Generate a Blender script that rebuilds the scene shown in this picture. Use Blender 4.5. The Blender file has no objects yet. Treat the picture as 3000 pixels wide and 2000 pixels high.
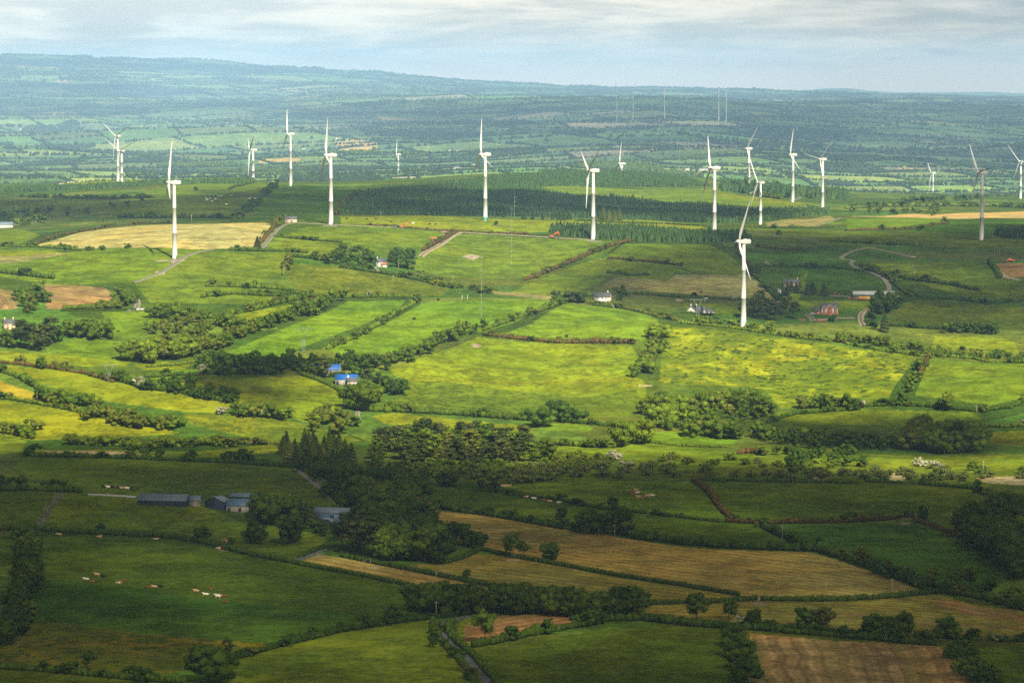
import bpy, bmesh, math, random
import numpy as np
from mathutils import Vector, Matrix

# ------------------------------------------------------------------ camera, world, sun, exposure
SC = bpy.context.scene
COL = SC.collection
F = 10000.0                      # focal length in photograph pixels (3000 x 2000)
ZC = 225.0                       # camera height above the valley datum
TH = math.atan(750.0 / F)        # camera looks slightly down
SUN_EL = math.radians(42.0)
SUN_H = Vector((0.35, -0.937, 0.0)).normalized()      # horizontal direction towards the sun
SUN_V = Vector((SUN_H.x * math.cos(SUN_EL), SUN_H.y * math.cos(SUN_EL), math.sin(SUN_EL)))

cam = bpy.data.cameras.new("camera")
cam.sensor_width = 36.0
cam.lens = 36.0 * F / 3000.0
cam.clip_start = 1.0
cam.clip_end = 200000.0
camo = bpy.data.objects.new("camera", cam)
COL.objects.link(camo)
camo.location = (0, 0, ZC)
camo.rotation_euler = (math.pi / 2 - TH, 0, 0)
SC.camera = camo

SC.view_settings.view_transform = 'Standard'
SC.view_settings.look = 'None'
SC.view_settings.gamma = 1.0
SC.view_settings.exposure = 1.3
SC.render.engine = 'CYCLES'
SC.cycles.use_denoising = False
SC.cycles.denoising_input_passes = 'RGB_ALBEDO_NORMAL'
SC.cycles.denoising_prefilter = 'ACCURATE'
SC.cycles.use_adaptive_sampling = False
SC.cycles.max_bounces = 4
SC.cycles.diffuse_bounces = 2
SC.cycles.glossy_bounces = 1
SC.cycles.transmission_bounces = 1
SC.cycles.volume_bounces = 0
SC.cycles.transparent_max_bounces = 40
SC.cycles.sample_clamp_indirect = 4.0

sun = bpy.data.lights.new("sun", 'SUN')
sun.energy = 4.2
sun.angle = math.radians(0.9)
sun.color = (1.0, 0.91, 0.72)
suno = bpy.data.objects.new("sun", sun)
COL.objects.link(suno)
suno.rotation_euler = SUN_V.to_track_quat('Z', 'Y').to_euler()
suno.location = (300, -500, 2500)


class NT:
    """small helper to wire node trees"""
    def __init__(self, tree):
        self.t = tree
        tree.nodes.clear()

    def n(self, kind, **kw):
        nd = self.t.nodes.new(kind)
        for k, v in kw.items():
            if k.startswith('i_'):
                nd.inputs[k[2:].replace('_', ' ')].default_value = v
            else:
                setattr(nd, k, v)
        return nd

    def l(self, a, b):
        self.t.links.new(a, b)

    def math(self, op, a, b=None, c=None, clamp=False):
        nd = self.t.nodes.new('ShaderNodeMath')
        nd.operation = op
        nd.use_clamp = clamp
        for i, v in enumerate((a, b, c)):
            if v is None:
                continue
            if hasattr(v, 'default_value'):
                self.t.links.new(v, nd.inputs[i])
            else:
                nd.inputs[i].default_value = v
        return nd.outputs[0]

    def mix(self, fac, a, b, mode='MIX'):
        nd = self.t.nodes.new('ShaderNodeMix')
        nd.data_type = 'RGBA'
        nd.blend_type = mode
        nd.clamp_factor = True
        for sock, v in ((nd.inputs[0], fac), (nd.inputs[6], a), (nd.inputs[7], b)):
            if hasattr(v, 'default_value'):
                self.t.links.new(v, sock)
            elif isinstance(v, (int, float)):
                sock.default_value = v
            else:
                sock.default_value = (v[0], v[1], v[2], 1.0)
        return nd.outputs[2]

    def ramp(self, fac, lo, hi, a=0.0, b=1.0):
        nd = self.t.nodes.new('ShaderNodeMapRange')
        nd.interpolation_type = 'SMOOTHSTEP'
        nd.inputs[1].default_value = lo
        nd.inputs[2].default_value = hi
        nd.inputs[3].default_value = a
        nd.inputs[4].default_value = b
        self.t.links.new(fac, nd.inputs[0])
        return nd.outputs[0]

    def noise(self, vec, scale, detail=3.0, rough=0.55, dist=0.0):
        nd = self.t.nodes.new('ShaderNodeTexNoise')
        nd.inputs['Scale'].default_value = scale
        nd.inputs['Detail'].default_value = detail
        nd.inputs['Roughness'].default_value = rough
        nd.inputs['Distortion'].default_value = dist
        if vec is not None:
            self.t.links.new(vec, nd.inputs['Vector'])
        return nd.outputs[0]


WORLD_STRENGTH = 0.1
world = bpy.data.worlds.new("World")
SC.world = world
world.use_nodes = True
w = NT(world.node_tree)
sky = w.n('ShaderNodeTexSky', sky_type='NISHITA', sun_disc=False, sun_elevation=SUN_EL,
          sun_rotation=math.atan2(SUN_H.x, SUN_H.y), altitude=200.0, air_density=1.0, dust_density=2.0, ozone_density=1.0)
tc = w.n('ShaderNodeTexCoord')
sep = w.n('ShaderNodeSeparateXYZ')
w.l(tc.outputs['Generated'], sep.inputs[0])
zz = w.math('MAXIMUM', sep.outputs[2], 0.0)
# cloud layer seen at a grazing angle: far bands close to the horizon squeeze together
cv = w.n('ShaderNodeCombineXYZ')
w.l(w.math('MULTIPLY', sep.outputs[0], 23.0), cv.inputs[0])
w.l(w.math('MULTIPLY', sep.outputs[1], 23.0), cv.inputs[1])
w.l(w.math('MULTIPLY', zz, 180.0), cv.inputs[2])
big = w.noise(cv.outputs[0], 0.62, 7.0, 0.55, 0.6)
fine = w.noise(cv.outputs[0], 1.9, 6.0, 0.6, 0.4)
mixn = w.math('ADD', w.math('MULTIPLY', big, 0.72), w.math('MULTIPLY', fine, 0.28))
cl = w.ramp(mixn, 0.40, 0.60)
cloudcol = w.mix(cl, (3.5, 3.25, 2.75), (6.0, 5.3, 4.1))
# calmer and even close to the horizon
hor = w.ramp(zz, 0.0, 0.011)
cloudcol = w.mix(hor, (7.2, 5.3, 3.5), cloudcol)
# darker slate cloud high on the right
dn = w.noise(cv.outputs[0], 0.5, 5.0, 0.55, 0.3)
dk = w.math('ADD', w.math('MULTIPLY', sep.outputs[0], 1.6), w.math('MULTIPLY', zz, 16.0))
dk = w.math('ADD', dk, w.math('MULTIPLY', dn, 0.55))
dkf = w.ramp(dk, 0.68, 0.90)
cloudcol = w.mix(w.math('MULTIPLY', dkf, 0.75), cloudcol, (1.3, 1.55, 1.6))
# overhead: broken grey cloud with blue between, dimmer than the bright horizon
high = w.ramp(zz, 0.045, 0.25)
up = w.mix(0.82, sky.outputs[0], (1.12, 1.05, 0.84))
upn = w.n('ShaderNodeVectorMath', operation='SCALE')
w.l(up, upn.inputs[0])
upn.inputs['Scale'].default_value = 0.55
skyc = w.mix(high, cloudcol, upn.outputs[0])
bg = w.n('ShaderNodeBackground')
w.l(skyc, bg.inputs[0])
bg.inputs[1].default_value = WORLD_STRENGTH
wo = w.n('ShaderNodeOutputWorld')
w.l(bg.outputs[0], wo.inputs[0])

R = random.Random(7)
RN = np.random.default_rng(7)

# ------------------------------------------------------------------ terrain height field
# one column per photograph x; each lists (distance m, photograph y of the ground at that distance)
FORE = [(500, 4590), (900, 2661), (1250, 1986), (1500, 1697), (1650, 1565)]
COLS = {
 0: FORE + [(1720, 1470), (1790, 1452), (1900, 1385), (2000, 1335), (2080, 1280), (2150, 1190), (2250, 1080), (2330, 1000), (2450, 900), (2550, 840), (2650, 785),
     (2750, 745), (2850, 718), (3000, 693), (3200, 675), (3500, 655), (3800, 625), (4000, 600), (4250, 575), (4500, 552), (4700, 541), (5200, 560), (5800, 565),
     (6500, 535), (7200, 500), (8000, 465), (9000, 430), (10000, 400), (11200, 370), (12500, 340), (13800, 318), (15000, 300), (16500, 286), (17500, 289),
     (18500, 275), (20500, 250), (22500, 230), (25500, 200), (28000, 175), (30000, 162), (34000, 178), (50000, 262)],
 500: FORE + [(1720, 1474), (1790, 1478), (1900, 1400), (2000, 1340), (2080, 1285), (2130, 1225), (2200, 1150), (2300, 1060), (2400, 970), (2500, 900), (2600, 820), (2700, 757),
     (2780, 720), (2880, 688), (2980, 666), (3060, 656), (3200, 660), (3400, 640), (3650, 610), (3900, 580), (4200, 555), (4500, 535), (4700, 527), (5200, 550), (5800, 560),
     (6500, 530), (7200, 500), (8000, 465), (9000, 430), (10000, 400), (11200, 370), (12500, 340), (13800, 318), (15000, 300), (16500, 292), (18500, 280),
     (21000, 255), (23500, 230), (26500, 205), (29000, 186), (30500, 178), (34000, 192), (50000, 264)],
 1000: FORE + [(1720, 1511), (1790, 1462), (1900, 1395), (2000, 1335), (2080, 1285), (2180, 1190), (2260, 1105), (2360, 1020), (2450, 950), (2540, 890), (2620, 840), (2720, 780),
     (2820, 725), (2900, 692), (2990, 660), (3090, 640), (3150, 634), (3300, 640), (3500, 620), (3800, 595), (4100, 570), (4400, 550), (4700, 537), (4850, 533), (5300, 555),
     (5900, 560), (6600, 530), (7300, 495), (8100, 460), (9000, 425), (10000, 395), (11000, 365), (12200, 335), (13500, 310), (14700, 293), (15200, 290), (17000, 292),
     (19500, 275), (22000, 255), (24500, 235), (27500, 215), (29500, 208), (34000, 224), (50000, 266)],
 1500: FORE + [(1720, 1511), (1790, 1462), (1900, 1392), (2000, 1335), (2090, 1285), (2180, 1215), (2280, 1120), (2370, 1030), (2450, 955), (2520, 900), (2560, 877), (2600, 880),
     (2650, 860), (2740, 815), (2840, 760), (2970, 700), (3110, 650), (3200, 638), (3350, 642), (3600, 622), (3850, 595), (4150, 568), (4450, 540), (4700, 520), (4950, 508),
     (5400, 535), (5900, 560), (6600, 530), (7300, 490), (8200, 450), (9200, 415), (10200, 385), (11300, 355), (12500, 325), (13500, 305), (14300, 297), (16000, 305),
     (19000, 290), (22000, 275), (25000, 262), (28000, 251), (29000, 249), (34000, 262), (50000, 268)],
 2000: FORE + [(1720, 1511), (1790, 1462), (1900, 1392), (2000, 1335), (2090, 1285), (2180, 1220), (2280, 1125), (2360, 1030), (2430, 950), (2490, 957), (2560, 930), (2650, 880),
     (2720, 840), (2790, 800), (2900, 742), (2990, 712), (3110, 685), (3250, 668), (3400, 656), (3500, 650), (3650, 640), (3900, 620), (4150, 595), (4400, 570), (4650, 545),
     (4850, 525), (5000, 518), (5400, 545), (5900, 560), (6600, 535), (7300, 490), (8300, 445), (9300, 405), (10300, 375), (11400, 345), (12600, 318), (13600, 300), (14400, 292),
     (16000, 300), (19000, 288), (23000, 275), (26000, 265), (28000, 260), (34000, 272), (50000, 270)],
 2500: FORE + [(1720, 1511), (1790, 1462), (1900, 1392), (2000, 1338), (2090, 1290), (2160, 1235), (2260, 1140), (2340, 1050), (2390, 1002), (2440, 1006), (2500, 985), (2540, 962),
     (2620, 921), (2700, 878), (2760, 850), (2830, 810), (2930, 762), (3040, 710), (3180, 680), (3380, 656), (3600, 640), (3850, 625), (4050, 612), (4200, 600), (4450, 585),
     (4700, 572), (4950, 562), (5400, 575), (5900, 578), (6600, 555), (7300, 515), (8200, 475), (9200, 435), (10200, 400), (11300, 370), (12400, 342), (13400, 320), (14200, 312),
     (16000, 318), (19000, 305), (23000, 293), (27000, 283), (30000, 278), (34000, 282), (50000, 272)],
 3000: FORE + [(1720, 1511), (1790, 1462), (1900, 1392), (2000, 1340), (2080, 1292), (2150, 1235), (2230, 1140), (2330, 1065), (2390, 1071), (2450, 1042), (2560, 972), (2660, 905),
     (2750, 860), (2840, 810), (2930, 762), (3030, 715), (3150, 690), (3350, 665), (3600, 645), (3850, 632), (4100, 620), (4400, 605), (4700, 592), (5000, 580), (5500, 590),
     (6100, 585), (6800, 560), (7500, 520), (8400, 480), (9300, 440), (10300, 405), (11300, 375), (12300, 350), (13400, 330), (14300, 322), (16000, 325), (19000, 312), (23000, 300),
     (27000, 292), (30000, 287), (34000, 290), (50000, 274)],
}

# the open lowland beyond the wind farm is set deeper to thicken the haze on it, the last hills less so
def deeper(d_):
    d_ = d_ if d_ <= 16000 else 16000 + (d_ - 16000) * .36
    return d_ if d_ <= 6800 else 6800 + (d_ - 6800) * 1.9


COLS = {p_: [(deeper(d_), y_) for d_, y_ in l_] for p_, l_ in COLS.items()}


def pchip(x, y, xn):
    x = np.asarray(x, float); y = np.asarray(y, float)
    h = np.diff(x); d = np.diff(y) / h
    m = np.zeros_like(y)
    for i in range(1, len(x) - 1):
        if d[i - 1] * d[i] > 0:
            w1 = 2 * h[i] + h[i - 1]; w2 = h[i] + 2 * h[i - 1]
            m[i] = (w1 + w2) / (w1 / d[i - 1] + w2 / d[i])
    m[0] = d[0]; m[-1] = d[-1]
    k = np.clip(np.searchsorted(x, xn) - 1, 0, len(x) - 2)
    t = (xn - x[k]) / h[k]
    return ((1 + 2 * t) * (1 - t) ** 2 * y[k] + t * (1 - t) ** 2 * h[k] * m[k]
            + t * t * (3 - 2 * t) * y[k + 1] + t * t * (t - 1) * h[k] * m[k + 1])


def band(a, b, step):
    return np.arange(a, b, step)


DR = np.concatenate([band(500, 1150, 12), band(1150, 2000, 3.2), band(2000, 3250, 2.6), band(3250, 5000, 5.0), band(5000, 7000, 22.0), band(7000, 24500, 42.0),
                     band(24500, 35000, 90.0), band(35000, 47001, 500.0)])
TC = np.concatenate([np.linspace(-0.27, -0.16, 50)[:-1], np.arange(-0.16, 0.1601, 0.00042), np.linspace(0.16, 0.27, 50)[1:]])
NR, NCOL = len(DR), len(TC)
cpx = sorted(COLS)
ct = np.array([(p - 1500) / F for p in cpx])
colz = []
for p in cpx:
    a = np.array(COLS[p], float)
    ang = TH + np.arctan((a[:, 1] - 1000.0) / F)
    drop = a[:, 0] * np.tan(ang)
    drop[:5] = 217.0
    colz.append(-pchip(np.log(a[:, 0]), drop, np.log(DR)))
colz = np.array(colz)                                  # (7, NR)
ctx = np.concatenate([[-0.28, -0.2], ct, [0.2, 0.28]])
colx = np.concatenate([colz[:1], colz[:1], colz, colz[-1:], colz[-1:]])
ZG = np.zeros((NR, NCOL))
# smooth interpolation between the columns (Catmull-Rom)
k = np.clip(np.searchsorted(ctx, TC) - 1, 1, len(ctx) - 3)
hh = (ctx[k + 1] - ctx[k]); tt = (TC - ctx[k]) / hh
P0, P1, P2, P3 = colx[k - 1], colx[k], colx[k + 1], colx[k + 2]
m1 = (P2 - P0) / (ctx[k + 1] - ctx[k - 1])[:, None] * hh[:, None] * 0.8
m2 = (P3 - P1) / (ctx[k + 2] - ctx[k])[:, None] * hh[:, None] * 0.8
t_ = tt[:, None]
ZG = ((2 * t_**3 - 3 * t_**2 + 1) * P1 + (t_**3 - 2 * t_**2 + t_) * m1 + (-2 * t_**3 + 3 * t_**2) * P2 + (t_**3 - t_**2) * m2).T + ZC
XG = DR[:, None] * TC[None, :]
YG = np.repeat(DR[:, None], NCOL, 1)


def waves(X, Y, lam, n, seed):
    r = np.random.default_rng(seed)
    out = np.zeros_like(X)
    for _ in range(n):
        a = r.uniform(0, 2 * np.pi); L = lam * r.uniform(0.7, 1.5); ph = r.uniform(0, 6.28)
        out += np.sin((X * np.cos(a) + Y * np.sin(a)) * 2 * np.pi / L + ph)
    return out / np.sqrt(n)


def sstep(a, b, x):
    t = np.clip((x - a) / (b - a), 0, 1)
    return t * t * (3 - 2 * t)


ZG += waves(XG, YG, 170.0, 7, 3) * 0.55 * (1 - sstep(5000, 6500, YG))
farw = sstep(5300, 7000, YG)
farx = sstep(6500, 10000, YG)
ZG += waves(XG, YG, 1050.0, 8, 4) * 10.0 * farw
ZG += waves(XG, YG, 2400.0, 7, 6) * 24.0 * farx * (1 - 0.5 * sstep(24000, 30000, YG))
ZG += waves(XG, YG, 420.0, 6, 5) * 3.0 * farw
# two faint mountains far beyond everything
for (pxm, pym, wpx) in ((2440, 250, 170), (2640, 268, 190), (2080, 262, 200)):
    D0 = 43000.0
    ex = np.exp(-((TC[None, :] - (pxm - 1500) / F) * F / wpx) ** 2) * np.exp(-((YG - D0) / 2300.0) ** 2)
    base = ZC - D0 * (272 - 250) / F
    top = ZC - D0 * (pym - 250) / F
    ZG += ex * (top - base) * .45

BUMPS = []


def HT(x, y):
    """ground height at world x, y (arrays or numbers)"""
    x = np.asarray(x, float); y = np.asarray(y, float)
    t = x / y
    i = np.clip(np.searchsorted(DR, y) - 1, 0, NR - 2)
    j = np.clip(np.searchsorted(TC, t) - 1, 0, NCOL - 2)
    a = np.clip((y - DR[i]) / (DR[i + 1] - DR[i]), 0, 1)
    b = np.clip((t - TC[j]) / (TC[j + 1] - TC[j]), 0, 1)
    return ((1 - a) * ((1 - b) * ZG[i, j] + b * ZG[i, j + 1]) + a * ((1 - b) * ZG[i + 1, j] + b * ZG[i + 1, j + 1]))


def ray(px, py):
    """where the photograph's pixel meets the ground"""
    ta = math.tan(TH + math.atan((py - 1000.0) / F))
    t = (px - 1500.0) / F * (math.cos(TH) + ta * math.sin(TH))
    j = int(np.clip(np.searchsorted(TC, t) - 1, 0, NCOL - 2))
    b = min(max((t - TC[j]) / (TC[j + 1] - TC[j]), 0), 1)
    g = (1 - b) * ZG[:, j] + b * ZG[:, j + 1]
    d = (ZC - DR * ta) - g
    hit = np.nonzero(d <= 0)[0]
    hit = hit[hit > 0]
    if len(hit) == 0:
        i = int(np.argmin(d[DR < 35000]))
        D = DR[i]
        return np.array([t * D, D, g[i]])
    i = hit[0]
    f = d[i - 1] / (d[i - 1] - d[i] + 1e-12)
    f = min(max(f, 0), 1)
    D = DR[i - 1] + f * (DR[i] - DR[i - 1])
    return np.array([t * D, D, float(HT(t * D, D))])


def proj(p):
    """photograph pixel of a world point"""
    x, y, z = p[0], p[1], p[2] - ZC
    dep = y * math.cos(TH) - z * math.sin(TH)
    v = -(z * math.cos(TH) + y * math.sin(TH))
    return 1500 + F * x / dep, 1000 + F * v / dep


def pxm(p):
    """photograph pixels per metre at a world point"""
    return F / math.hypot(p[1], p[2] - ZC)


# ------------------------------------------------------------------ object helpers
def tag(o, label=None, cat=None, group=None, kind=None):
    if label: o['label'] = label
    if cat: o['category'] = cat
    if group: o['group'] = group
    if kind: o['kind'] = kind
    return o


def add(name, me, mat=None, parent=None):
    if mat is not None and len(me.materials) == 0:
        me.materials.append(mat)
    o = bpy.data.objects.new(name, me)
    COL.objects.link(o)
    if parent is not None:
        o.parent = parent
    return o


def empty(name, loc, rz=0.0, scale=1.0):
    o = bpy.data.objects.new(name, None)
    COL.objects.link(o)
    o.location = loc
    o.rotation_euler = (0, 0, rz)
    o.scale = (scale, scale, scale)
    o.empty_display_size = 1.0
    return o


def copy_tree(src, parent=None):
    c = src.copy()
    COL.objects.link(c)
    if parent is not None:
        c.parent = parent
    for ch in list(src.children):
        copy_tree(ch, c)
    return c


def trimesh(name, V, T, smooth=False):
    me = bpy.data.meshes.new(name)
    V = np.asarray(V, np.float32); T = np.asarray(T, np.int32)
    me.vertices.add(len(V))
    me.vertices.foreach_set('co', V.ravel())
    me.loops.add(T.size)
    me.loops.foreach_set('vertex_index', T.ravel())
    me.polygons.add(len(T))
    n = T.shape[1]
    me.polygons.foreach_set('loop_start', np.arange(0, T.size, n, dtype=np.int32))
    me.polygons.foreach_set('loop_total', np.full(len(T), n, np.int32))
    if smooth:
        me.polygons.foreach_set('use_smooth', np.ones(len(T), bool))
    me.update(calc_edges=True)
    me.validate()
    return me


def ico(sub):
    b = bmesh.new()
    bmesh.ops.create_icosphere(b, subdivisions=sub, radius=1.0)
    V = np.array([v.co[:] for v in b.verts]); T = np.array([[v.index for v in f.verts] for f in b.faces])
    b.free()
    return V, T


ICO = {1: ico(1), 2: ico(2), 3: ico(3)}


class TB:
    """collects triangles into one mesh"""
    def __init__(self):
        self.V, self.T, self.n = [], [], 0

    def addv(self, V, T):
        self.V.append(V); self.T.append(np.asarray(T) + self.n); self.n += len(V)

    def blobs(self, pos, rad, sub=1, jit=0.22, rng=RN):
        """pos (n,3), rad (n,3)"""
        BV, BT = ICO[sub]
        n = len(pos)
        if n == 0:
            return
        a = rng.uniform(0, 6.283, n)
        c, s = np.cos(a)[:, None], np.sin(a)[:, None]
        bv = np.stack([c * BV[None, :, 0] - s * BV[None, :, 1], s * BV[None, :, 0] + c * BV[None, :, 1], np.repeat(BV[None, :, 2], n, 0)], 2)
        bv = bv * (1 + rng.normal(0, jit, (n, len(BV), 1)))
        V = bv * rad[:, None, :] + pos[:, None, :]
        T = BT[None] + (np.arange(n) * len(BV))[:, None, None]
        self.addv(V.reshape(-1, 3), T.reshape(-1, 3))

    def leaves(self, pos, size, nrm=None, rng=RN, spread=0.9):
        n = len(pos)
        if n == 0:
            return
        d = rng.normal(0, 1, (n, 3))
        if nrm is not None:
            d = nrm + spread * d
        d /= np.linalg.norm(d, axis=1)[:, None] + 1e-9
        r = rng.normal(0, 1, (n, 3))
        u = np.cross(d, r); u /= np.linalg.norm(u, axis=1)[:, None] + 1e-9
        v = np.cross(d, u)
        s = np.asarray(size).reshape(-1, 1)
        V = np.stack([pos + u * s, pos + v * s * 0.6, pos - u * s, pos - v * s * 0.6], 1)
        T = np.array([[0, 1, 2], [0, 2, 3]])[None] + (np.arange(n) * 4)[:, None, None]
        self.addv(V.reshape(-1, 3), T.reshape(-1, 3))

    def tube(self, pts, rads, seg=6):
        pts = np.asarray(pts, float)
        V, T = [], []
        for i, p in enumerate(pts):
            d = pts[min(i + 1, len(pts) - 1)] - pts[max(i - 1, 0)]
            d /= np.linalg.norm(d) + 1e-9
            ref = np.array([1.0, 0, 0]) if abs(d[0]) < 0.8 else np.array([0, 1.0, 0])
            u = np.cross(d, ref); u /= np.linalg.norm(u); v = np.cross(d, u)
            for q in range(seg):
                a = 2 * math.pi * q / seg
                V.append(p + rads[i] * (math.cos(a) * u + math.sin(a) * v))
        for i in range(len(pts) - 1):
            for q in range(seg):
                a, b = i * seg + q, i * seg + (q + 1) % seg
                T += [[a, b, a + seg], [b, b + seg, a + seg]]
        for base, flip in ((0, 1), ((len(pts) - 1) * seg, 0)):
            for q in range(1, seg - 1):
                T.append([base, base + q + (1 if flip else 0), base + q + (0 if flip else 1)])
        self.addv(np.array(V), np.array(T))

    def box(self, c, s, rz=0.0):
        c = np.asarray(c, float); s = np.asarray(s, float) / 2
        V = np.array([[x, y, z] for x in (-1, 1) for y in (-1, 1) for z in (-1, 1)], float) * s
        ca, sa = math.cos(rz), math.sin(rz)
        V = np.stack([V[:, 0] * ca - V[:, 1] * sa, V[:, 0] * sa + V[:, 1] * ca, V[:, 2]], 1) + c
        T = [[0, 1, 3], [0, 3, 2], [4, 6, 7], [4, 7, 5], [0, 4, 5], [0, 5, 1], [2, 3, 7], [2, 7, 6], [0, 2, 6], [0, 6, 4], [1, 5, 7], [1, 7, 3]]
        self.addv(V, np.array(T))

    def prism(self, prof, y0, y1):
        """side profile (x,z), convex or mildly concave fan, extruded along y"""
        n = len(prof)
        V = np.array([[x, y0, z] for x, z in prof] + [[x, y1, z] for x, z in prof], float)
        T = []
        cx = len(V)
        V = np.vstack([V, [[np.mean([p[0] for p in prof]), y0, np.mean([p[1] for p in prof])], [np.mean([p[0] for p in prof]), y1, np.mean([p[1] for p in prof])]]])
        for i in range(n):
            j = (i + 1) % n
            T += [[i, j, n + j], [i, n + j, n + i], [j, i, cx], [n + i, n + j, cx + 1]]
        self.addv(V, np.array(T))

    def mesh(self, name, smooth=False):
        return trimesh(name, np.concatenate(self.V), np.concatenate(self.T), smooth)


# ------------------------------------------------------------------ materials
MATS = {}


def mat(name, col, rough=0.75, spec=0.2, noise=None, metallic=0.0, rnd=0.0):
    """plain painted or built surface with a little worn variation; noise=(scale, amount)"""
    if name in MATS:
        return MATS[name]
    m = bpy.data.materials.new(name)
    m.use_nodes = True
    g = NT(m.node_tree)
    out = g.n('ShaderNodeOutputMaterial')
    b = g.n('ShaderNodeBsdfPrincipled')
    b.inputs['Roughness'].default_value = rough
    b.inputs['Specular IOR Level'].default_value = spec
    b.inputs['Metallic'].default_value = metallic
    tco = g.n('ShaderNodeTexCoord')
    sc, am = noise or (0.7, 0.18)
    nz = g.noise(tco.outputs['Object'], sc, 4.0, 0.6)
    f = g.ramp(nz, 0.3, 0.7, 1 - am, 1 + am)
    if rnd:
        oi = g.n('ShaderNodeObjectInfo')
        f = g.math('MULTIPLY', f, g.math('ADD', g.math('MULTIPLY', oi.outputs['Random'], 2 * rnd), 1 - rnd))
    vm = g.n('ShaderNodeVectorMath', operation='SCALE')
    vm.inputs[0].default_value = col
    g.l(f, vm.inputs['Scale'])
    g.l(vm.outputs[0], b.inputs['Base Color'])
    g.l(b.outputs[0], out.inputs[0])
    MATS[name] = m
    return m


def leafmat(name, col, col2, isl=0.5, rnd=0.25):
    """foliage: each leaf clump differs a little, each plant differs a little"""
    m = bpy.data.materials.new(name)
    m.use_nodes = True
    g = NT(m.node_tree)
    out = g.n('ShaderNodeOutputMaterial')
    geo = g.n('ShaderNodeNewGeometry')
    oi = g.n('ShaderNodeObjectInfo')
    tco = g.n('ShaderNodeTexCoord')
    c = g.mix(g.math('MULTIPLY', geo.outputs['Random Per Island'], isl), col, col2)
    c = g.mix(g.math('MULTIPLY', oi.outputs['Random'], 0.75), c, col2 if rnd > 0 else col)
    f = g.math('ADD', g.math('MULTIPLY', geo.outputs['Random Per Island'], 0.5), 0.72)
    oi2 = g.math('FRACT', g.math('MULTIPLY', oi.outputs['Random'], 17.3))
    f = g.math('MULTIPLY', f, g.math('ADD', g.math('MULTIPLY', oi2, 2 * rnd), 1 - rnd))
    vm = g.n('ShaderNodeVectorMath', operation='SCALE')
    g.l(c, vm.inputs[0]); g.l(f, vm.inputs['Scale'])
    d = g.n('ShaderNodeBsdfDiffuse')
    g.l(vm.outputs[0], d.inputs[0])
    g.l(d.outputs[0], out.inputs[0])
    MATS[name] = m
    return m


LF = {
 'mid':   leafmat('leaf_mid', (.058, .105, .010), (.095, .130, .011)),
 'dark':  leafmat('leaf_dark', (.036, .074, .009), (.060, .096, .010)),
 'lime':  leafmat('leaf_lime', (.088, .145, .010), (.125, .165, .012)),
 'olive': leafmat('leaf_olive', (.080, .105, .013), (.115, .125, .016)),
 'pine':  leafmat('leaf_pine', (.030, .052, .014), (.062, .072, .018)),
 'spruce': leafmat('leaf_spruce', (.030, .066, .018), (.050, .088, .022)),
 'willow': leafmat('leaf_willow', (.080, .112, .030), (.120, .145, .036)),
 'blossom': leafmat('leaf_blossom', (.12, .15, .05), (.34, .33, .22), isl=1.0),
 'gorse': leafmat('leaf_gorse', (.060, .052, .015), (.110, .068, .022), isl=0.9),
 'far':   leafmat('leaf_far', (.022, .046, .018), (.040, .066, .020)),
}
BARK = mat('bark', (.085, .065, .045), 0.9, 0.05, (3.0, 0.3))

# ------------------------------------------------------------------ fields on the ground sheet
#        colour, rushes, stripes, flowers
FT = {
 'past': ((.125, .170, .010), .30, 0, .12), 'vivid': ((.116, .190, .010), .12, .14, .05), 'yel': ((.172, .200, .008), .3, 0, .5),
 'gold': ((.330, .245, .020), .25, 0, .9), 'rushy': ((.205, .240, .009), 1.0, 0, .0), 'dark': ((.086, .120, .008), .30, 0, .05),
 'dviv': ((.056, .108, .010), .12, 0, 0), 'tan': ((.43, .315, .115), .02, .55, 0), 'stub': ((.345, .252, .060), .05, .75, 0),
 'stubg': ((.245, .205, .038), .05, .75, 0), 'plough': ((.255, .160, .070), .02, .9, 0), 'brown': ((.330, .185, .070), .08, .8, 0),
 'olive': ((.112, .138, .010), .6, .05, .1), 'moor': ((.085, .075, .028), .9, 0, 0), 'reed': ((.50, .37, .19), .3, 0, 0),
 'hay': ((.235, .200, .075), .05, .8, 0), 'bare': ((.36, .27, .17), .2, 0, 0), 'mott': ((.130, .115, .011), .75, 0, .3),
}
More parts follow.
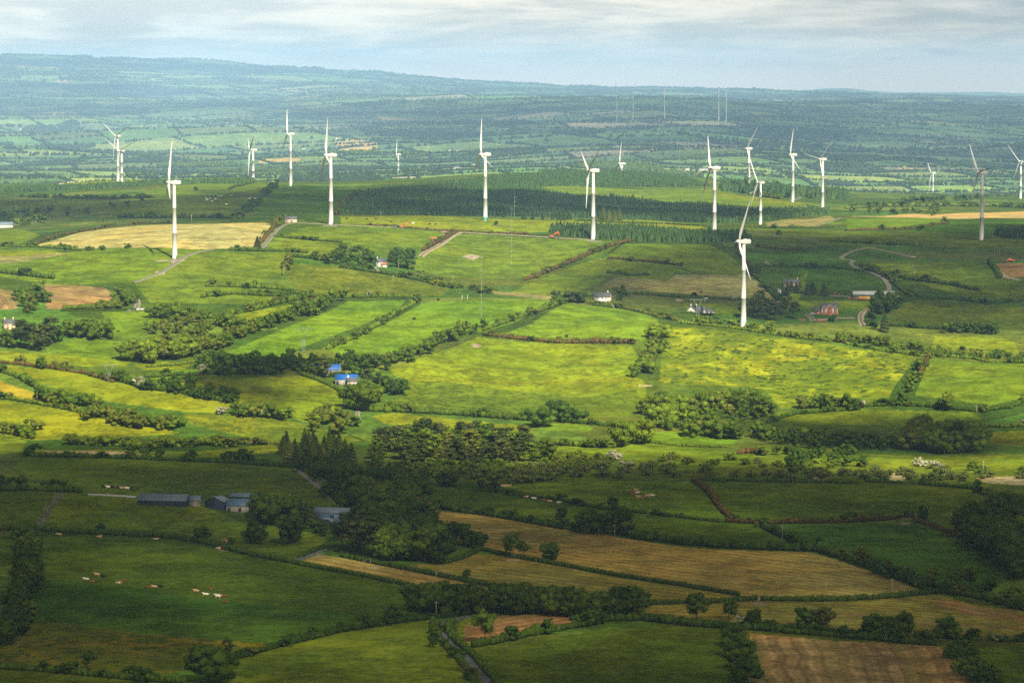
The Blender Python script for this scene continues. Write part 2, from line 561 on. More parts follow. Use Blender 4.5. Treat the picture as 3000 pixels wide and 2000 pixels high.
FIELDS = [
 # left foreground
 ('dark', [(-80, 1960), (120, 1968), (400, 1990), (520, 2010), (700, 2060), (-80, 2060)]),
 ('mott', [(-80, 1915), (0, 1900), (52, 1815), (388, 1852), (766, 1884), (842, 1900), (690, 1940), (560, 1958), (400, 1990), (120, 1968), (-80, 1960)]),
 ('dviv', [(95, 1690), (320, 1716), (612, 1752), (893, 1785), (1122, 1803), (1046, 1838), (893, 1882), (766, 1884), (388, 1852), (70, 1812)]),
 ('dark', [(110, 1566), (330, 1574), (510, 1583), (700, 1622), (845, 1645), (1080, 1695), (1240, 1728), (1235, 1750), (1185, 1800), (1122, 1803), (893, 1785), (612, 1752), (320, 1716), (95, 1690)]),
 ('past', [(670, 1940), (780, 1905), (1000, 1852), (1277, 1812), (1290, 1840), (1330, 1915), (1395, 2010), (1400, 2060), (660, 2060)], ),
 ('dark', [(76, 1333), (268, 1338), (670, 1354), (862, 1367), (1000, 1487), (950, 1480), (740, 1468), (400, 1456), (240, 1442), (70, 1386), (40, 1370)]),
 ('dark', [(-80, 1430), (160, 1443), (115, 1540), (0, 1548), (-80, 1548)]),
 ('past', [(180, 1446), (400, 1460), (640, 1502), (720, 1535), (620, 1580), (570, 1588), (330, 1562), (115, 1551)]),
 ('past', [(620, 1578), (700, 1540), (800, 1530), (950, 1570), (960, 1582), (890, 1628), (845, 1640), (690, 1604)]),
 # middle and right foreground
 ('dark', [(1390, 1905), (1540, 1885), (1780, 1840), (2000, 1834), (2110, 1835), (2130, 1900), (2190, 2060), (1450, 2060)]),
 ('yel', [(1335, 1830), (1380, 1800), (1440, 1800), (1385, 1830), (1370, 1860), (1384, 1888), (1350, 1880)]),
 ('brown', [(1358, 1840), (1390, 1812), (1491, 1800), (1719, 1799), (1710, 1818), (1536, 1848), (1469, 1862), (1384, 1886), (1362, 1872)], ((1400, 1850), (1700, 1805))),
 ('brown', [(2196, 1854), (2446, 1876), (2732, 1889), (2781, 1903), (2870, 2000), (2900, 2060), (2190, 2060)], ((2300, 1870), (2330, 1990))),
 ('dark', [(2790, 1893), (3080, 1890), (3080, 2060), (2910, 2060), (2880, 2010), (2800, 1920)]),
 ('stubg', [(2000, 1766), (2180, 1757), (2400, 1762), (2700, 1744), (2760, 1744), (2850, 1770), (3080, 1800), (3080, 1880), (2780, 1866), (2550, 1850), (2280, 1836), (2100, 1816), (2000, 1812), (1865, 1795), (1870, 1775)], ((2000, 1785), (2900, 1830))),
 ('brown', [(2730, 1762), (2780, 1756), (2900, 1785), (3080, 1818), (3080, 1835), (2850, 1802), (2740, 1774)], ((2740, 1765), (3000, 1820))),
 ('brown', [(2440, 1790), (2520, 1796), (2660, 1812), (2900, 1832), (3080, 1840), (3080, 1846), (2850, 1838), (2600, 1816), (2450, 1798)], ((2440, 1790), (2900, 1832))),
 ('stub', [(1243, 1490), (1400, 1508), (1600, 1540), (1750, 1563), (1900, 1587), (2060, 1607), (2370, 1617), (2450, 1637), (2600, 1687), (2710, 1732), (2700, 1740), (2480, 1756), (2230, 1756), (2170, 1742), (2000, 1710), (1800, 1682), (1640, 1652), (1520, 1627), (1400, 1607), (1310, 1588), (1250, 1562)], ((1300, 1540), (2400, 1700))),
 ('stubg', [(1160, 1654), (1300, 1650), (1400, 1620), (1520, 1634), (1640, 1657), (1800, 1690), (2000, 1717), (2170, 1748), (2000, 1762), (1900, 1757), (1470, 1720), (1380, 1700), (1240, 1674)], ((1300, 1660), (2000, 1745))),
 ('stub', [(885, 1640), (935, 1624), (1000, 1632), (1090, 1650), (1250, 1680), (1380, 1706), (1460, 1720), (1450, 1748), (1400, 1742), (1240, 1720), (1080, 1688), (950, 1657)], ((900, 1640), (1400, 1730))),
 ('dark', [(1053, 1389), (1134, 1397), (1268, 1421), (1402, 1439), (1580, 1466), (1760, 1492), (1890, 1506), (2000, 1520), (2200, 1541), (2330, 1601), (2060, 1602), (1900, 1581), (1700, 1553), (1450, 1506), (1250, 1482), (1150, 1450)]),
 ('past', [(1470, 1425), (1600, 1411), (1800, 1407), (2020, 1409), (2080, 1450), (2130, 1524), (2000, 1512), (1900, 1500), (1760, 1487), (1600, 1456)]),
 ('dark', [(2070, 1416), (2300, 1419), (2500, 1416), (2700, 1426), (2870, 1436), (2950, 1490), (3080, 1540), (2800, 1562), (2700, 1528), (2670, 1526), (2400, 1536), (2200, 1531), (2130, 1520)]),
 ('dviv', [(2230, 1545), (2400, 1541), (2660, 1531), (2700, 1541), (2790, 1572), (2850, 1622), (2950, 1700), (2900, 1732), (2760, 1735), (2600, 1682), (2450, 1632)]),
 ('dark', [(2950, 1440), (3080, 1440), (3080, 1530), (3000, 1510)]),
 # valley bottom
 ('olive', [(1010, 1380), (1400, 1340), (1900, 1325), (3080, 1330), (3080, 1412), (2850, 1425), (2500, 1410), (2020, 1405), (1800, 1404), (1470, 1418), (1100, 1392)]),
 ('reed', [(2560, 1390), (2640, 1385), (2690, 1392), (2650, 1408), (2570, 1408)]),
 ('reed', [(2860, 1398), (2950, 1393), (3080, 1395), (3080, 1418), (2960, 1420), (2880, 1412)]),
 ('reed', [(2360, 1396), (2430, 1400), (2420, 1408), (2350, 1406)]),
 ('reed', [(1465, 1418), (1500, 1418), (1495, 1424), (1468, 1424)]),
 ('yel', [(100, 1318), (400, 1318), (560, 1322), (800, 1300), (830, 1320), (640, 1340), (300, 1336), (100, 1332)]),
 ('bare', [(120, 1320), (330, 1322), (420, 1330), (180, 1331)]),
 # left, sunlit slope
 ('yel', [(-80, 1060), (0, 1070), (186, 1084), (326, 1117), (512, 1149), (684, 1182), (655, 1212), (535, 1205), (298, 1173), (200, 1149), (0, 1086), (-80, 1070)]),
 ('gold', [(-80, 1105), (0, 1117), (120, 1155), (242, 1196), (200, 1198), (90, 1176), (-80, 1140)]),
 ('yel', [(-80, 1160), (0, 1170), (200, 1202), (400, 1240), (530, 1268), (400, 1278), (100, 1290), (-80, 1255)]),
 ('past', [(-80, 1260), (80, 1290), (60, 1325), (-80, 1335)]),
 ('olive', [(535, 1212), (660, 1214), (800, 1218), (1000, 1265), (1060, 1290), (980, 1300), (800, 1295), (700, 1275), (560, 1242)]),
 ('past', [(140, 1000), (250, 992), (380, 1000), (392, 1030), (382, 1062), (200, 1068), (130, 1060)]),
 ('yel', [(-60, 1028), (140, 1035), (380, 1060), (370, 1075), (150, 1070), (-60, 1060)]),
 ('vivid', [(300, 915), (440, 910), (480, 945), (400, 985), (315, 985)]),
 ('past', [(-80, 775), (0, 770), (200, 740), (300, 728), (560, 728), (600, 735), (500, 792), (395, 826), (150, 836), (-80, 795)]),
 ('past', [(395, 832), (500, 792), (600, 738), (840, 738), (832, 800), (700, 850), (400, 838)]),
 ('past', [(400, 842), (700, 850), (900, 872), (820, 892), (640, 890), (440, 886)]),
 ('plough', [(118, 833), (220, 836), (300, 842), (335, 860), (352, 895), (300, 906), (135, 906), (140, 870)], ((150, 850), (340, 880))),
 ('plough', [(-80, 835), (50, 855), (52, 905), (-80, 910)], ((0, 850), (50, 900))),
 ('tan', [(95, 722), (250, 678), (400, 661), (520, 657), (800, 653), (780, 702), (740, 727), (560, 730), (300, 727), (150, 727)], ((100, 700), (780, 690))),
 ('yel', [(-80, 730), (150, 735), (190, 741), (0, 773), (-80, 775)]),
 ('hay', [(-80, 755), (160, 742), (210, 741), (20, 772), (-80, 778)], ((0, 765), (200, 742))),
 ('past', [(-80, 665), (80, 675), (120, 690), (60, 715), (-80, 725)]),
 ('past', [(820, 692), (900, 664), (1000, 659), (1300, 670), (1320, 677), (1290, 692), (1250, 722), (1200, 747), (1100, 737), (1000, 717), (830, 702)]),
 ('past', [(785, 735), (830, 704), (1000, 720), (1080, 738), (980, 750), (850, 748)]),
 ('past', [(1215, 765), (1330, 684), (1400, 687), (1600, 699), (1830, 707), (1780, 742), (1650, 767), (1560, 812), (1450, 819), (1280, 807), (1190, 782)]),
 ('olive', [(850, 772), (1000, 782), (1170, 812), (1320, 847), (1290, 867), (1100, 877), (880, 852), (840, 820)]),
 ('vivid', [(640, 1042), (760, 992), (950, 917), (1020, 882), (1190, 878), (1170, 902), (1050, 957), (900, 1012), (800, 1047), (700, 1052)]),
 ('vivid', [(940, 1022), (1100, 962), (1240, 887), (1400, 880), (1560, 882), (1620, 887), (1600, 907), (1500, 947), (1420, 972), (1300, 987), (1180, 1022), (1080, 1047), (1010, 1042)]),
 ('vivid', [(1480, 977), (1560, 947), (1660, 892), (1750, 894), (1900, 922), (1930, 937), (1890, 997), (1780, 987), (1640, 992), (1520, 982)]),
 ('yel', [(1140, 1087), (1250, 1042), (1400, 987), (1560, 1002), (1850, 1014), (1870, 1042), (1855, 1092), (1890, 1122), (1890, 1182), (1850, 1222), (1700, 1217), (1560, 1222), (1350, 1202), (1180, 1197), (1100, 1187), (1190, 1152), (1180, 1112)]),
 ('olive', [(1180, 1112), (1300, 1116), (1560, 1150), (1700, 1165), (1860, 1140), (1890, 1182), (1850, 1222), (1560, 1222), (1350, 1202), (1180, 1197), (1100, 1187), (1190, 1152)]),
 ('rushy', [(1945, 957), (2100, 967), (2300, 990), (2500, 1022), (2680, 1042), (2650, 1092), (2620, 1132), (2600, 1172), (2400, 1187), (2290, 1197), (2250, 1152), (2200, 1132), (1930, 1122), (1940, 1042), (1930, 1002)]),
 ('past', [(2720, 1047), (3080, 1067), (3080, 1152), (2900, 1187), (2750, 1167), (2680, 1157), (2700, 1112)]),
 ('yel', [(2740, 985), (2900, 985), (2970, 1000), (2990, 1035), (2850, 1030), (2730, 1015)]),
 ('yel', [(1090, 1217), (1150, 1209), (1300, 1222), (1560, 1247), (1550, 1277), (1400, 1267), (1250, 1252), (1130, 1242)]),
 ('vivid', [(1600, 1238), (1740, 1248), (1730, 1262), (1600, 1260)]),
 ('vivid', [(1900, 1266), (2000, 1262), (2170, 1277), (2150, 1300), (2000, 1300), (1900, 1286)]),
 ('past', [(1600, 1290), (1850, 1295), (2000, 1305), (2200, 1330), (2150, 1370), (1900, 1350), (1600, 1330)]),
 ('past', [(2270, 1207), (2500, 1197), (2850, 1207), (2880, 1227), (2600, 1247), (2400, 1242), (2290, 1232)]),
 ('yel', [(2890, 1267), (3080, 1257), (3080, 1312), (2900, 1302)]),
 ('past', [(2550, 1332), (2800, 1337), (3080, 1327), (3080, 1380), (2800, 1385), (2600, 1370)]),
 ('past', [(2200, 1300), (2450, 1310), (2500, 1330), (2300, 1335)]),
 ('yel', [(520, 1117), (700, 1107), (900, 1102), (960, 1122), (1010, 1162), (1000, 1202), (920, 1242), (800, 1212), (700, 1182), (600, 1162), (540, 1142)]),
 ('yel', [(390, 1068), (480, 1060), (560, 1065), (540, 1082), (420, 1084)]),
 ('yel', [(650, 932), (850, 892), (920, 887), (900, 902), (700, 957), (650, 952)]),
 ('vivid', [(420, 1092), (560, 1080), (600, 1086), (520, 1108), (430, 1112)]),
 # right, in the cloud's shade
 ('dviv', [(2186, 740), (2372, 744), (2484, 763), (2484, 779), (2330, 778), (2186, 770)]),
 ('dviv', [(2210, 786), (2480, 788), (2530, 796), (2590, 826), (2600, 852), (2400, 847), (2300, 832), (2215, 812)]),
 ('hay', [(1765, 837), (1800, 812), (1900, 812), (1950, 826), (1980, 804), (2200, 806), (2240, 842), (2275, 882), (2100, 870), (1960, 857), (1850, 852)], ((1800, 840), (1980, 806))),
 ('past', [(1480, 862), (1560, 827), (1700, 771), (1760, 757), (1980, 796), (1950, 822), (1800, 807), (1700, 852), (1600, 870)]),
 ('past', [(1770, 757), (1830, 714), (2080, 717), (2190, 792), (2180, 805), (2000, 799)]),
 ('hay', [(1440, 852), (1520, 858), (1650, 872), (1640, 880), (1450, 862)], ((1440, 852), (1650, 875))),
 ('olive', [(2590, 922), (2680, 877), (3080, 907), (3080, 967), (2850, 962), (2640, 947)]),
 ('olive', [(2550, 762), (2850, 767), (2880, 802), (3080, 822), (3080, 882), (2850, 872), (2700, 832), (2560, 787)]),
 ('brown', [(2920, 770), (3080, 775), (3080, 808), (2930, 815)], ((2930, 790), (3000, 795))),
 ('moor', [(2600, 735), (2900, 735), (3080, 745), (3080, 765), (2850, 763), (2650, 752)]),
 ('olive', [(2190, 667), (2300, 672), (2600, 682), (2900, 692), (3080, 692), (3080, 732), (2700, 722), (2400, 712), (2200, 692)]),
 ('past', [(2370, 790), (2340, 880), (2560, 880), (2550, 905), (2300, 900), (2300, 862)]),
 ('past', [(2000, 885), (2160, 895), (2200, 905), (2150, 925), (2080, 920), (2000, 900)]),
 ('vivid', [(2480, 641), (2780, 640), (2750, 654), (2600, 671), (2480, 673)]),
 ('dviv', [(2600, 673), (2800, 647), (3080, 647), (3080, 682), (2900, 691)]),
 ('hay', [(2240, 652), (2430, 632), (2450, 642), (2380, 666), (2250, 663)], ((2240, 655), (2450, 636))),
 ('tan', [(2490, 634), (2760, 627), (3080, 618), (3080, 637), (2800, 642)], ((2500, 634), (3000, 626))),
 # worn gateways and the footpath over the centre field
 ('bare', [(1483, 1635), (1518.2, 1634.5), (1527, 1642.0), (1505, 1645), (1487.4, 1643.5)]),
 ('bare', [(1086, 1658), (1108.4, 1657.6), (1114, 1663.6), (1100, 1666), (1088.8, 1664.8)]),
 ('bare', [(1381, 1007), (1403.4, 1006.5), (1409, 1014.0), (1395, 1017), (1383.8, 1015.5)]),
 ('bare', [(2199, 1763), (2240.6, 1762.5), (2251, 1770.0), (2225, 1773), (2204.2, 1771.5)]),
 ('bare', [(639, 1606), (664.6, 1605.6), (671, 1611.6), (655, 1614), (642.2, 1612.8)]),
 ('bare', [(2637, 1529), (2665.8, 1528.6), (2673, 1534.6), (2655, 1537), (2640.6, 1535.8)]),
 ('bare', [(1868, 1126), (1903.2, 1125.6), (1912, 1131.6), (1890, 1134), (1872.4, 1132.8)]),
 ('bare', [(926, 1621), (948.4, 1620.6), (954, 1626.6), (940, 1629), (928.8, 1627.8)]),
 ('bare', [(454, 794), (479.6, 793.4), (486, 802.4), (470, 806), (457.2, 804.2)]),
 ('bare', [(1446, 1746), (1468.4, 1745.6), (1474, 1751.6), (1460, 1754), (1448.8, 1752.8)]),
 ('bare', [(1132, 645), (1160.8, 644.7), (1168, 649.2), (1150, 651), (1135.6, 650.1)]),
 ('bare', [(1978, 876), (1997.2, 875.6), (2002, 881.6), (1990, 884), (1980.4, 882.8)]),
 ('yel', [(1185, 1108), (1400, 1114), (1620, 1118), (1860, 1106), (1860, 1112), (1620, 1125), (1400, 1121), (1185, 1114)]),
 # the ridge and beyond
 ('yel', [(990, 634), (1250, 630), (1400, 642), (1600, 647), (1900, 642), (2050, 662), (2100, 680), (1550, 682), (1300, 670), (1000, 657)]),
 ('vivid', [(1590, 547), (1700, 547), (2100, 562), (2300, 587), (2400, 607), (2100, 602), (1900, 582), (1600, 562)]),
 ('yel', [(2050, 552), (2200, 575), (2400, 600), (2420, 612), (2300, 600), (2100, 572)]),
 ('past', [(340, 588), (480, 550), (600, 536), (800, 536), (800, 547), (700, 562), (600, 577), (450, 590)]),
 ('dark', [(280, 640), (340, 592), (600, 580), (720, 560), (800, 548), (760, 600), (700, 645)]),
 ('dviv', [(705, 646), (800, 560), (830, 540), (1040, 546), (1060, 565), (1000, 600), (960, 640)]),
 ('yel', [(180, 538), (300, 528), (400, 532), (380, 542), (250, 544)]),
 ('dark', [(-80, 590), (200, 585), (330, 590), (270, 625), (-80, 620)]),
 ('tan', [(980, 417), (1060, 406), (1110, 421), (1105, 442), (1000, 447)], ((980, 430), (1100, 430))),
 ('tan', [(760, 468), (850, 462), (900, 470), (760, 478)], ((760, 470), (900, 470))),
 ('tan', [(130, 330), (190, 328), (185, 337), (135, 336)], ((130, 333), (190, 333))),
 ('tan', [(1100, 342), (1160, 345), (1200, 352), (1110, 350)], ((1100, 345), (1200, 350))),
 ('tan', [(2628, 490), (2660, 488), (2700, 492), (2690, 502), (2630, 500)], ((2628, 495), (2700, 495))),
 ('tan', [(45, 193), (190, 196), (185, 200), (60, 198)], ((45, 195), (190, 198))),
 ('tan', [(155, 236), (205, 234), (200, 242), (158, 242)], ((155, 238), (205, 238))),
 ('tan', [(440, 231), (500, 230), (495, 238), (450, 238)], ((440, 235), (500, 235))),
 ('tan', [(795, 259), (900, 264), (960, 275), (880, 268), (800, 264)], ((795, 262), (900, 266))),
]

# the patchwork of small hedged fields over everything else
def warp(X, Y):
    a = 0.35
    u = X * math.cos(a) + Y * math.sin(a); v = -X * math.sin(a) + Y * math.cos(a)
    u = u + 45 * np.sin(v / 310.0 + 1.1) + 25 * np.sin((u + 0.6 * v) / 170.0) + 60 * np.sin((u - v) / 700.0)
    v = v + 50 * np.sin(u / 350.0 + 0.4) + 22 * np.sin((0.7 * u - v) / 190.0 + 2.0) + 70 * np.sin((u + v) / 900.0)
    return u, v


def hsh(a, b, s):
    q = np.sin(a * 127.1 + b * 311.7 + s * 74.7) * 43758.5453
    return q - np.floor(q)


def cells(X, Y):
    """cell id (i, j) and distance to the cell's border"""
    u, v = warp(X, Y)
    sc = np.where(Y > 25000, 2.2, np.where(Y > 9500, 1.55, np.where(Y > 5200, 1.0, .55)))
    hgt = 250.0 * sc
    j = np.floor(v / hgt)
    fv = v / hgt - j
    wd = (170.0 + 190.0 * hsh(j, 0 * j, 1)) * sc
    uu = u / wd + hsh(j, 0 * j, 2) * 9
    i = np.floor(uu)
    fu = uu - i
    # some cells are split in two
    split = hsh(i, j, 3) > 0.6
    fs = np.where(split, np.abs(fv - 0.5) * hgt, 1e3)
    d = np.minimum(np.minimum(np.minimum(fu, 1 - fu) * wd, np.minimum(fv, 1 - fv) * hgt), fs)
    sub = np.where(split & (fv > 0.5), 1.0, 0.0)
    return i + 0.37 * sub, j, d


ci, cj, cd = cells(XG, YG)
hr = hsh(ci, cj, 5); hv = hsh(ci, cj, 6)
pal = np.array([[.070, .115, .014], [.052, .098, .014], [.092, .135, .016], [.110, .130, .018], [.062, .130, .016], [.048, .078, .014], [.085, .100, .020], [.19, .16, .10]])
cum = np.array([.18, .34, .52, .68, .80, .90, .965, 1.0])
ki = np.searchsorted(cum, hr.ravel()).clip(0, 7)
ki = np.where((ki == 7) & (YG.ravel() < 5000), 2, ki)
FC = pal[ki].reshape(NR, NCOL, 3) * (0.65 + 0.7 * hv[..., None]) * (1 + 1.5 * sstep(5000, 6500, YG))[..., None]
FP = np.zeros((NR, NCOL, 4)); FP[..., 0] = 0.35; FP[..., 3] = 1
FS = np.zeros((NR, NCOL))
haze_tint = sstep(5000, 9000, YG)[..., None]
FC = FC * (1 - .42 * haze_tint) + np.array([.030, .048, .062]) * haze_tint  # haze painted into the far field colours: greyer and bluer with distance
del ci, cj, cd, hr, hv, ki


def inpoly(px, py, poly):
    c = np.zeros(px.shape, bool)
    n = len(poly)
    for i in range(n):
        x0, y0 = poly[i]; x1, y1 = poly[(i + 1) % n]
        if y0 == y1:
            continue
        m = ((y0 > py) != (y1 > py)) & (px < (x1 - x0) * (py - y0) / (y1 - y0) + x0)
        c ^= m
    return c


def wpoly(pts):
    return [tuple(ray(*p)[:2]) for p in pts]


def dense(pts, n=6):
    out = []
    for i in range(len(pts)):
        a, b = pts[i], pts[(i + 1) % len(pts)]
        for q in range(n):
            out.append((a[0] + (b[0] - a[0]) * q / n, a[1] + (b[1] - a[1]) * q / n))
    return out


for fi, f in enumerate(FIELDS):
    col, rush, stripe, flower = FT[f[0]]
    wp = wpoly(f[1])
    ys = [p[1] for p in wp]; xs = [p[0] for p in wp]
    r0, r1 = np.searchsorted(DR, [min(ys), max(ys)])
    r1 = min(r1 + 1, NR)
    c0, c1 = np.searchsorted(TC, [min(x / y for x, y in wp) - 1e-4, max(x / y for x, y in wp) + 1e-4])
    if r1 <= r0 or c1 <= c0:
        continue
    sl = (slice(r0, r1), slice(c0, c1))
    m = inpoly(XG[sl], YG[sl], wp)
    tint = np.array([RN.uniform(.92, 1.08), RN.uniform(.95, 1.05), 1.0])
    FC[sl][m] = np.array(col) * tint
    FP[sl][m] = (rush, stripe, flower, 1)
    if len(f) > 2 or stripe:
        ed = f[2] if len(f) > 2 else max(((f[1][q], f[1][q + 1]) for q in range(len(f[1]) - 1)), key=lambda s: math.hypot(s[0][0] - s[1][0], s[0][1] - s[1][1]))
        a, b = ray(*ed[0]), ray(*ed[1])
        d = np.array([b[0] - a[0], b[1] - a[1]]); d /= np.linalg.norm(d) + 1e-9
        FS[sl][m] = (XG[sl] * -d[1] + YG[sl] * d[0])[m]


def make_ground():
    me = bpy.data.meshes.new('ground')
    V = np.stack([XG, YG, ZG], 2).reshape(-1, 3).astype(np.float32)
    idx = np.arange(NR * NCOL, dtype=np.int32).reshape(NR, NCOL)
    Q = np.stack([idx[:-1, :-1], idx[:-1, 1:], idx[1:, 1:], idx[1:, :-1]], 2).reshape(-1, 4)
    me.vertices.add(len(V)); me.vertices.foreach_set('co', V.ravel())
    me.loops.add(Q.size); me.loops.foreach_set('vertex_index', Q.ravel())
    me.polygons.add(len(Q))
    me.polygons.foreach_set('loop_start', np.arange(0, Q.size, 4, dtype=np.int32))
    me.polygons.foreach_set('loop_total', np.full(len(Q), 4, np.int32))
    me.polygons.foreach_set('use_smooth', np.ones(len(Q), bool))
    me.update(calc_edges=True)
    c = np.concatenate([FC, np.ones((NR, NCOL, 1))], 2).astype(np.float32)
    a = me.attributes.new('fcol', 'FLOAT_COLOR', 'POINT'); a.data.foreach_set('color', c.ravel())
    a = me.attributes.new('fpar', 'FLOAT_COLOR', 'POINT'); a.data.foreach_set('color', FP.astype(np.float32).ravel())
    a = me.attributes.new('fstr', 'FLOAT', 'POINT'); a.data.foreach_set('value', FS.astype(np.float32).ravel())
    m = bpy.data.materials.new('farmland')
    m.use_nodes = True
    g = NT(m.node_tree)
    out = g.n('ShaderNodeOutputMaterial')
    tco = g.n('ShaderNodeTexCoord')
    P = tco.outputs['Object']
    ac = g.n('ShaderNodeAttribute', attribute_name='fcol')
    ap = g.n('ShaderNodeAttribute', attribute_name='fpar')
    as_ = g.n('ShaderNodeAttribute', attribute_name='fstr')
    sp = g.n('ShaderNodeSeparateColor'); g.l(ap.outputs['Color'], sp.inputs[0])
    rush, stripe, flower = sp.outputs[0], sp.outputs[1], sp.outputs[2]
    # big soft drifts, medium patches, tufts
    n1 = g.noise(P, 0.010, 4.0, 0.6, 0.3)
    n2 = g.noise(P, 0.055, 4.0, 0.6, 0.5)
    n3 = g.noise(P, 0.35, 3.0, 0.65)
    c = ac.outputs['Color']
    drift = g.ramp(n1, 0.36, 0.64)
    warm = g.mix(1.0, c, (1.14, 1.08, 0.90), 'MULTIPLY')
    cool = g.mix(1.0, c, (0.80, 0.92, 1.0), 'MULTIPLY')
    c = g.mix(drift, cool, warm)
    pm = g.math('ADD', g.math('MULTIPLY', n2, 0.62), g.math('MULTIPLY', n3, 0.38))
    f = g.ramp(pm, 0.36, 0.64, 0.58, 1.42)
    vm = g.n('ShaderNodeVectorMath', operation='SCALE'); g.l(c, vm.inputs[0]); g.l(f, vm.inputs['Scale'])
    c = vm.outputs[0]
    # buttercups
    n4 = g.noise(P, 0.022, 5.0, 0.65, 0.6)
    fl = g.math('MULTIPLY', g.ramp(n4, 0.52, 0.66), flower)
    c = g.mix(g.math('MULTIPLY', fl, 0.75), c, (.275, .250, .008))
    # rushes: darker tufted patches
    n5 = g.noise(P, 0.036, 6.0, 0.68, 0.8)
    r5 = g.math('ADD', n5, g.math('MULTIPLY', g.math('SUBTRACT', n3, 0.5), 0.35))
    rm = g.math('MULTIPLY', g.ramp(r5, 0.445, 0.495), rush)
    c = g.mix(g.math('MULTIPLY', rm, 0.7), c, (.066, .112, .009))
    # single tufts and tussocks, stretched a little along the slope
    n6 = g.noise(P, 0.20, 2.0, 0.6, 0.2)
    n7 = g.noise(P, 0.013, 3.0, 0.6)
    tf = g.math('MULTIPLY', g.ramp(g.math('ADD', n6, g.math('MULTIPLY', g.math('SUBTRACT', n7, 0.5), 0.5)), 0.535, 0.60), g.math('ADD', g.math('MULTIPLY', rush, 0.7), 0.24))
    c = g.mix(tf, c, (.036, .062, .008))
    # mown swathes and furrows
    wob = g.math('MULTIPLY', g.math('SUBTRACT', g.noise(P, 0.02, 3.0), 0.5), 10.0)
    ph = g.math('ADD', as_.outputs['Fac'], wob)
    s1 = g.math('SINE', g.math('MULTIPLY', ph, 2 * math.pi / 7.5))
    s2 = g.math('SINE', g.math('MULTIPLY', ph, 2 * math.pi / 2.9))
    s3 = g.math('SINE', g.math('MULTIPLY', ph, 2 * math.pi / 31.0))
    sb = g.math('ADD', g.math('ADD', g.math('MULTIPLY', s1, 0.2), g.math('MULTIPLY', s2, 0.12)), g.math('MULTIPLY', s3, 0.13))
    sb = g.math('MULTIPLY', sb, g.ramp(n2, 0.3, 0.6, 0.4, 1.3))
    sf = g.math('ADD', g.math('MULTIPLY', sb, stripe), 1.0)
    vm2 = g.n('ShaderNodeVectorMath', operation='SCALE'); g.l(c, vm2.inputs[0]); g.l(sf, vm2.inputs['Scale'])
    c = vm2.outputs[0]
    c = g.mix(g.math('MULTIPLY', g.math('MULTIPLY', g.ramp(g.math('ADD', s3, g.math('MULTIPLY', n2, 1.6)), 0.9, 1.6), stripe), 0.35), c, (.13, .15, .02))
    d = g.n('ShaderNodeBsdfDiffuse')
    g.l(c, d.inputs[0])
    g.l(d.outputs[0], out.inputs[0])
    o = add('ground', me, m)
    tag(o, kind='structure')
    return o


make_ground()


# ------------------------------------------------------------------ roads and tracks
def resample(P, step):
    P = np.asarray(P, float)
    s = np.concatenate([[0], np.cumsum(np.linalg.norm(np.diff(P[:, :2], axis=0), axis=1))])
    n = max(2, int(s[-1] / step) + 1)
    q = np.linspace(0, s[-1], n)
    return np.stack([np.interp(q, s, P[:, k]) for k in range(P.shape[1])], 1)


def smooth_px(pts):
    if len(pts) < 3:
        return pts
    out = [pts[0]]
    for i in range(len(pts) - 1):
        a, b = pts[i], pts[i + 1]
        out += [(a[0] * .75 + b[0] * .25, a[1] * .75 + b[1] * .25), (a[0] * .25 + b[0] * .75, a[1] * .25 + b[1] * .75)]
    out.append(pts[-1])
    return out


def strip(name, pts, width, m, lift=0.22, crown=None):
    W = np.array([ray(*p)[:2] for p in smooth_px(smooth_px(pts))])
    W = resample(W, 3.0)
    d = np.gradient(W, axis=0); d /= np.linalg.norm(d, axis=1)[:, None] + 1e-9
    nrm = np.stack([-d[:, 1], d[:, 0]], 1)
    ks = np.array([-1, -.5, 0, .5, 1]) * width / 2
    X = W[:, None, 0] + nrm[:, None, 0] * ks; Y = W[:, None, 1] + nrm[:, None, 1] * ks
    Z = HT(X, Y) + lift
    Z[:, 0] -= 0.3; Z[:, -1] -= 0.3
    V = np.stack([X, Y, Z], 2).reshape(-1, 3)
    n = len(W); idx = np.arange(n * 5).reshape(n, 5)
    Q = np.stack([idx[:-1, :-1], idx[:-1, 1:], idx[1:, 1:], idx[1:, :-1]], 2).reshape(-1, 4)
    o = add(name, trimesh(name, V, Q, True), m)
    tag(o, kind='structure')
    return o


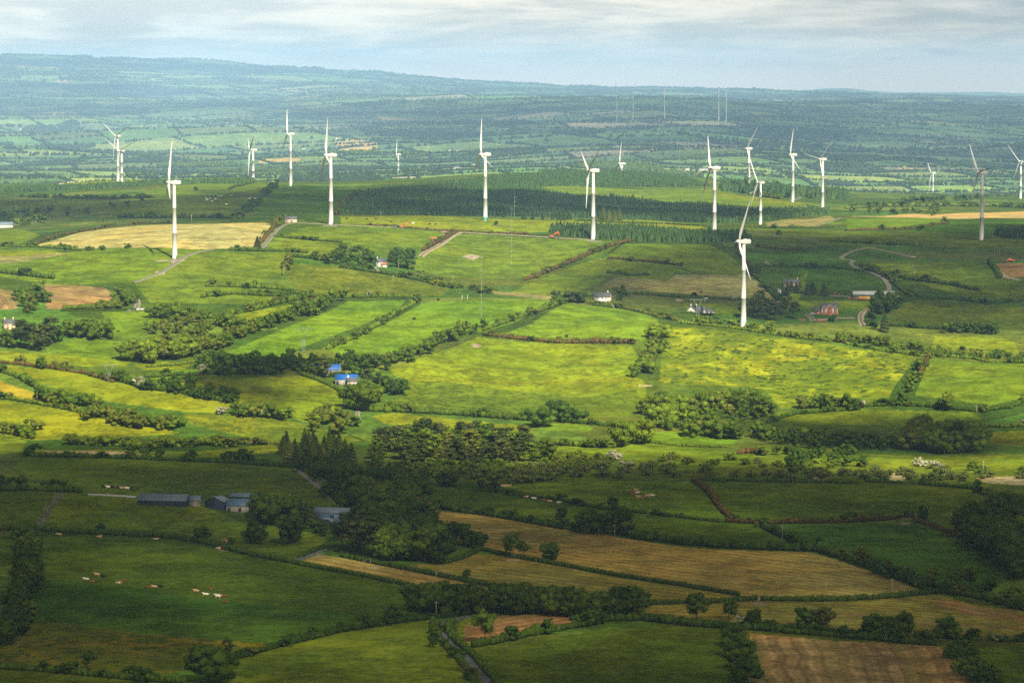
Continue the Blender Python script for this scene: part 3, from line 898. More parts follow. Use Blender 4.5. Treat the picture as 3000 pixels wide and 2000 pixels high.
ASPH = mat('asphalt', (.115, .125, .135), 0.85, 0.2, (0.3, 0.2))
GRAV = mat('gravel', (.195, .18, .15), 0.95, 0.1, (0.5, 0.25))
DIRT = mat('dirt', (.30, .235, .165), 0.95, 0.1, (0.4, 0.3))
TRKG = mat('grassy_track', (.13, .13, .06), 0.95, 0.1, (0.3, 0.3))
CONC = mat('concrete', (.33, .32, .29), 0.9, 0.2, (0.4, 0.15))
ROADS = [
 ('lane', [(1442, 2010), (1437, 2000), (1384, 1943), (1339, 1894), (1306, 1867), (1291, 1842), (1297, 1824), (1330, 1812), (1400, 1800), (1462, 1782), (1480, 1764)], 5.2, ASPH),
 ('lane', [(862, 1366), (890, 1390), (920, 1416), (945, 1432), (1000, 1487)], 3.6, GRAV),
 ('track', [(945, 1424), (925, 1410), (955, 1408)], 4.0, GRAV),
 ('track', [(180, 1445), (150, 1480), (115, 1535), (95, 1570)], 4.5, TRKG),
 ('lane', [(860, 1645), (880, 1635), (950, 1608)], 4.0, ASPH),
 ('track', [(390, 828), (420, 818), (470, 800), (510, 775), (545, 748), (590, 735), (620, 730)], 5.0, GRAV),
 ('track', [(765, 730), (790, 700), (815, 668), (840, 655), (880, 652)], 4.5, GRAV),
 ('track', [(880, 653), (960, 658), (1090, 663), (1180, 666), (1270, 672)], 4.5, DIRT),
 ('track', [(1232, 752), (1252, 735), (1290, 718), (1325, 690), (1350, 680)], 6.0, DIRT),
 ('track', [(1345, 679), (1400, 684), (1480, 687), (1560, 692), (1640, 697), (1740, 703)], 5.0, DIRT),
 ('yard', [(365, 908), (395, 906), (438, 904)], 7.0, CONC),
 ('track', [(397, 870), (405, 885), (400, 905)], 5.0, GRAV),
 ('lane', [(2606, 852), (2602, 830), (2585, 812), (2550, 797), (2510, 785), (2490, 773), (2500, 763)], 4.6, GRAV),
 ('track', [(2500, 763), (2450, 756), (2530, 722), (2600, 735), (2675, 753)], 4.2, GRAV),
 ('lane', [(2255, 905), (2268, 890), (2285, 882)], 4.6, ASPH),
 ('lane', [(2300, 880), (2290, 868), (2285, 855)], 4.6, ASPH),
 ('track', [(2545, 905), (2525, 915), (2520, 935), (2530, 955)], 5.5, DIRT),
 ('track', [(2362, 920), (2375, 928), (2385, 942)], 5.5, GRAV),
 ('yard', [(2430, 866), (2480, 867), (2510, 872), (2620, 877)], 6.0, GRAV),
 ('track', [(1050, 1205), (1046, 1215), (1050, 1226)], 3.5, GRAV),
 ('yard', [(985, 1137), (1000, 1143), (1010, 1150)], 4.0, DIRT),
 ('track', [(1760, 878), (1810, 862), (1850, 850)], 4.0, TRKG),
 ('track', [(2190, 680), (2260, 690), (2350, 698), (2400, 705)], 4.0, GRAV),
 ('track', [(2380, 665), (2430, 650), (2460, 638)], 4.0, GRAV),
 ('track', [(2310, 588), (2330, 585), (2345, 578)], 5.0, GRAV),
 ('yard', [(255, 1447), (330, 1450), (400, 1455)], 8.0, CONC),
 ('yard', [(2170, 1750), (2200, 1752), (2235, 1755)], 7.0, CONC),
]
for r in ROADS:
    strip(*r)
    if r[0] == 'track' and r[3] is not TRKG:
        strip('track_verge', r[1], r[2] * .26, TRKG, 0.56)
for pts in ([(492, 764), (512, 762), (536, 763)], [(950, 661), (972, 662), (992, 663)], [(1718, 705), (1740, 706), (1762, 707)]):
    strip('turbine_hardstanding', pts, 9.0, GRAV, 0.24)
for pts in ([(1360, 755), (1385, 745), (1400, 752), (1375, 760)], [(1290, 680), (1330, 675), (1330, 682), (1300, 690)], [(455, 765), (500, 762), (545, 760), (500, 770)],
            [(2930, 800), (2945, 812), (2990, 820)], [(2440, 930), (2470, 932), (2500, 930)], [(2380, 940), (2400, 935), (2450, 935)], [(740, 1205), (770, 1203), (800, 1208)]):
    strip('bare_earth', pts, 7.0, DIRT, 0.2)


# ------------------------------------------------------------------ far country: hedgerows, copses and woods that read as one mass
def far_hedgerows():
    tb = TB()
    for (d0, d1, n, wmin, size) in ((5200, 9500, 900000, 2.6, 1.0), (9500, 25000, 1300000, 5.0, 1.6), (25000, 36000, 800000, 9.0, 2.8)):
        y = np.sqrt(RN.uniform(d0 * d0, d1 * d1, n)); x = RN.uniform(-.172, .172, n) * y
        i, j, d = cells(x, y)
        keep = d < wmin
        keep &= hsh(i, j, 9) > 0.04
        wood = waves(x, y, 1200, 7, 21) + 0.5 * waves(x, y, 330, 5, 22)
        keep &= RN.uniform(0, 1, n) < 0.85
        kw = (wood > 1.35) & (RN.uniform(0, 1, n) < (0.14 if d0 < 25000 else 0.12)) & (d > 1)
        scat = (RN.uniform(0, 1, n) < 0.0004)
        for kk, hs, ws in ((keep, (3.0, 6.5), (3.6, 6.6)), (kw, (7, 11), (7, 11)), (scat, (5, 9), (5, 8))):
            xs, ys = x[kk], y[kk]
            if d0 < 25000 and kk is keep:
                tall = RN.uniform(0, 1, len(xs)) < 0.10
            else:
                tall = np.zeros(len(xs), bool)
            h = RN.uniform(hs[0], hs[1], len(xs)) * size * np.where(tall, 1.6, 1.0) * 0.5
            wd = RN.uniform(ws[0], ws[1], len(xs)) * size * np.where(tall, 1.15, 1.0) * 0.5
            z = HT(xs, ys)
            tb.blobs(np.stack([xs, ys, z + h * 0.8], 1), np.stack([wd, wd, h], 1), 1, 0.18)
    o = add('hedgerow_country', tb.mesh('hedgerow_country'), LF['far'])
    tag(o, 'hazy web of hedgerows, copses and woods over the far lowland fields', 'hedgerows', kind='stuff')


far_hedgerows()
# tighter trees across the near lowland behind the wind farm
def valley_trees():
    tb = TB()
    n = 60000
    y = RN.uniform(5300, 9800, n); x = RN.uniform(-.165, .165, n) * y
    wv = waves(x, y, 700, 7, 31) + .5 * waves(x, y, 220, 5, 32)
    k = (wv > 1.25) & (RN.uniform(0, 1, n) < 0.9)
    x, y = x[k], y[k]
    h = RN.uniform(3.5, 6.0, len(x)); wd = RN.uniform(3.5, 6.0, len(x))
    tb.blobs(np.stack([x, y, HT(x, y) + h * .8], 1), np.stack([wd, wd, h], 1), 1, 0.2)
    o = add('lowland_woods', tb.mesh('lowland_woods'), LF['mid'])
    tag(o, 'loose green woods filling the lowland just behind the wind farm', 'woods', kind='stuff')


valley_trees()


# ------------------------------------------------------------------ conifer plantations
def plantation(label, pts, spacing, hmin, hmax, leaf, cap=14000):
    wp = wpoly(dense(pts, 3))
    xs = [p[0] for p in wp]; ys = [p[1] for p in wp]
    rows = np.arange(min(ys), max(ys), spacing); cols = np.arange(min(xs), max(xs), spacing)
    X, Y = np.meshgrid(cols, rows)
    X = X.ravel() + RN.normal(0, spacing * .22, X.size); Y = Y.ravel() + RN.normal(0, spacing * .22, Y.size)
    m = inpoly(X, Y, wp)
    gap = waves(X, Y, 90, 6, 41)
    m &= (gap > -1.35) | (RN.uniform(0, 1, X.size) < .25)
    X, Y, gap = X[m], Y[m], gap[m]
    if len(X) > cap:
        s = RN.choice(len(X), cap, replace=False); X, Y, gap = X[s], Y[s], gap[s]
    n = len(X)
    seg = 7
    vs, ts = [], []
    a = np.arange(seg) * 2 * np.pi / seg
    prof = [(0.0, .34), (.34, .20), (.30, .27), (.62, .12), (.58, .17), (1.0, .0)]
    prof = [(0.02, .30), (.30, .24), (.55, .165), (.80, .085), (1.0, .004)]
    base = []
    for (z, r) in prof:
        base += [(r * math.cos(q), r * math.sin(q), z) for q in a]
    base = np.array(base); T = []
    for i in range(len(prof) - 1):
        for q in range(seg):
            p, p2 = i * seg + q, i * seg + (q + 1) % seg
            T += [[p, p2, p2 + seg], [p, p2 + seg, p + seg]]
    T = np.array(T)
    H = RN.uniform(hmin, hmax, n) * (1 + .16 * gap) * np.where(RN.uniform(0, 1, n) < .04, 1.4, 1.0)
    jit = 1 + RN.normal(0, .30, (n, len(base), 1)) * np.array([1, 1, .12])
    V = base[None] * jit * np.stack([H * .95, H * .95, H], 1)[:, None, :]
    V += np.stack([X, Y, HT(X, Y) - 0.2], 1)[:, None, :]
    tb = TB()
    tb.addv(V.reshape(-1, 3), (T[None] + (np.arange(n) * len(base))[:, None, None]).reshape(-1, 3))
    o = add('conifer_plantation', tb.mesh('conifer_plantation'), LF[leaf])
    tag(o, label, 'conifer plantation', kind='stuff')


plantation('large dark conifer plantation covering the dip and hill behind the ridge turbines',
           [(985, 628), (1040, 590), (1085, 562), (1300, 537), (1500, 517), (1640, 503), (1800, 503), (2000, 522), (2085, 547), (1900, 549), (1600, 546), (1560, 562), (1750, 582), (2090, 607), (2190, 617),
            (2400, 616), (2440, 625), (2300, 640), (2150, 655), (1900, 645), (1600, 636), (1250, 632)], 4.0, 4.0, 6.2, 'spruce', 38000)
plantation('small square conifer plantation beside the ridge turbine and orange excavator',
           [(1610, 682), (1618, 668), (1700, 668), (2000, 682), (2190, 697), (2205, 712), (1900, 709), (1700, 697)], 3.2, 4.5, 7, 'spruce', 7000)
plantation('thin dark belt of conifers along the brow of the far left hill',
           [(-60, 560), (120, 553), (330, 545), (440, 540), (440, 545), (330, 552), (120, 562), (-60, 566)], 4.5, 4.5, 6.2, 'spruce', 2500)
plantation('short belt of conifers on the hill crest below the far white turbine',
           [(450, 539), (560, 533), (700, 530), (745, 534), (740, 539), (560, 538)], 4.5, 4.5, 6.5, 'spruce', 2000)
plantation('dark conifer block between the lit hill pasture and the far turbines',
           [(2110, 548), (2200, 556), (2300, 565), (2350, 572), (2330, 582), (2240, 574), (2120, 560)], 5.5, 9, 13, 'spruce', 2500)
plantation('dark conifer block at the right of the turbine with a crooked track',
           [(2365, 572), (2470, 572), (2490, 578), (2470, 584), (2370, 582)], 5.5, 9, 13, 'spruce', 1500)
plantation('low dark conifer wood at the right edge in the cloud shade',
           [(2905, 688), (3080, 688), (3080, 705), (2960, 700)], 4.5, 6, 9, 'spruce', 2500)

# ------------------------------------------------------------------ plants
def crown_mesh(name, seed, kind='round', n=30, leaf=46):
    """crown of unit height: lumpy clumps and many leaf sprays; z from 0 to 1"""
    r = np.random.default_rng(seed)
    tb = TB()
    pos, rad = [], []
    if kind in ('round', 'tall', 'sparse', 'bush', 'wide'):
        hw = {'round': .47, 'tall': .31, 'sparse': .33, 'bush': .66, 'wide': .60}[kind]
        z0, z1 = {'round': (.02, .98), 'tall': (.03, .98), 'sparse': (.22, .97), 'bush': (-.1, .95), 'wide': (.0, .96)}[kind]
        zc, hz = (z0 + z1) / 2, (z1 - z0) / 2
        for q in range(n):
            d = r.normal(0, 1, 3); d /= np.linalg.norm(d)
            if d[2] < -0.92: d[2] *= -.5
            f = r.uniform(.45, 1.0) if q > 4 else r.uniform(0, .35)
            cr = r.uniform(.075, .20) * (1.0 if kind != 'sparse' else .72) * (1.25 if kind in ('bush', 'wide') else 1)
            wob = 1 + .22 * math.sin(3 * math.atan2(d[1], d[0]) + seed) * (kind != 'bush')
            pos.append([d[0] * hw * f * wob, d[1] * hw * f * wob, zc + d[2] * (hz - cr * .55) * f ** .8])
            rad.append([cr * r.uniform(.9, 1.25), cr * r.uniform(.9, 1.25), cr * r.uniform(.75, 1.0)])
    elif kind == 'spruce':
        for q in range(n):
            z = (q + .5) / n
            rr = .235 * (1 - z) ** .85 + .012
            a = q * 2.4
            for b in range(2):
                aa = a + b * math.pi + r.uniform(-.4, .4)
                pos.append([math.cos(aa) * rr * .62, math.sin(aa) * rr * .62, .05 + z * .93])
                rad.append([rr * .62 + .012, rr * .62 + .012, .05 + .03 * (1 - z)])
    elif kind == 'pine':
        for q in range(n):
            z = r.uniform(.30, .97)
            rr = .30 * (1 - max(0, z - .62) * 2.0) * (0.55 + .6 * min(1, (z - .25) * 2.5))
            a = r.uniform(0, 6.283)
            f = r.uniform(.2, 1) ** .6
            pos.append([math.cos(a) * rr * f, math.sin(a) * rr * f, z])
            rad.append([.10 * r.uniform(.8, 1.4), .10 * r.uniform(.8, 1.4), .045 * r.uniform(.8, 1.3)])
    pos, rad = np.array(pos), np.array(rad)
    core = .86
    tb.blobs(pos, rad * core, 1, .20, r)
    m = len(pos)
    d = r.normal(0, 1, (m, leaf, 3)); d /= np.linalg.norm(d, axis=2)[..., None]
    lp = pos[:, None, :] + d * rad[:, None, :] * r.uniform(.85, 1.22, (m, leaf, 1))
    ls = {'spruce': .028, 'pine': .030}  .get(kind, .027 if kind != 'bush' else .055)
    tb.leaves(lp.reshape(-1, 3), r.uniform(.6, 1.3, m * leaf) * ls, d.reshape(-1, 3), r, .8)
    return tb.mesh(name)


def trunk_mesh(name, seed, kind):
    r = np.random.default_rng(seed)
    tb = TB()
    top = .72 if kind not in ('spruce', 'pine') else .93
    b = {'tall': .020, 'pine': .016, 'spruce': .018, 'sparse': .016}.get(kind, .026)
    pts = [[0, 0, -.03]] + [[r.normal(0, .012), r.normal(0, .012), z] for z in (.12, .3, .5, top)]
    tb.tube(pts, [b * 1.35, b, b * .8, b * .55, b * .2], 7)
    if kind not in ('spruce',):
        for q in range(6):
            z = r.uniform(.22, .55); a = r.uniform(0, 6.28); L = r.uniform(.16, .3)
            tb.tube([[0, 0, z], [math.cos(a) * L * .5, math.sin(a) * L * .5, z + L * .35], [math.cos(a) * L, math.sin(a) * L, z + L * .8]], [b * .5, b * .32, b * .12], 5)
    return tb.mesh(name, True)


CR, TR = {}, {}
for kd, cnt, nn, lf in (('round', 6, 40, 80), ('wide', 4, 40, 80), ('tall', 4, 30, 80), ('sparse', 4, 26, 70), ('spruce', 3, 24, 30), ('pine', 4, 36, 30), ('bush', 5, 20, 42)):
    for q in range(cnt):
        CR[kd, q] = crown_mesh('crown', 100 * q + len(kd), kd, nn, lf)
        if kd != 'bush':
            TR[kd, q] = trunk_mesh('trunk', 50 * q + len(kd), kd)
            TR[kd, q].materials.append(BARK)
CNT = {'round': 6, 'wide': 4, 'tall': 4, 'sparse': 4, 'spruce': 3, 'pine': 4, 'bush': 5}
CRM = {}


def crown_for(kd, q, leaf):
    k = (kd, q, leaf)
    if k not in CRM:
        me = CR[kd, q].copy()
        me.name = 'crown'
        me.materials.append(LF[leaf])
        CRM[k] = me
    return CRM[k]


ORD = ['first', 'second', 'third', 'fourth', 'fifth', 'sixth', 'seventh', 'eighth', 'ninth', 'tenth', 'eleventh', 'twelfth', 'thirteenth', 'fourteenth', 'fifteenth', 'sixteenth',
       'seventeenth', 'eighteenth', 'nineteenth', 'twentieth', 'twenty-first', 'twenty-second', 'twenty-third', 'twenty-fourth', 'twenty-fifth', 'twenty-sixth', 'twenty-seventh',
       'twenty-eighth', 'twenty-ninth', 'thirtieth'] + ['%d-th' % q for q in range(31, 90)]


def ordinal(i, n):
    if n == 1: return ''
    if i == 0: return ', leftmost'
    if i == n - 1: return ', rightmost'
    return ', %s from left' % ORD[i]


def spots(mode, pts, n, jit=7.0):
    """ground points: explicit, along a line or inside an area"""
    if mode == 'pts':
        return [ray(*p[:2]) for p in pts]
    if mode == 'line':
        W = np.array([ray(*p)[:2] for p in pts])
        W = resample(W, 1.0)
        out = []
        for q in range(n):
            i = int((q + .5 + R.uniform(-.3, .3)) / n * (len(W) - 1))
            x, y = W[i] + np.array([R.gauss(0, jit * .25), R.gauss(0, jit * .5)])
            out.append(np.array([x, y, float(HT(x, y))]))
        return out
    wp = wpoly(dense(pts, 4))
    xs = [p[0] for p in wp]; ys = [p[1] for p in wp]
    out, tries, mind = [], 0, 6.5
    while len(out) < n and tries < 6000:
        tries += 1
        if tries % 400 == 0: mind *= .8
        x, y = R.uniform(min(xs), max(xs)), R.uniform(min(ys), max(ys))
        if not inpoly(np.array([x]), np.array([y]), wp)[0]: continue
        if any((x - p[0]) ** 2 + (y - p[1]) ** 2 < mind ** 2 for p in out): continue
        out.append(np.array([x, y, float(HT(x, y))]))
    return out


JOBS = []


def plant(desc, kd, leaf, mode, pts, n, hmin, hmax, group=None):
    """queue the plants of one clump; they are built once all are known, the largest ones as things"""
    if mode != 'pts' and kd in ('round', 'wide') and n >= 6:
        n = int(n * 1.4)
    S = spots(mode, pts, n, 10.0)
    S.sort(key=lambda p: proj(p)[0])
    tot = len(S)
    for i, p in enumerate(S):
        h = R.uniform(hmin, hmax) * (1.12 if mode != 'pts' else 1.0)
        kk = kd
        if kd in ('round', 'wide') and tot > 3 and R.random() < .35: kk = R.choice(['round', 'wide', 'tall'])
        lf = leaf
        if tot > 8 and leaf == 'pine' and R.random() < .4: lf = R.choice(['olive', 'dark', 'mid'])
        if tot > 4 and leaf in ('mid', 'dark', 'lime', 'olive') and R.random() < .3:
            lf = R.choice({'mid': ['dark', 'olive', 'lime'], 'dark': ['mid', 'dark'], 'lime': ['mid', 'olive'], 'olive': ['mid', 'lime']}[leaf])
        JOBS.append(dict(p=p, h=h, kd=kk, lf=lf, q=R.randrange(CNT[kk]), rz=R.uniform(0, 6.283), wv=R.uniform(.95, 1.2), desc=desc, tot=tot, grp=(group or desc) if tot > 1 else None, size=h * pxm(p)))


STUFF_T = {}


def build_plants():
    names = {'spruce': 'conifer_tree', 'pine': 'pine_tree', 'bush': 'bush'}
    cats = {'spruce': 'conifer', 'pine': 'pine tree', 'bush': 'bush'}
    tree = [j for j in JOBS if j['kd'] not in names]
    tree.sort(key=lambda j: -j['size'] * (3 if j['tot'] == 1 else 1))
    for j in tree[295:]:
        j['stuff'] = True
    bydesc = {}
    for j in JOBS:
        if not j.get('stuff'):
            bydesc.setdefault(j['desc'], []).append(j)
    for js in bydesc.values():
        for i, j in enumerate(js):
            kd, h, p = j['kd'], j['h'], j['p']
            name = names.get(kd, 'broadleaf_tree')
            if kd == 'bush':
                top = add(name, crown_for(kd, j['q'], j['lf']))
                top.location = (p[0], p[1], p[2] - .05 * h)
                top.rotation_euler = (0, 0, j['rz'])
                top.scale = (h * j['wv'] * 1.1, h * j['wv'] * 1.1, h)
            else:
                top = empty(name, (p[0], p[1], p[2]), j['rz'])
                top.scale = (h * j['wv'], h * j['wv'], h)
                add('trunk', TR[kd, j['q']], None, top)
                add('crown', crown_for(kd, j['q'], j['lf']), None, top)
            tag(top, j['desc'] + ordinal(i, len(js)), cats.get(kd, 'tree'), j['grp'] if len(js) > 1 else None)
    for j in JOBS:
        if j.get('stuff'):
            STUFF_T.setdefault(j['lf'], []).append((j['p'], j['h'], j['h'] * j['wv'], j['rz']))


LOD = []
for q in range(5):
    me_ = crown_mesh('tmp', 900 + q, ['round', 'wide', 'round', 'tall', 'round'][q], 18, 20)
    V_ = np.zeros(len(me_.vertices) * 3, np.float32); me_.vertices.foreach_get('co', V_)
    T_ = np.zeros(len(me_.polygons) * 3, np.int32); me_.polygons.foreach_get('vertices', T_)
    LOD.append((V_.reshape(-1, 3), T_.reshape(-1, 3)))
    bpy.data.meshes.remove(me_)


def build_stuff_trees():
    """the many smaller trees beyond the three hundred largest: one object"""
    tb = TB(); mi = []
    keys = sorted(STUFF_T)
    for k, lf in enumerate(keys):
        for (p, h, wd, rz) in STUFF_T[lf]:
            V, T = LOD[R.randrange(5)]
            cs, sn = math.cos(rz), math.sin(rz)
            W = np.stack([(V[:, 0] * cs - V[:, 1] * sn) * wd + p[0], (V[:, 0] * sn + V[:, 1] * cs) * wd + p[1], V[:, 2] * h + p[2] - .05 * h], 1)
            tb.addv(W, T); mi.append(np.full(len(T), k, np.int32))
    me = tb.mesh('hedgerow_trees')
    for lf in keys:
        me.materials.append(LF[lf])
    mi = np.concatenate(mi)
    if len(mi) == len(me.polygons):
        me.polygons.foreach_set('material_index', mi)
    o = add('hedgerow_trees', me)
    tag(o, 'the many smaller hedgerow trees and shrubs scattered over the hillside fields', 'trees', kind='stuff')


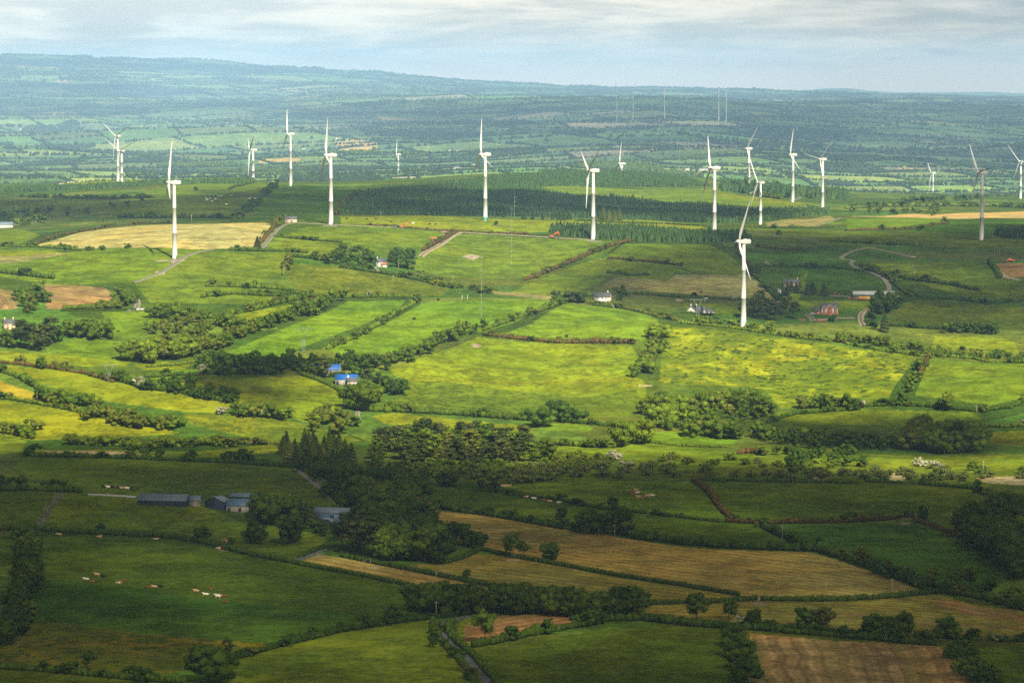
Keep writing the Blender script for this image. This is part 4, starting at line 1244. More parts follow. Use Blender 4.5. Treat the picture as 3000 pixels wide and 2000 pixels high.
PLANTS = [
 # ---- foreground
 ('large round tree on the slope below the round roofed barn', 'round', 'dark', 'pts', [(747, 1592)], 1, 12.5, 12.5),
 ('tall full tree standing in the pasture under the farm', 'round', 'dark', 'pts', [(846, 1592)], 1, 15.5, 15.5),
 ('small round tree in the long hedge left of the farm', 'round', 'dark', 'pts', [(295, 1560)], 1, 5, 5),
 ('middling round tree in the long hedge below the farm', 'round', 'dark', 'pts', [(591, 1586)], 1, 7.5, 7.5),
 ('thin little tree by the tan cow below the farm', 'tall', 'dark', 'pts', [(676, 1600)], 1, 5, 5),
 ('dark farm tree behind the round roofed barn', 'wide', 'dark', 'area', [(760, 1515), (840, 1515), (850, 1535), (770, 1540)], 4, 12, 14.5),
 ('dark conifer between the farm barns', 'spruce', 'pine', 'pts', [(880, 1530), (897, 1538), (912, 1545)], 3, 11, 13),
 ('dark tree at the right end of the farm', 'round', 'dark', 'pts', [(930, 1560), (950, 1570)], 2, 8, 9),
 ('tree in the dense wood at the right of the farm', 'round', 'dark', 'area', [(1030, 1450), (1120, 1440), (1210, 1455), (1255, 1545), (1300, 1640), (1150, 1642), (1110, 1600), (1060, 1520)], 30, 12, 17),
 ('front edge tree of the dense farm wood', 'tall', 'dark', 'line', [(1105, 1640), (1300, 1646)], 8, 10, 15),
 ('bare stemmed pine at the left edge of the farm wood', 'pine', 'pine', 'area', [(1000, 1605), (1085, 1600), (1095, 1642), (1010, 1625)], 8, 13, 16),
 ('tree along the lane above the farm wood', 'round', 'dark', 'line', [(985, 1395), (1010, 1440), (1060, 1430), (1120, 1440)], 8, 9, 12),
 ('round tree standing beside the farm lane', 'round', 'mid', 'pts', [(962, 1452)], 1, 8.5, 8.5),
 ('tree on the tan field edge by the wood', 'tall', 'dark', 'pts', [(1326, 1590), (1357, 1592), (1388, 1603), (1415, 1608)], 4, 9, 12.5),
 ('tall open tree beside the pale gate', 'sparse', 'mid', 'pts', [(1504, 1632)], 1, 12.5, 12.5),
 ('smaller open tree right of the pale gate', 'sparse', 'mid', 'pts', [(1536, 1630)], 1, 8.5, 8.5),
 ('lone dark dense tree in the hedge of the big tan field', 'round', 'dark', 'pts', [(1609, 1645)], 1, 9.5, 9.5),
 ('tiny tree in the clipped hedge between tan fields', 'round', 'mid', 'pts', [(1366, 1690)], 1, 4, 4),
 ('tree of the round grove above the bending lane', 'wide', 'dark', 'line', [(1225, 1782), (1310, 1790), (1400, 1793)], 7, 9, 12.5),
 ('tree of the long dark belt below the tan fields', 'round', 'dark', 'line', [(1475, 1790), (1600, 1797), (1860, 1800)], 20, 8, 12),
 ('broad low tree alone in the dark pasture', 'wide', 'dark', 'pts', [(1150, 1815)], 1, 7, 7),
 ('small bush like tree left of the broad pasture tree', 'bush', 'dark', 'pts', [(1067, 1818)], 1, 4, 4),
 ('large open tree at the corner of the small brown field', 'sparse', 'mid', 'pts', [(1420, 1885)], 1, 14.5, 14.5),
 ('round dark bushy tree at the right tip of the small brown field', 'round', 'dark', 'pts', [(1745, 1828)], 1, 8.5, 8.5),
 ('tall thin wispy tree in the yellowish field', 'sparse', 'dark', 'pts', [(2042, 1822)], 1, 13.5, 13.5),
 ('ragged tree right of the tall wispy tree', 'sparse', 'dark', 'pts', [(2134, 1815)], 1, 9.5, 9.5),
 ('slim small tree alone below the concrete pad', 'tall', 'dark', 'pts', [(2212, 1832)], 1, 8, 8),
 ('dark egg shaped tree of the pair in the yellowish field', 'round', 'dark', 'pts', [(2359, 1835)], 1, 9, 9),
 ('lighter egg shaped tree of the pair in the yellowish field', 'round', 'olive', 'pts', [(2408, 1838)], 1, 9.2, 9.2),
 ('tree of the cluster above the brown bottom field', 'round', 'dark', 'pts', [(2555, 1862), (2592, 1866), (2645, 1858)], 3, 9, 10.5),
 ('upright tree at the corner of the brown bottom field', 'round', 'dark', 'pts', [(2775, 1870)], 1, 10, 10),
 ('low tree right of the upright corner tree', 'round', 'dark', 'pts', [(2848, 1872)], 1, 5, 5),
 ('big dark tree in the column left of the brown field', 'wide', 'dark', 'pts', [(2150, 1893), (2162, 1925), (2172, 1962), (2180, 2005)], 4, 8.5, 10.5),
 ('bush along the right side of the brown field', 'bush', 'dark', 'line', [(2790, 1905), (2840, 1950), (2890, 2010)], 10, 4, 6.5),
 ('tree of the dark wood at the right edge', 'round', 'dark', 'area', [(2805, 1555), (2850, 1520), (2960, 1520), (3040, 1545), (3040, 1700), (2950, 1690), (2880, 1640), (2835, 1595)], 32, 11, 15),
 ('round olive tree on the dark right pasture hedge', 'round', 'olive', 'pts', [(2527, 1650)], 1, 8.5, 8.5),
 ('pale little tree in the dark right pasture', 'sparse', 'olive', 'pts', [(2465, 1632), (2570, 1662), (2602, 1668), (2652, 1692)], 4, 5, 6.5),
 ('thin tree along the bottom of the right pasture', 'sparse', 'mid', 'pts', [(2735, 1724), (2803, 1726), (2840, 1722), (2900, 1742), (2960, 1758)], 5, 8, 11),
 ('ivy covered tree stump standing alone in the right hedge', 'tall', 'dark', 'pts', [(2703, 1527)], 1, 8, 8),
 ('tree of the row between the tan field and green slope', 'tall', 'dark', 'line', [(1700, 1560), (1780, 1566), (1862, 1572)], 8, 9, 12),
 ('small tree above the tan field hedge', 'round', 'dark', 'pts', [(1645, 1522)], 1, 7, 7),
 ('round tree at the end of the cows hedge', 'round', 'dark', 'pts', [(1797, 1488)], 1, 6.5, 6.5),
 ('very dark domed tree on the brow above the green slope', 'wide', 'pine', 'pts', [(1312, 1424)], 1, 9.5, 9.5),
 ('dark round tree right of the domed tree', 'round', 'pine', 'pts', [(1410, 1436), (1446, 1440)], 2, 6.5, 7.5),
 ('tree of the overgrown row at the left edge', 'round', 'dark', 'line', [(100, 1600), (95, 1640), (85, 1700), (62, 1770), (50, 1830), (20, 1900)], 16, 8, 11),
 ('large round tree at the bottom of the mottled field', 'wide', 'dark', 'pts', [(612, 1998)], 1, 14.5, 14.5),
 ('small dark conifer by the bottom hedge', 'pine', 'pine', 'pts', [(668, 1922)], 1, 7, 7),
 ('thin tree in the mottled field', 'sparse', 'dark', 'pts', [(259, 1962)], 1, 8, 8),
 ('low tree along the bottom left hedge', 'round', 'dark', 'line', [(330, 1985), (480, 2000)], 5, 4.5, 6.5),
 ('dark tree at the left edge beside the big green field', 'round', 'dark', 'pts', [(12, 1428), (35, 1432), (60, 1434)], 3, 8, 10.5),
 ('tree of the pair by the left hedge corner', 'round', 'dark', 'pts', [(150, 1436), (190, 1438)], 2, 7.5, 8.5),
 # ---- valley bottom
 ('grey green willow bush in the wet valley bottom', 'bush', 'willow', 'area', [(1350, 1400), (1450, 1372), (1900, 1372), (2010, 1400), (1800, 1400), (1480, 1416)], 34, 4, 6.5),
 ('pale willow bush by the reed patches', 'bush', 'willow', 'area', [(2060, 1400), (2300, 1385), (2600, 1388), (3000, 1400), (2950, 1412), (2560, 1405), (2300, 1402)], 34, 3, 5.5),
 ('scrub bush on the valley pasture', 'bush', 'mid', 'area', [(1600, 1370), (1900, 1345), (2200, 1345), (2500, 1360), (2500, 1380), (2100, 1385)], 24, 2.5, 5),
 ('dark scrub tree on the valley pasture', 'round', 'dark', 'area', [(2230, 1372), (2260, 1330), (2440, 1320), (2580, 1345), (2560, 1370), (2300, 1378)], 12, 6, 8.5),
 ('small dark tree alone in the valley pasture', 'spruce', 'dark', 'pts', [(1943, 1350)], 1, 4.5, 4.5),
 ('round bush under the right lit pasture', 'bush', 'mid', 'area', [(2700, 1385), (2800, 1378), (3010, 1370), (3010, 1390), (2800, 1396)], 8, 3.5, 5.5),
 ('white flowering hawthorn by the big lit tree', 'bush', 'blossom', 'pts', [(1800, 1345), (1838, 1372)], 2, 5.5, 6.5),
 ('white flowering hawthorn in the right valley pasture', 'bush', 'blossom', 'pts', [(2697, 1365), (2738, 1372)], 2, 5, 6),
 ('tree of the lower pine wood fringe', 'round', 'mid', 'line', [(1100, 1375), (1300, 1385), (1560, 1380)], 9, 6, 9),
 ('small spruce below the farm lane wood', 'spruce', 'spruce', 'pts', [(1140, 1392), (1160, 1394), (1170, 1396), (1235, 1402), (1250, 1404)], 5, 6, 8.5),
 ('conifer of the dark wood on the shadow edge', 'spruce', 'pine', 'area', [(795, 1318), (900, 1300), (1000, 1310), (1035, 1355), (980, 1380), (870, 1360)], 46, 7, 10),
 ('lighter tree in front of the dark conifer wood', 'round', 'mid', 'pts', [(885, 1345), (1000, 1345), (1020, 1400)], 3, 9, 12),
 ('pine of the brown green wood in the valley', 'pine', 'pine', 'area', [(1095, 1330), (1250, 1310), (1400, 1310), (1560, 1340), (1540, 1372), (1300, 1372), (1110, 1360)], 34, 13, 17),
 ('rounded tree rising from the valley pine wood', 'round', 'mid', 'pts', [(1190, 1300), (1230, 1290), (1285, 1300), (1350, 1320), (1480, 1345), (1600, 1345)], 6, 11, 15),
 ('pine in the thick of the valley pine wood', 'pine', 'pine', 'area', [(1095, 1345), (1250, 1325), (1400, 1325), (1580, 1350), (1560, 1378), (1300, 1382), (1100, 1372)], 30, 9, 13),
 ('shrub of the thick undergrowth below the valley pine wood', 'round', 'olive', 'area', [(1060, 1380), (1200, 1372), (1560, 1376), (1700, 1360), (1720, 1385), (1480, 1400), (1280, 1402), (1100, 1392)], 60, 4, 6.5),
 ('shrub of the valley thicket right of the pine wood', 'round', 'olive', 'area', [(1580, 1360), (1700, 1335), (1760, 1345), (1800, 1375), (1650, 1380)], 20, 4, 6),
 ('tree of the wild strip left of the lane wood', 'round', 'dark', 'area', [(880, 1375), (980, 1350), (1040, 1375), (1050, 1420), (990, 1430), (900, 1400)], 20, 6, 9),
 ('tree of the dense edge of the farm wood', 'round', 'mid', 'area', [(1035, 1445), (1200, 1440), (1260, 1540), (1310, 1645), (1120, 1645), (1060, 1560)], 30, 8, 12),
 ('tree of the mid slope thickets on the left', 'round', 'olive', 'area', [(430, 960), (560, 950), (720, 985), (640, 1030), (560, 1045), (420, 1060)], 22, 7, 10),
 ('tree filling the hollow above the blue farm', 'round', 'dark', 'area', [(560, 1075), (640, 1055), (1000, 1050), (1080, 1062), (1060, 1085), (900, 1098), (700, 1095)], 34, 6, 9),
 ('tree of the dark bend below the blue farm hedge', 'round', 'dark', 'area', [(450, 1130), (560, 1120), (690, 1150), (690, 1185), (560, 1165)], 16, 5, 8),
 ('shrub under the rushy field in the thickets', 'round', 'mid', 'area', [(1900, 1200), (2260, 1205), (2300, 1225), (2100, 1240), (2000, 1262), (1900, 1262)], 34, 6, 9),
 ('shrub of the half shaded rows right', 'round', 'dark', 'area', [(2180, 1275), (2450, 1290), (2640, 1305), (2600, 1322), (2300, 1312)], 24, 5, 8),
 ('shrub on the right scrub slope', 'round', 'mid', 'area', [(2430, 985), (2720, 1020), (3020, 1045), (3020, 1060), (2720, 1042), (2460, 1005)], 46, 3, 5.5),
 # ---- sunlit slope, left
 ('yellow green tree of the grove by the lit left fields', 'round', 'lime', 'line', [(392, 1062), (450, 1052), (560, 1040)], 9, 11, 15),
 ('tree of the broad grove above the left fields', 'wide', 'mid', 'line', [(450, 925), (560, 940), (640, 955), (712, 968)], 13, 9, 13),
 ('large tree at the foot of the bright strip field', 'wide', 'mid', 'pts', [(600, 1015), (640, 1020), (665, 1012)], 3, 11, 14),
 ('tree of the row up the left of the bright strip field', 'round', 'mid', 'line', [(700, 990), (800, 955), (890, 925), (990, 885)], 15, 8, 12),
 ('dark cedar like tree by the left farmhouse', 'pine', 'pine', 'pts', [(60, 1020), (85, 1025), (110, 1030), (130, 1018), (150, 1010)], 5, 16, 21),
 ('tree around the left farmhouse', 'round', 'mid', 'pts', [(8, 1015), (30, 1020), (165, 1000)], 3, 10, 14),
 ('tree of the dark row under the left ploughed field', 'round', 'mid', 'line', [(185, 985), (325, 992)], 9, 11, 14),
 ('tree between the two ploughed fields', 'round', 'mid', 'area', [(50, 920), (60, 860), (115, 850), (140, 900), (110, 930)], 7, 8, 11),
 ('tree at the ploughed field corner by the white yard', 'round', 'mid', 'pts', [(340, 890), (358, 895), (375, 895), (388, 888), (350, 870)], 5, 8, 11.5),
 ('lone round tree on the left lit pasture', 'round', 'mid', 'pts', [(119, 1080)], 1, 8.5, 8.5),
 ('low pale tree at the left lit pasture edge', 'bush', 'olive', 'pts', [(60, 1058)], 1, 5, 5),
 ('tree of the slanting row beside the golden field', 'round', 'mid', 'line', [(125, 1168), (210, 1185), (290, 1198)], 8, 8, 11),
 ('olive tree of the long row below the buttercup field', 'round', 'olive', 'line', [(265, 1215), (400, 1245), (530, 1255)], 15, 7, 9.5),
 ('yellow green bush of the bottom row above the shadow', 'bush', 'lime', 'line', [(200, 1298), (380, 1310), (550, 1306), (700, 1305)], 18, 5, 8),
 ('tree at the left edge of the lit slope', 'round', 'olive', 'pts', [(10, 1270), (35, 1272), (60, 1276), (85, 1285), (100, 1262)], 5, 8, 10),
 ('shaded tree on the top hedge of the big green field', 'round', 'dark', 'pts', [(95, 1330), (380, 1342), (430, 1342), (470, 1346), (560, 1348), (660, 1350), (700, 1350), (730, 1352)], 8, 7, 10),
 ('tree below the blue roofed farm pasture', 'round', 'mid', 'line', [(690, 1215), (760, 1222), (850, 1230)], 6, 7.5, 10.5),
 ('white flowering hawthorn alone on the lit slope', 'bush', 'blossom', 'pts', [(652, 1212)], 1, 5.5, 5.5),
 ('tree of the wild corner left of the farm track', 'round', 'olive', 'area', [(905, 1262), (920, 1215), (1000, 1215), (1040, 1250), (1000, 1280), (930, 1275)], 8, 8, 11),
 # ---- blue roofed farm
 ('dark tree of the row above the blue roofed farm', 'round', 'dark', 'line', [(610, 1062), (720, 1078), (820, 1085), (900, 1080)], 14, 8, 11),
 ('dark tree close round the blue roofed farm', 'round', 'dark', 'pts', [(895, 1095), (925, 1100), (1050, 1068), (1075, 1072), (1100, 1080), (1130, 1085), (1060, 1100)], 7, 9, 12),
 ('cedar in front of the rear blue barn', 'pine', 'pine', 'pts', [(940, 1105), (1075, 1130), (1105, 1140), (1130, 1150)], 4, 11, 13.5),
 ('low bush in front of the rear blue barn wall', 'bush', 'dark', 'pts', [(972, 1104), (988, 1103), (1000, 1101)], 3, 3.5, 4.5),
 ('tall cedar hiding the rear blue roof', 'pine', 'olive', 'pts', [(948, 1108)], 1, 14.5, 14.5),
 ('bushy tree at the left end of the rear blue roof', 'round', 'dark', 'pts', [(918, 1106)], 1, 10, 10),
 ('leafy tree in front of the left farmhouse wall', 'round', 'mid', 'pts', [(14, 985), (45, 990)], 2, 7, 8),
 ('dark dense tree right of the blue roofed farm', 'round', 'dark', 'pts', [(1150, 1150), (1170, 1156)], 2, 11, 14),
 ('huge two toned tree in front of the blue roofed farm', 'round', 'mid', 'pts', [(1060, 1203)], 1, 20, 20),
 ('bright yellow green tree beside the huge farm tree', 'round', 'lime', 'pts', [(1095, 1180)], 1, 13, 13),
 ('tree of the thick line climbing to the met mast', 'round', 'mid', 'line', [(1090, 1072), (1180, 1060), (1260, 1020), (1340, 985), (1410, 962)], 16, 7.5, 10),
 # ---- right of the centre
 ('bright tree of the column left of the rushy field', 'round', 'lime', 'line', [(1880, 1108), (1905, 1075), (1920, 1040), (1915, 1010)], 8, 9, 13),
 ('large bright round tree at the rushy field corner', 'wide', 'lime', 'pts', [(1930, 988)], 1, 12, 12),
 ('dark tree in the hedge below the centre field', 'round', 'dark', 'pts', [(1585, 1250), (1640, 1232), (1690, 1238)], 3, 12, 16),
 ('large yellow green tree at the valley hedge', 'round', 'lime', 'pts', [(1820, 1308), (1878, 1300)], 2, 16, 19),
 ('tree of the lit clump below the rushy field', 'round', 'lime', 'area', [(1895, 1215), (1930, 1185), (2010, 1190), (2040, 1235), (1990, 1265), (1930, 1260)], 11, 10, 14),
 ('dark tree of the row under the rushy field', 'round', 'mid', 'line', [(2040, 1212), (2140, 1205), (2240, 1212)], 10, 11, 15),
 ('tree of the lower row left of the willow scrub', 'round', 'mid', 'line', [(1995, 1275), (2090, 1280), (2175, 1285)], 8, 9, 12),
 ('tree of the second lower row in half shade', 'round', 'mid', 'line', [(2205, 1280), (2310, 1290), (2415, 1300)], 9, 9, 12),
 ('tree between the shaded row and dark clump', 'round', 'mid', 'line', [(2470, 1300), (2580, 1305)], 4, 8, 10.5),
 ('tree of the big dark clump in the lower right pasture', 'round', 'mid', 'area', [(2625, 1305), (2680, 1285), (2860, 1290), (2890, 1315), (2820, 1335), (2660, 1330)], 14, 12, 16),
 ('tree of the hedge along the rushy field bottom', 'round', 'mid', 'line', [(2355, 1195), (2430, 1192), (2510, 1196)], 7, 7, 11),
 ('dark round tree in the hedge right of the rushy field', 'round', 'mid', 'pts', [(2775, 1200)], 1, 12.5, 12.5),
 ('tree up the right side of the rushy field', 'round', 'mid', 'pts', [(2640, 1178), (2660, 1150), (2675, 1120), (2690, 1085)], 4, 9, 11.5),
 ('bright bush on the crest hedge by the nearest turbine', 'bush', 'lime', 'pts', [(2045, 945), (2072, 948), (2108, 950), (2148, 952), (2205, 962)], 5, 5, 7),
 ('round bright tree right of the nearest turbine', 'round', 'lime', 'pts', [(2255, 970)], 1, 8.5, 8.5),
 ('bright tree of the thicket right of the nearest turbine', 'round', 'lime', 'line', [(2440, 998), (2560, 1010), (2700, 1030)], 13, 5.5, 8.5),
 ('bush of the crest thicket at the right edge', 'bush', 'mid', 'line', [(2720, 1038), (2860, 1045), (3000, 1058)], 9, 4.5, 6.5),
 # ---- in the cloud's shade, right
 ('dark conifer behind the nearest turbine', 'pine', 'pine', 'area', [(2165, 935), (2185, 905), (2310, 905), (2330, 935), (2260, 945)], 13, 11, 14),
 ('clipped dark conifer in front of the pink house', 'spruce', 'pine', 'line', [(2298, 855), (2360, 862), (2428, 866)], 12, 7, 9),
 ('shaded tree beside the red brick house track', 'round', 'dark', 'area', [(2552, 905), (2570, 880), (2615, 885), (2620, 915), (2580, 930)], 8, 9, 12),
 ('tall dark spruce below the track bend', 'spruce', 'pine', 'pts', [(2592, 972)], 1, 14, 14),
 ('dark tree below the track bend', 'round', 'dark', 'pts', [(2545, 955), (2560, 965), (2440, 942), (2555, 940)], 4, 6, 9),
 ('shaded tree behind the crest thicket', 'round', 'dark', 'line', [(2770, 975), (2850, 975), (2920, 975)], 6, 7, 10),
 ('dark tree left of the grey roofed house', 'round', 'pine', 'line', [(1630, 880), (1720, 888)], 5, 8, 10),
 ('dark tree on the drive right of the grey roofed house', 'round', 'dark', 'pts', [(1825, 856), (1832, 868), (1815, 880)], 3, 6, 7.5),
 # ---- the ridge and beyond
 ('tree of the grove around the white house', 'round', 'dark', 'area', [(960, 775), (985, 745), (1080, 748), (1090, 770), (1060, 785)], 11, 8, 11),
 ('tree right of the white house', 'round', 'dark', 'area', [(1135, 785), (1140, 755), (1215, 750), (1210, 785), (1170, 795)], 8, 8, 11),
 ('shaded bush of the lane below the big ridge pasture', 'bush', 'mid', 'line', [(1225, 812), (1300, 838), (1380, 850), (1430, 860)], 12, 5, 7),
 ('spruce standing behind the sunny ridge', 'spruce', 'spruce', 'pts', [(1475, 638), (1535, 642), (1560, 643), (1590, 644), (1620, 644)], 5, 6, 8.5),
 ('tall dark spruce behind the ridge between two turbines', 'spruce', 'spruce', 'pts', [(1640, 645), (1652, 645), (1668, 645)], 3, 9, 11),
 ('broad spruce behind the ridge by the excavator turbine', 'spruce', 'olive', 'pts', [(1768, 645), (1785, 646), (1800, 646), (1815, 646)], 4, 10, 13),
 ('lone small tree on the sunny ridge pasture', 'wide', 'dark', 'pts', [(1453, 658)], 1, 4.5, 4.5),
 ('tree of the grove near the long grey shed', 'round', 'mid', 'area', [(-10, 650), (60, 625), (250, 625), (270, 640), (180, 660), (60, 665)], 14, 8, 12),
 ('single dark tree on the left hillside', 'round', 'dark', 'pts', [(328, 608), (372, 604), (415, 590), (573, 561)], 4, 7, 10),
 ('dark spruce beside the track to the little hut', 'spruce', 'pine', 'pts', [(754, 728)], 1, 10, 10),
 ('bush at the tan field corner', 'bush', 'dark', 'pts', [(262, 734), (298, 733), (373, 727)], 3, 4, 6),
 ('tree on the right far hedge line', 'round', 'mid', 'line', [(2490, 622), (2620, 628), (2760, 625)], 9, 7, 10),
 ('round tree among the right tan strips', 'round', 'lime', 'pts', [(2735, 633), (2765, 655)], 2, 8, 10),
 ('tree of the right hill copse', 'round', 'dark', 'line', [(2640, 598), (2760, 590), (2880, 585)], 10, 7, 11),
 ('small tree on the shaded right pasture', 'round', 'dark', 'pts', [(2583, 675), (2280, 690), (2695, 678)], 3, 6, 8),
]
for a_ in PLANTS:
    plant(*a_)
build_plants()


# ------------------------------------------------------------------ hedges
def hedge(label, pts, h=2.2, leaf='dark', rag=.35, wid=None):
    W = np.array([ray(*p)[:2] for p in pts])
    W = resample(W, 0.5)
    D = float(np.median(W[:, 1]))
    wid = wid or max(1.1, h * .55)
    far = D > 3300
    st = wid * (1.0 if not far else 1.4)
    L = len(W) * .5
    n = max(4, int(L / st))
    i = np.clip((np.linspace(0, 1, n) * (len(W) - 1)).astype(int), 0, len(W) - 1)
    x = W[i, 0] + RN.normal(0, wid * .22, n); y = W[i, 1] + RN.normal(0, wid * .22, n)
    hh_ = h * (1 + rag * np.clip(waves(x, y, 26, 5, int(abs(W[0, 0])) % 97) * .55 + RN.normal(0, .35, n), -.7, 1.5))
    z = HT(x, y)
    tb = TB()
    rx = wid * RN.uniform(.75, 1.15, n)
    tb.blobs(np.stack([x, y, z + hh_ * .42], 1), np.stack([rx, rx, hh_ * .55], 1), 1, .16)
    m = 26 if not far else 9
    d = RN.normal(0, 1, (n, m, 3)); d[..., 2] = np.abs(d[..., 2]) * .9 - .25
    d /= np.linalg.norm(d, axis=2)[..., None]
    lp = np.stack([x, y, z + hh_ * .45], 1)[:, None] + d * np.stack([rx, rx, hh_ * .6], 1)[:, None] * RN.uniform(.9, 1.18, (n, m, 1))
    ls = .30 if not far else .5
    tb.leaves(lp.reshape(-1, 3), RN.uniform(.6, 1.2, n * m) * ls, d.reshape(-1, 3))
    if rag >= .35:
        for q in range(int(len(W) * .5 / (15 if rag < .5 else 10))):
            i_ = R.randrange(len(W)); hh2 = h * R.uniform(1.2, 2.3) + R.uniform(0, 1.5)
            xx, yy = W[i_, 0] + R.gauss(0, 1.5), W[i_, 1] + R.gauss(0, 1.5)
            lf = leaf if leaf != 'gorse' else 'olive'
            if R.random() < .3: lf = R.choice(['mid', 'olive', 'dark'])
            if R.random() < .02: lf = 'blossom'
            STUFF_T.setdefault(lf, []).append((np.array([xx, yy, float(HT(xx, yy))]), hh2, hh2 * R.uniform(.95, 1.5), R.uniform(0, 6.28)))
    o = add('hedge', tb.mesh('hedge'), LF[leaf])
    tag(o, label, 'hedge')


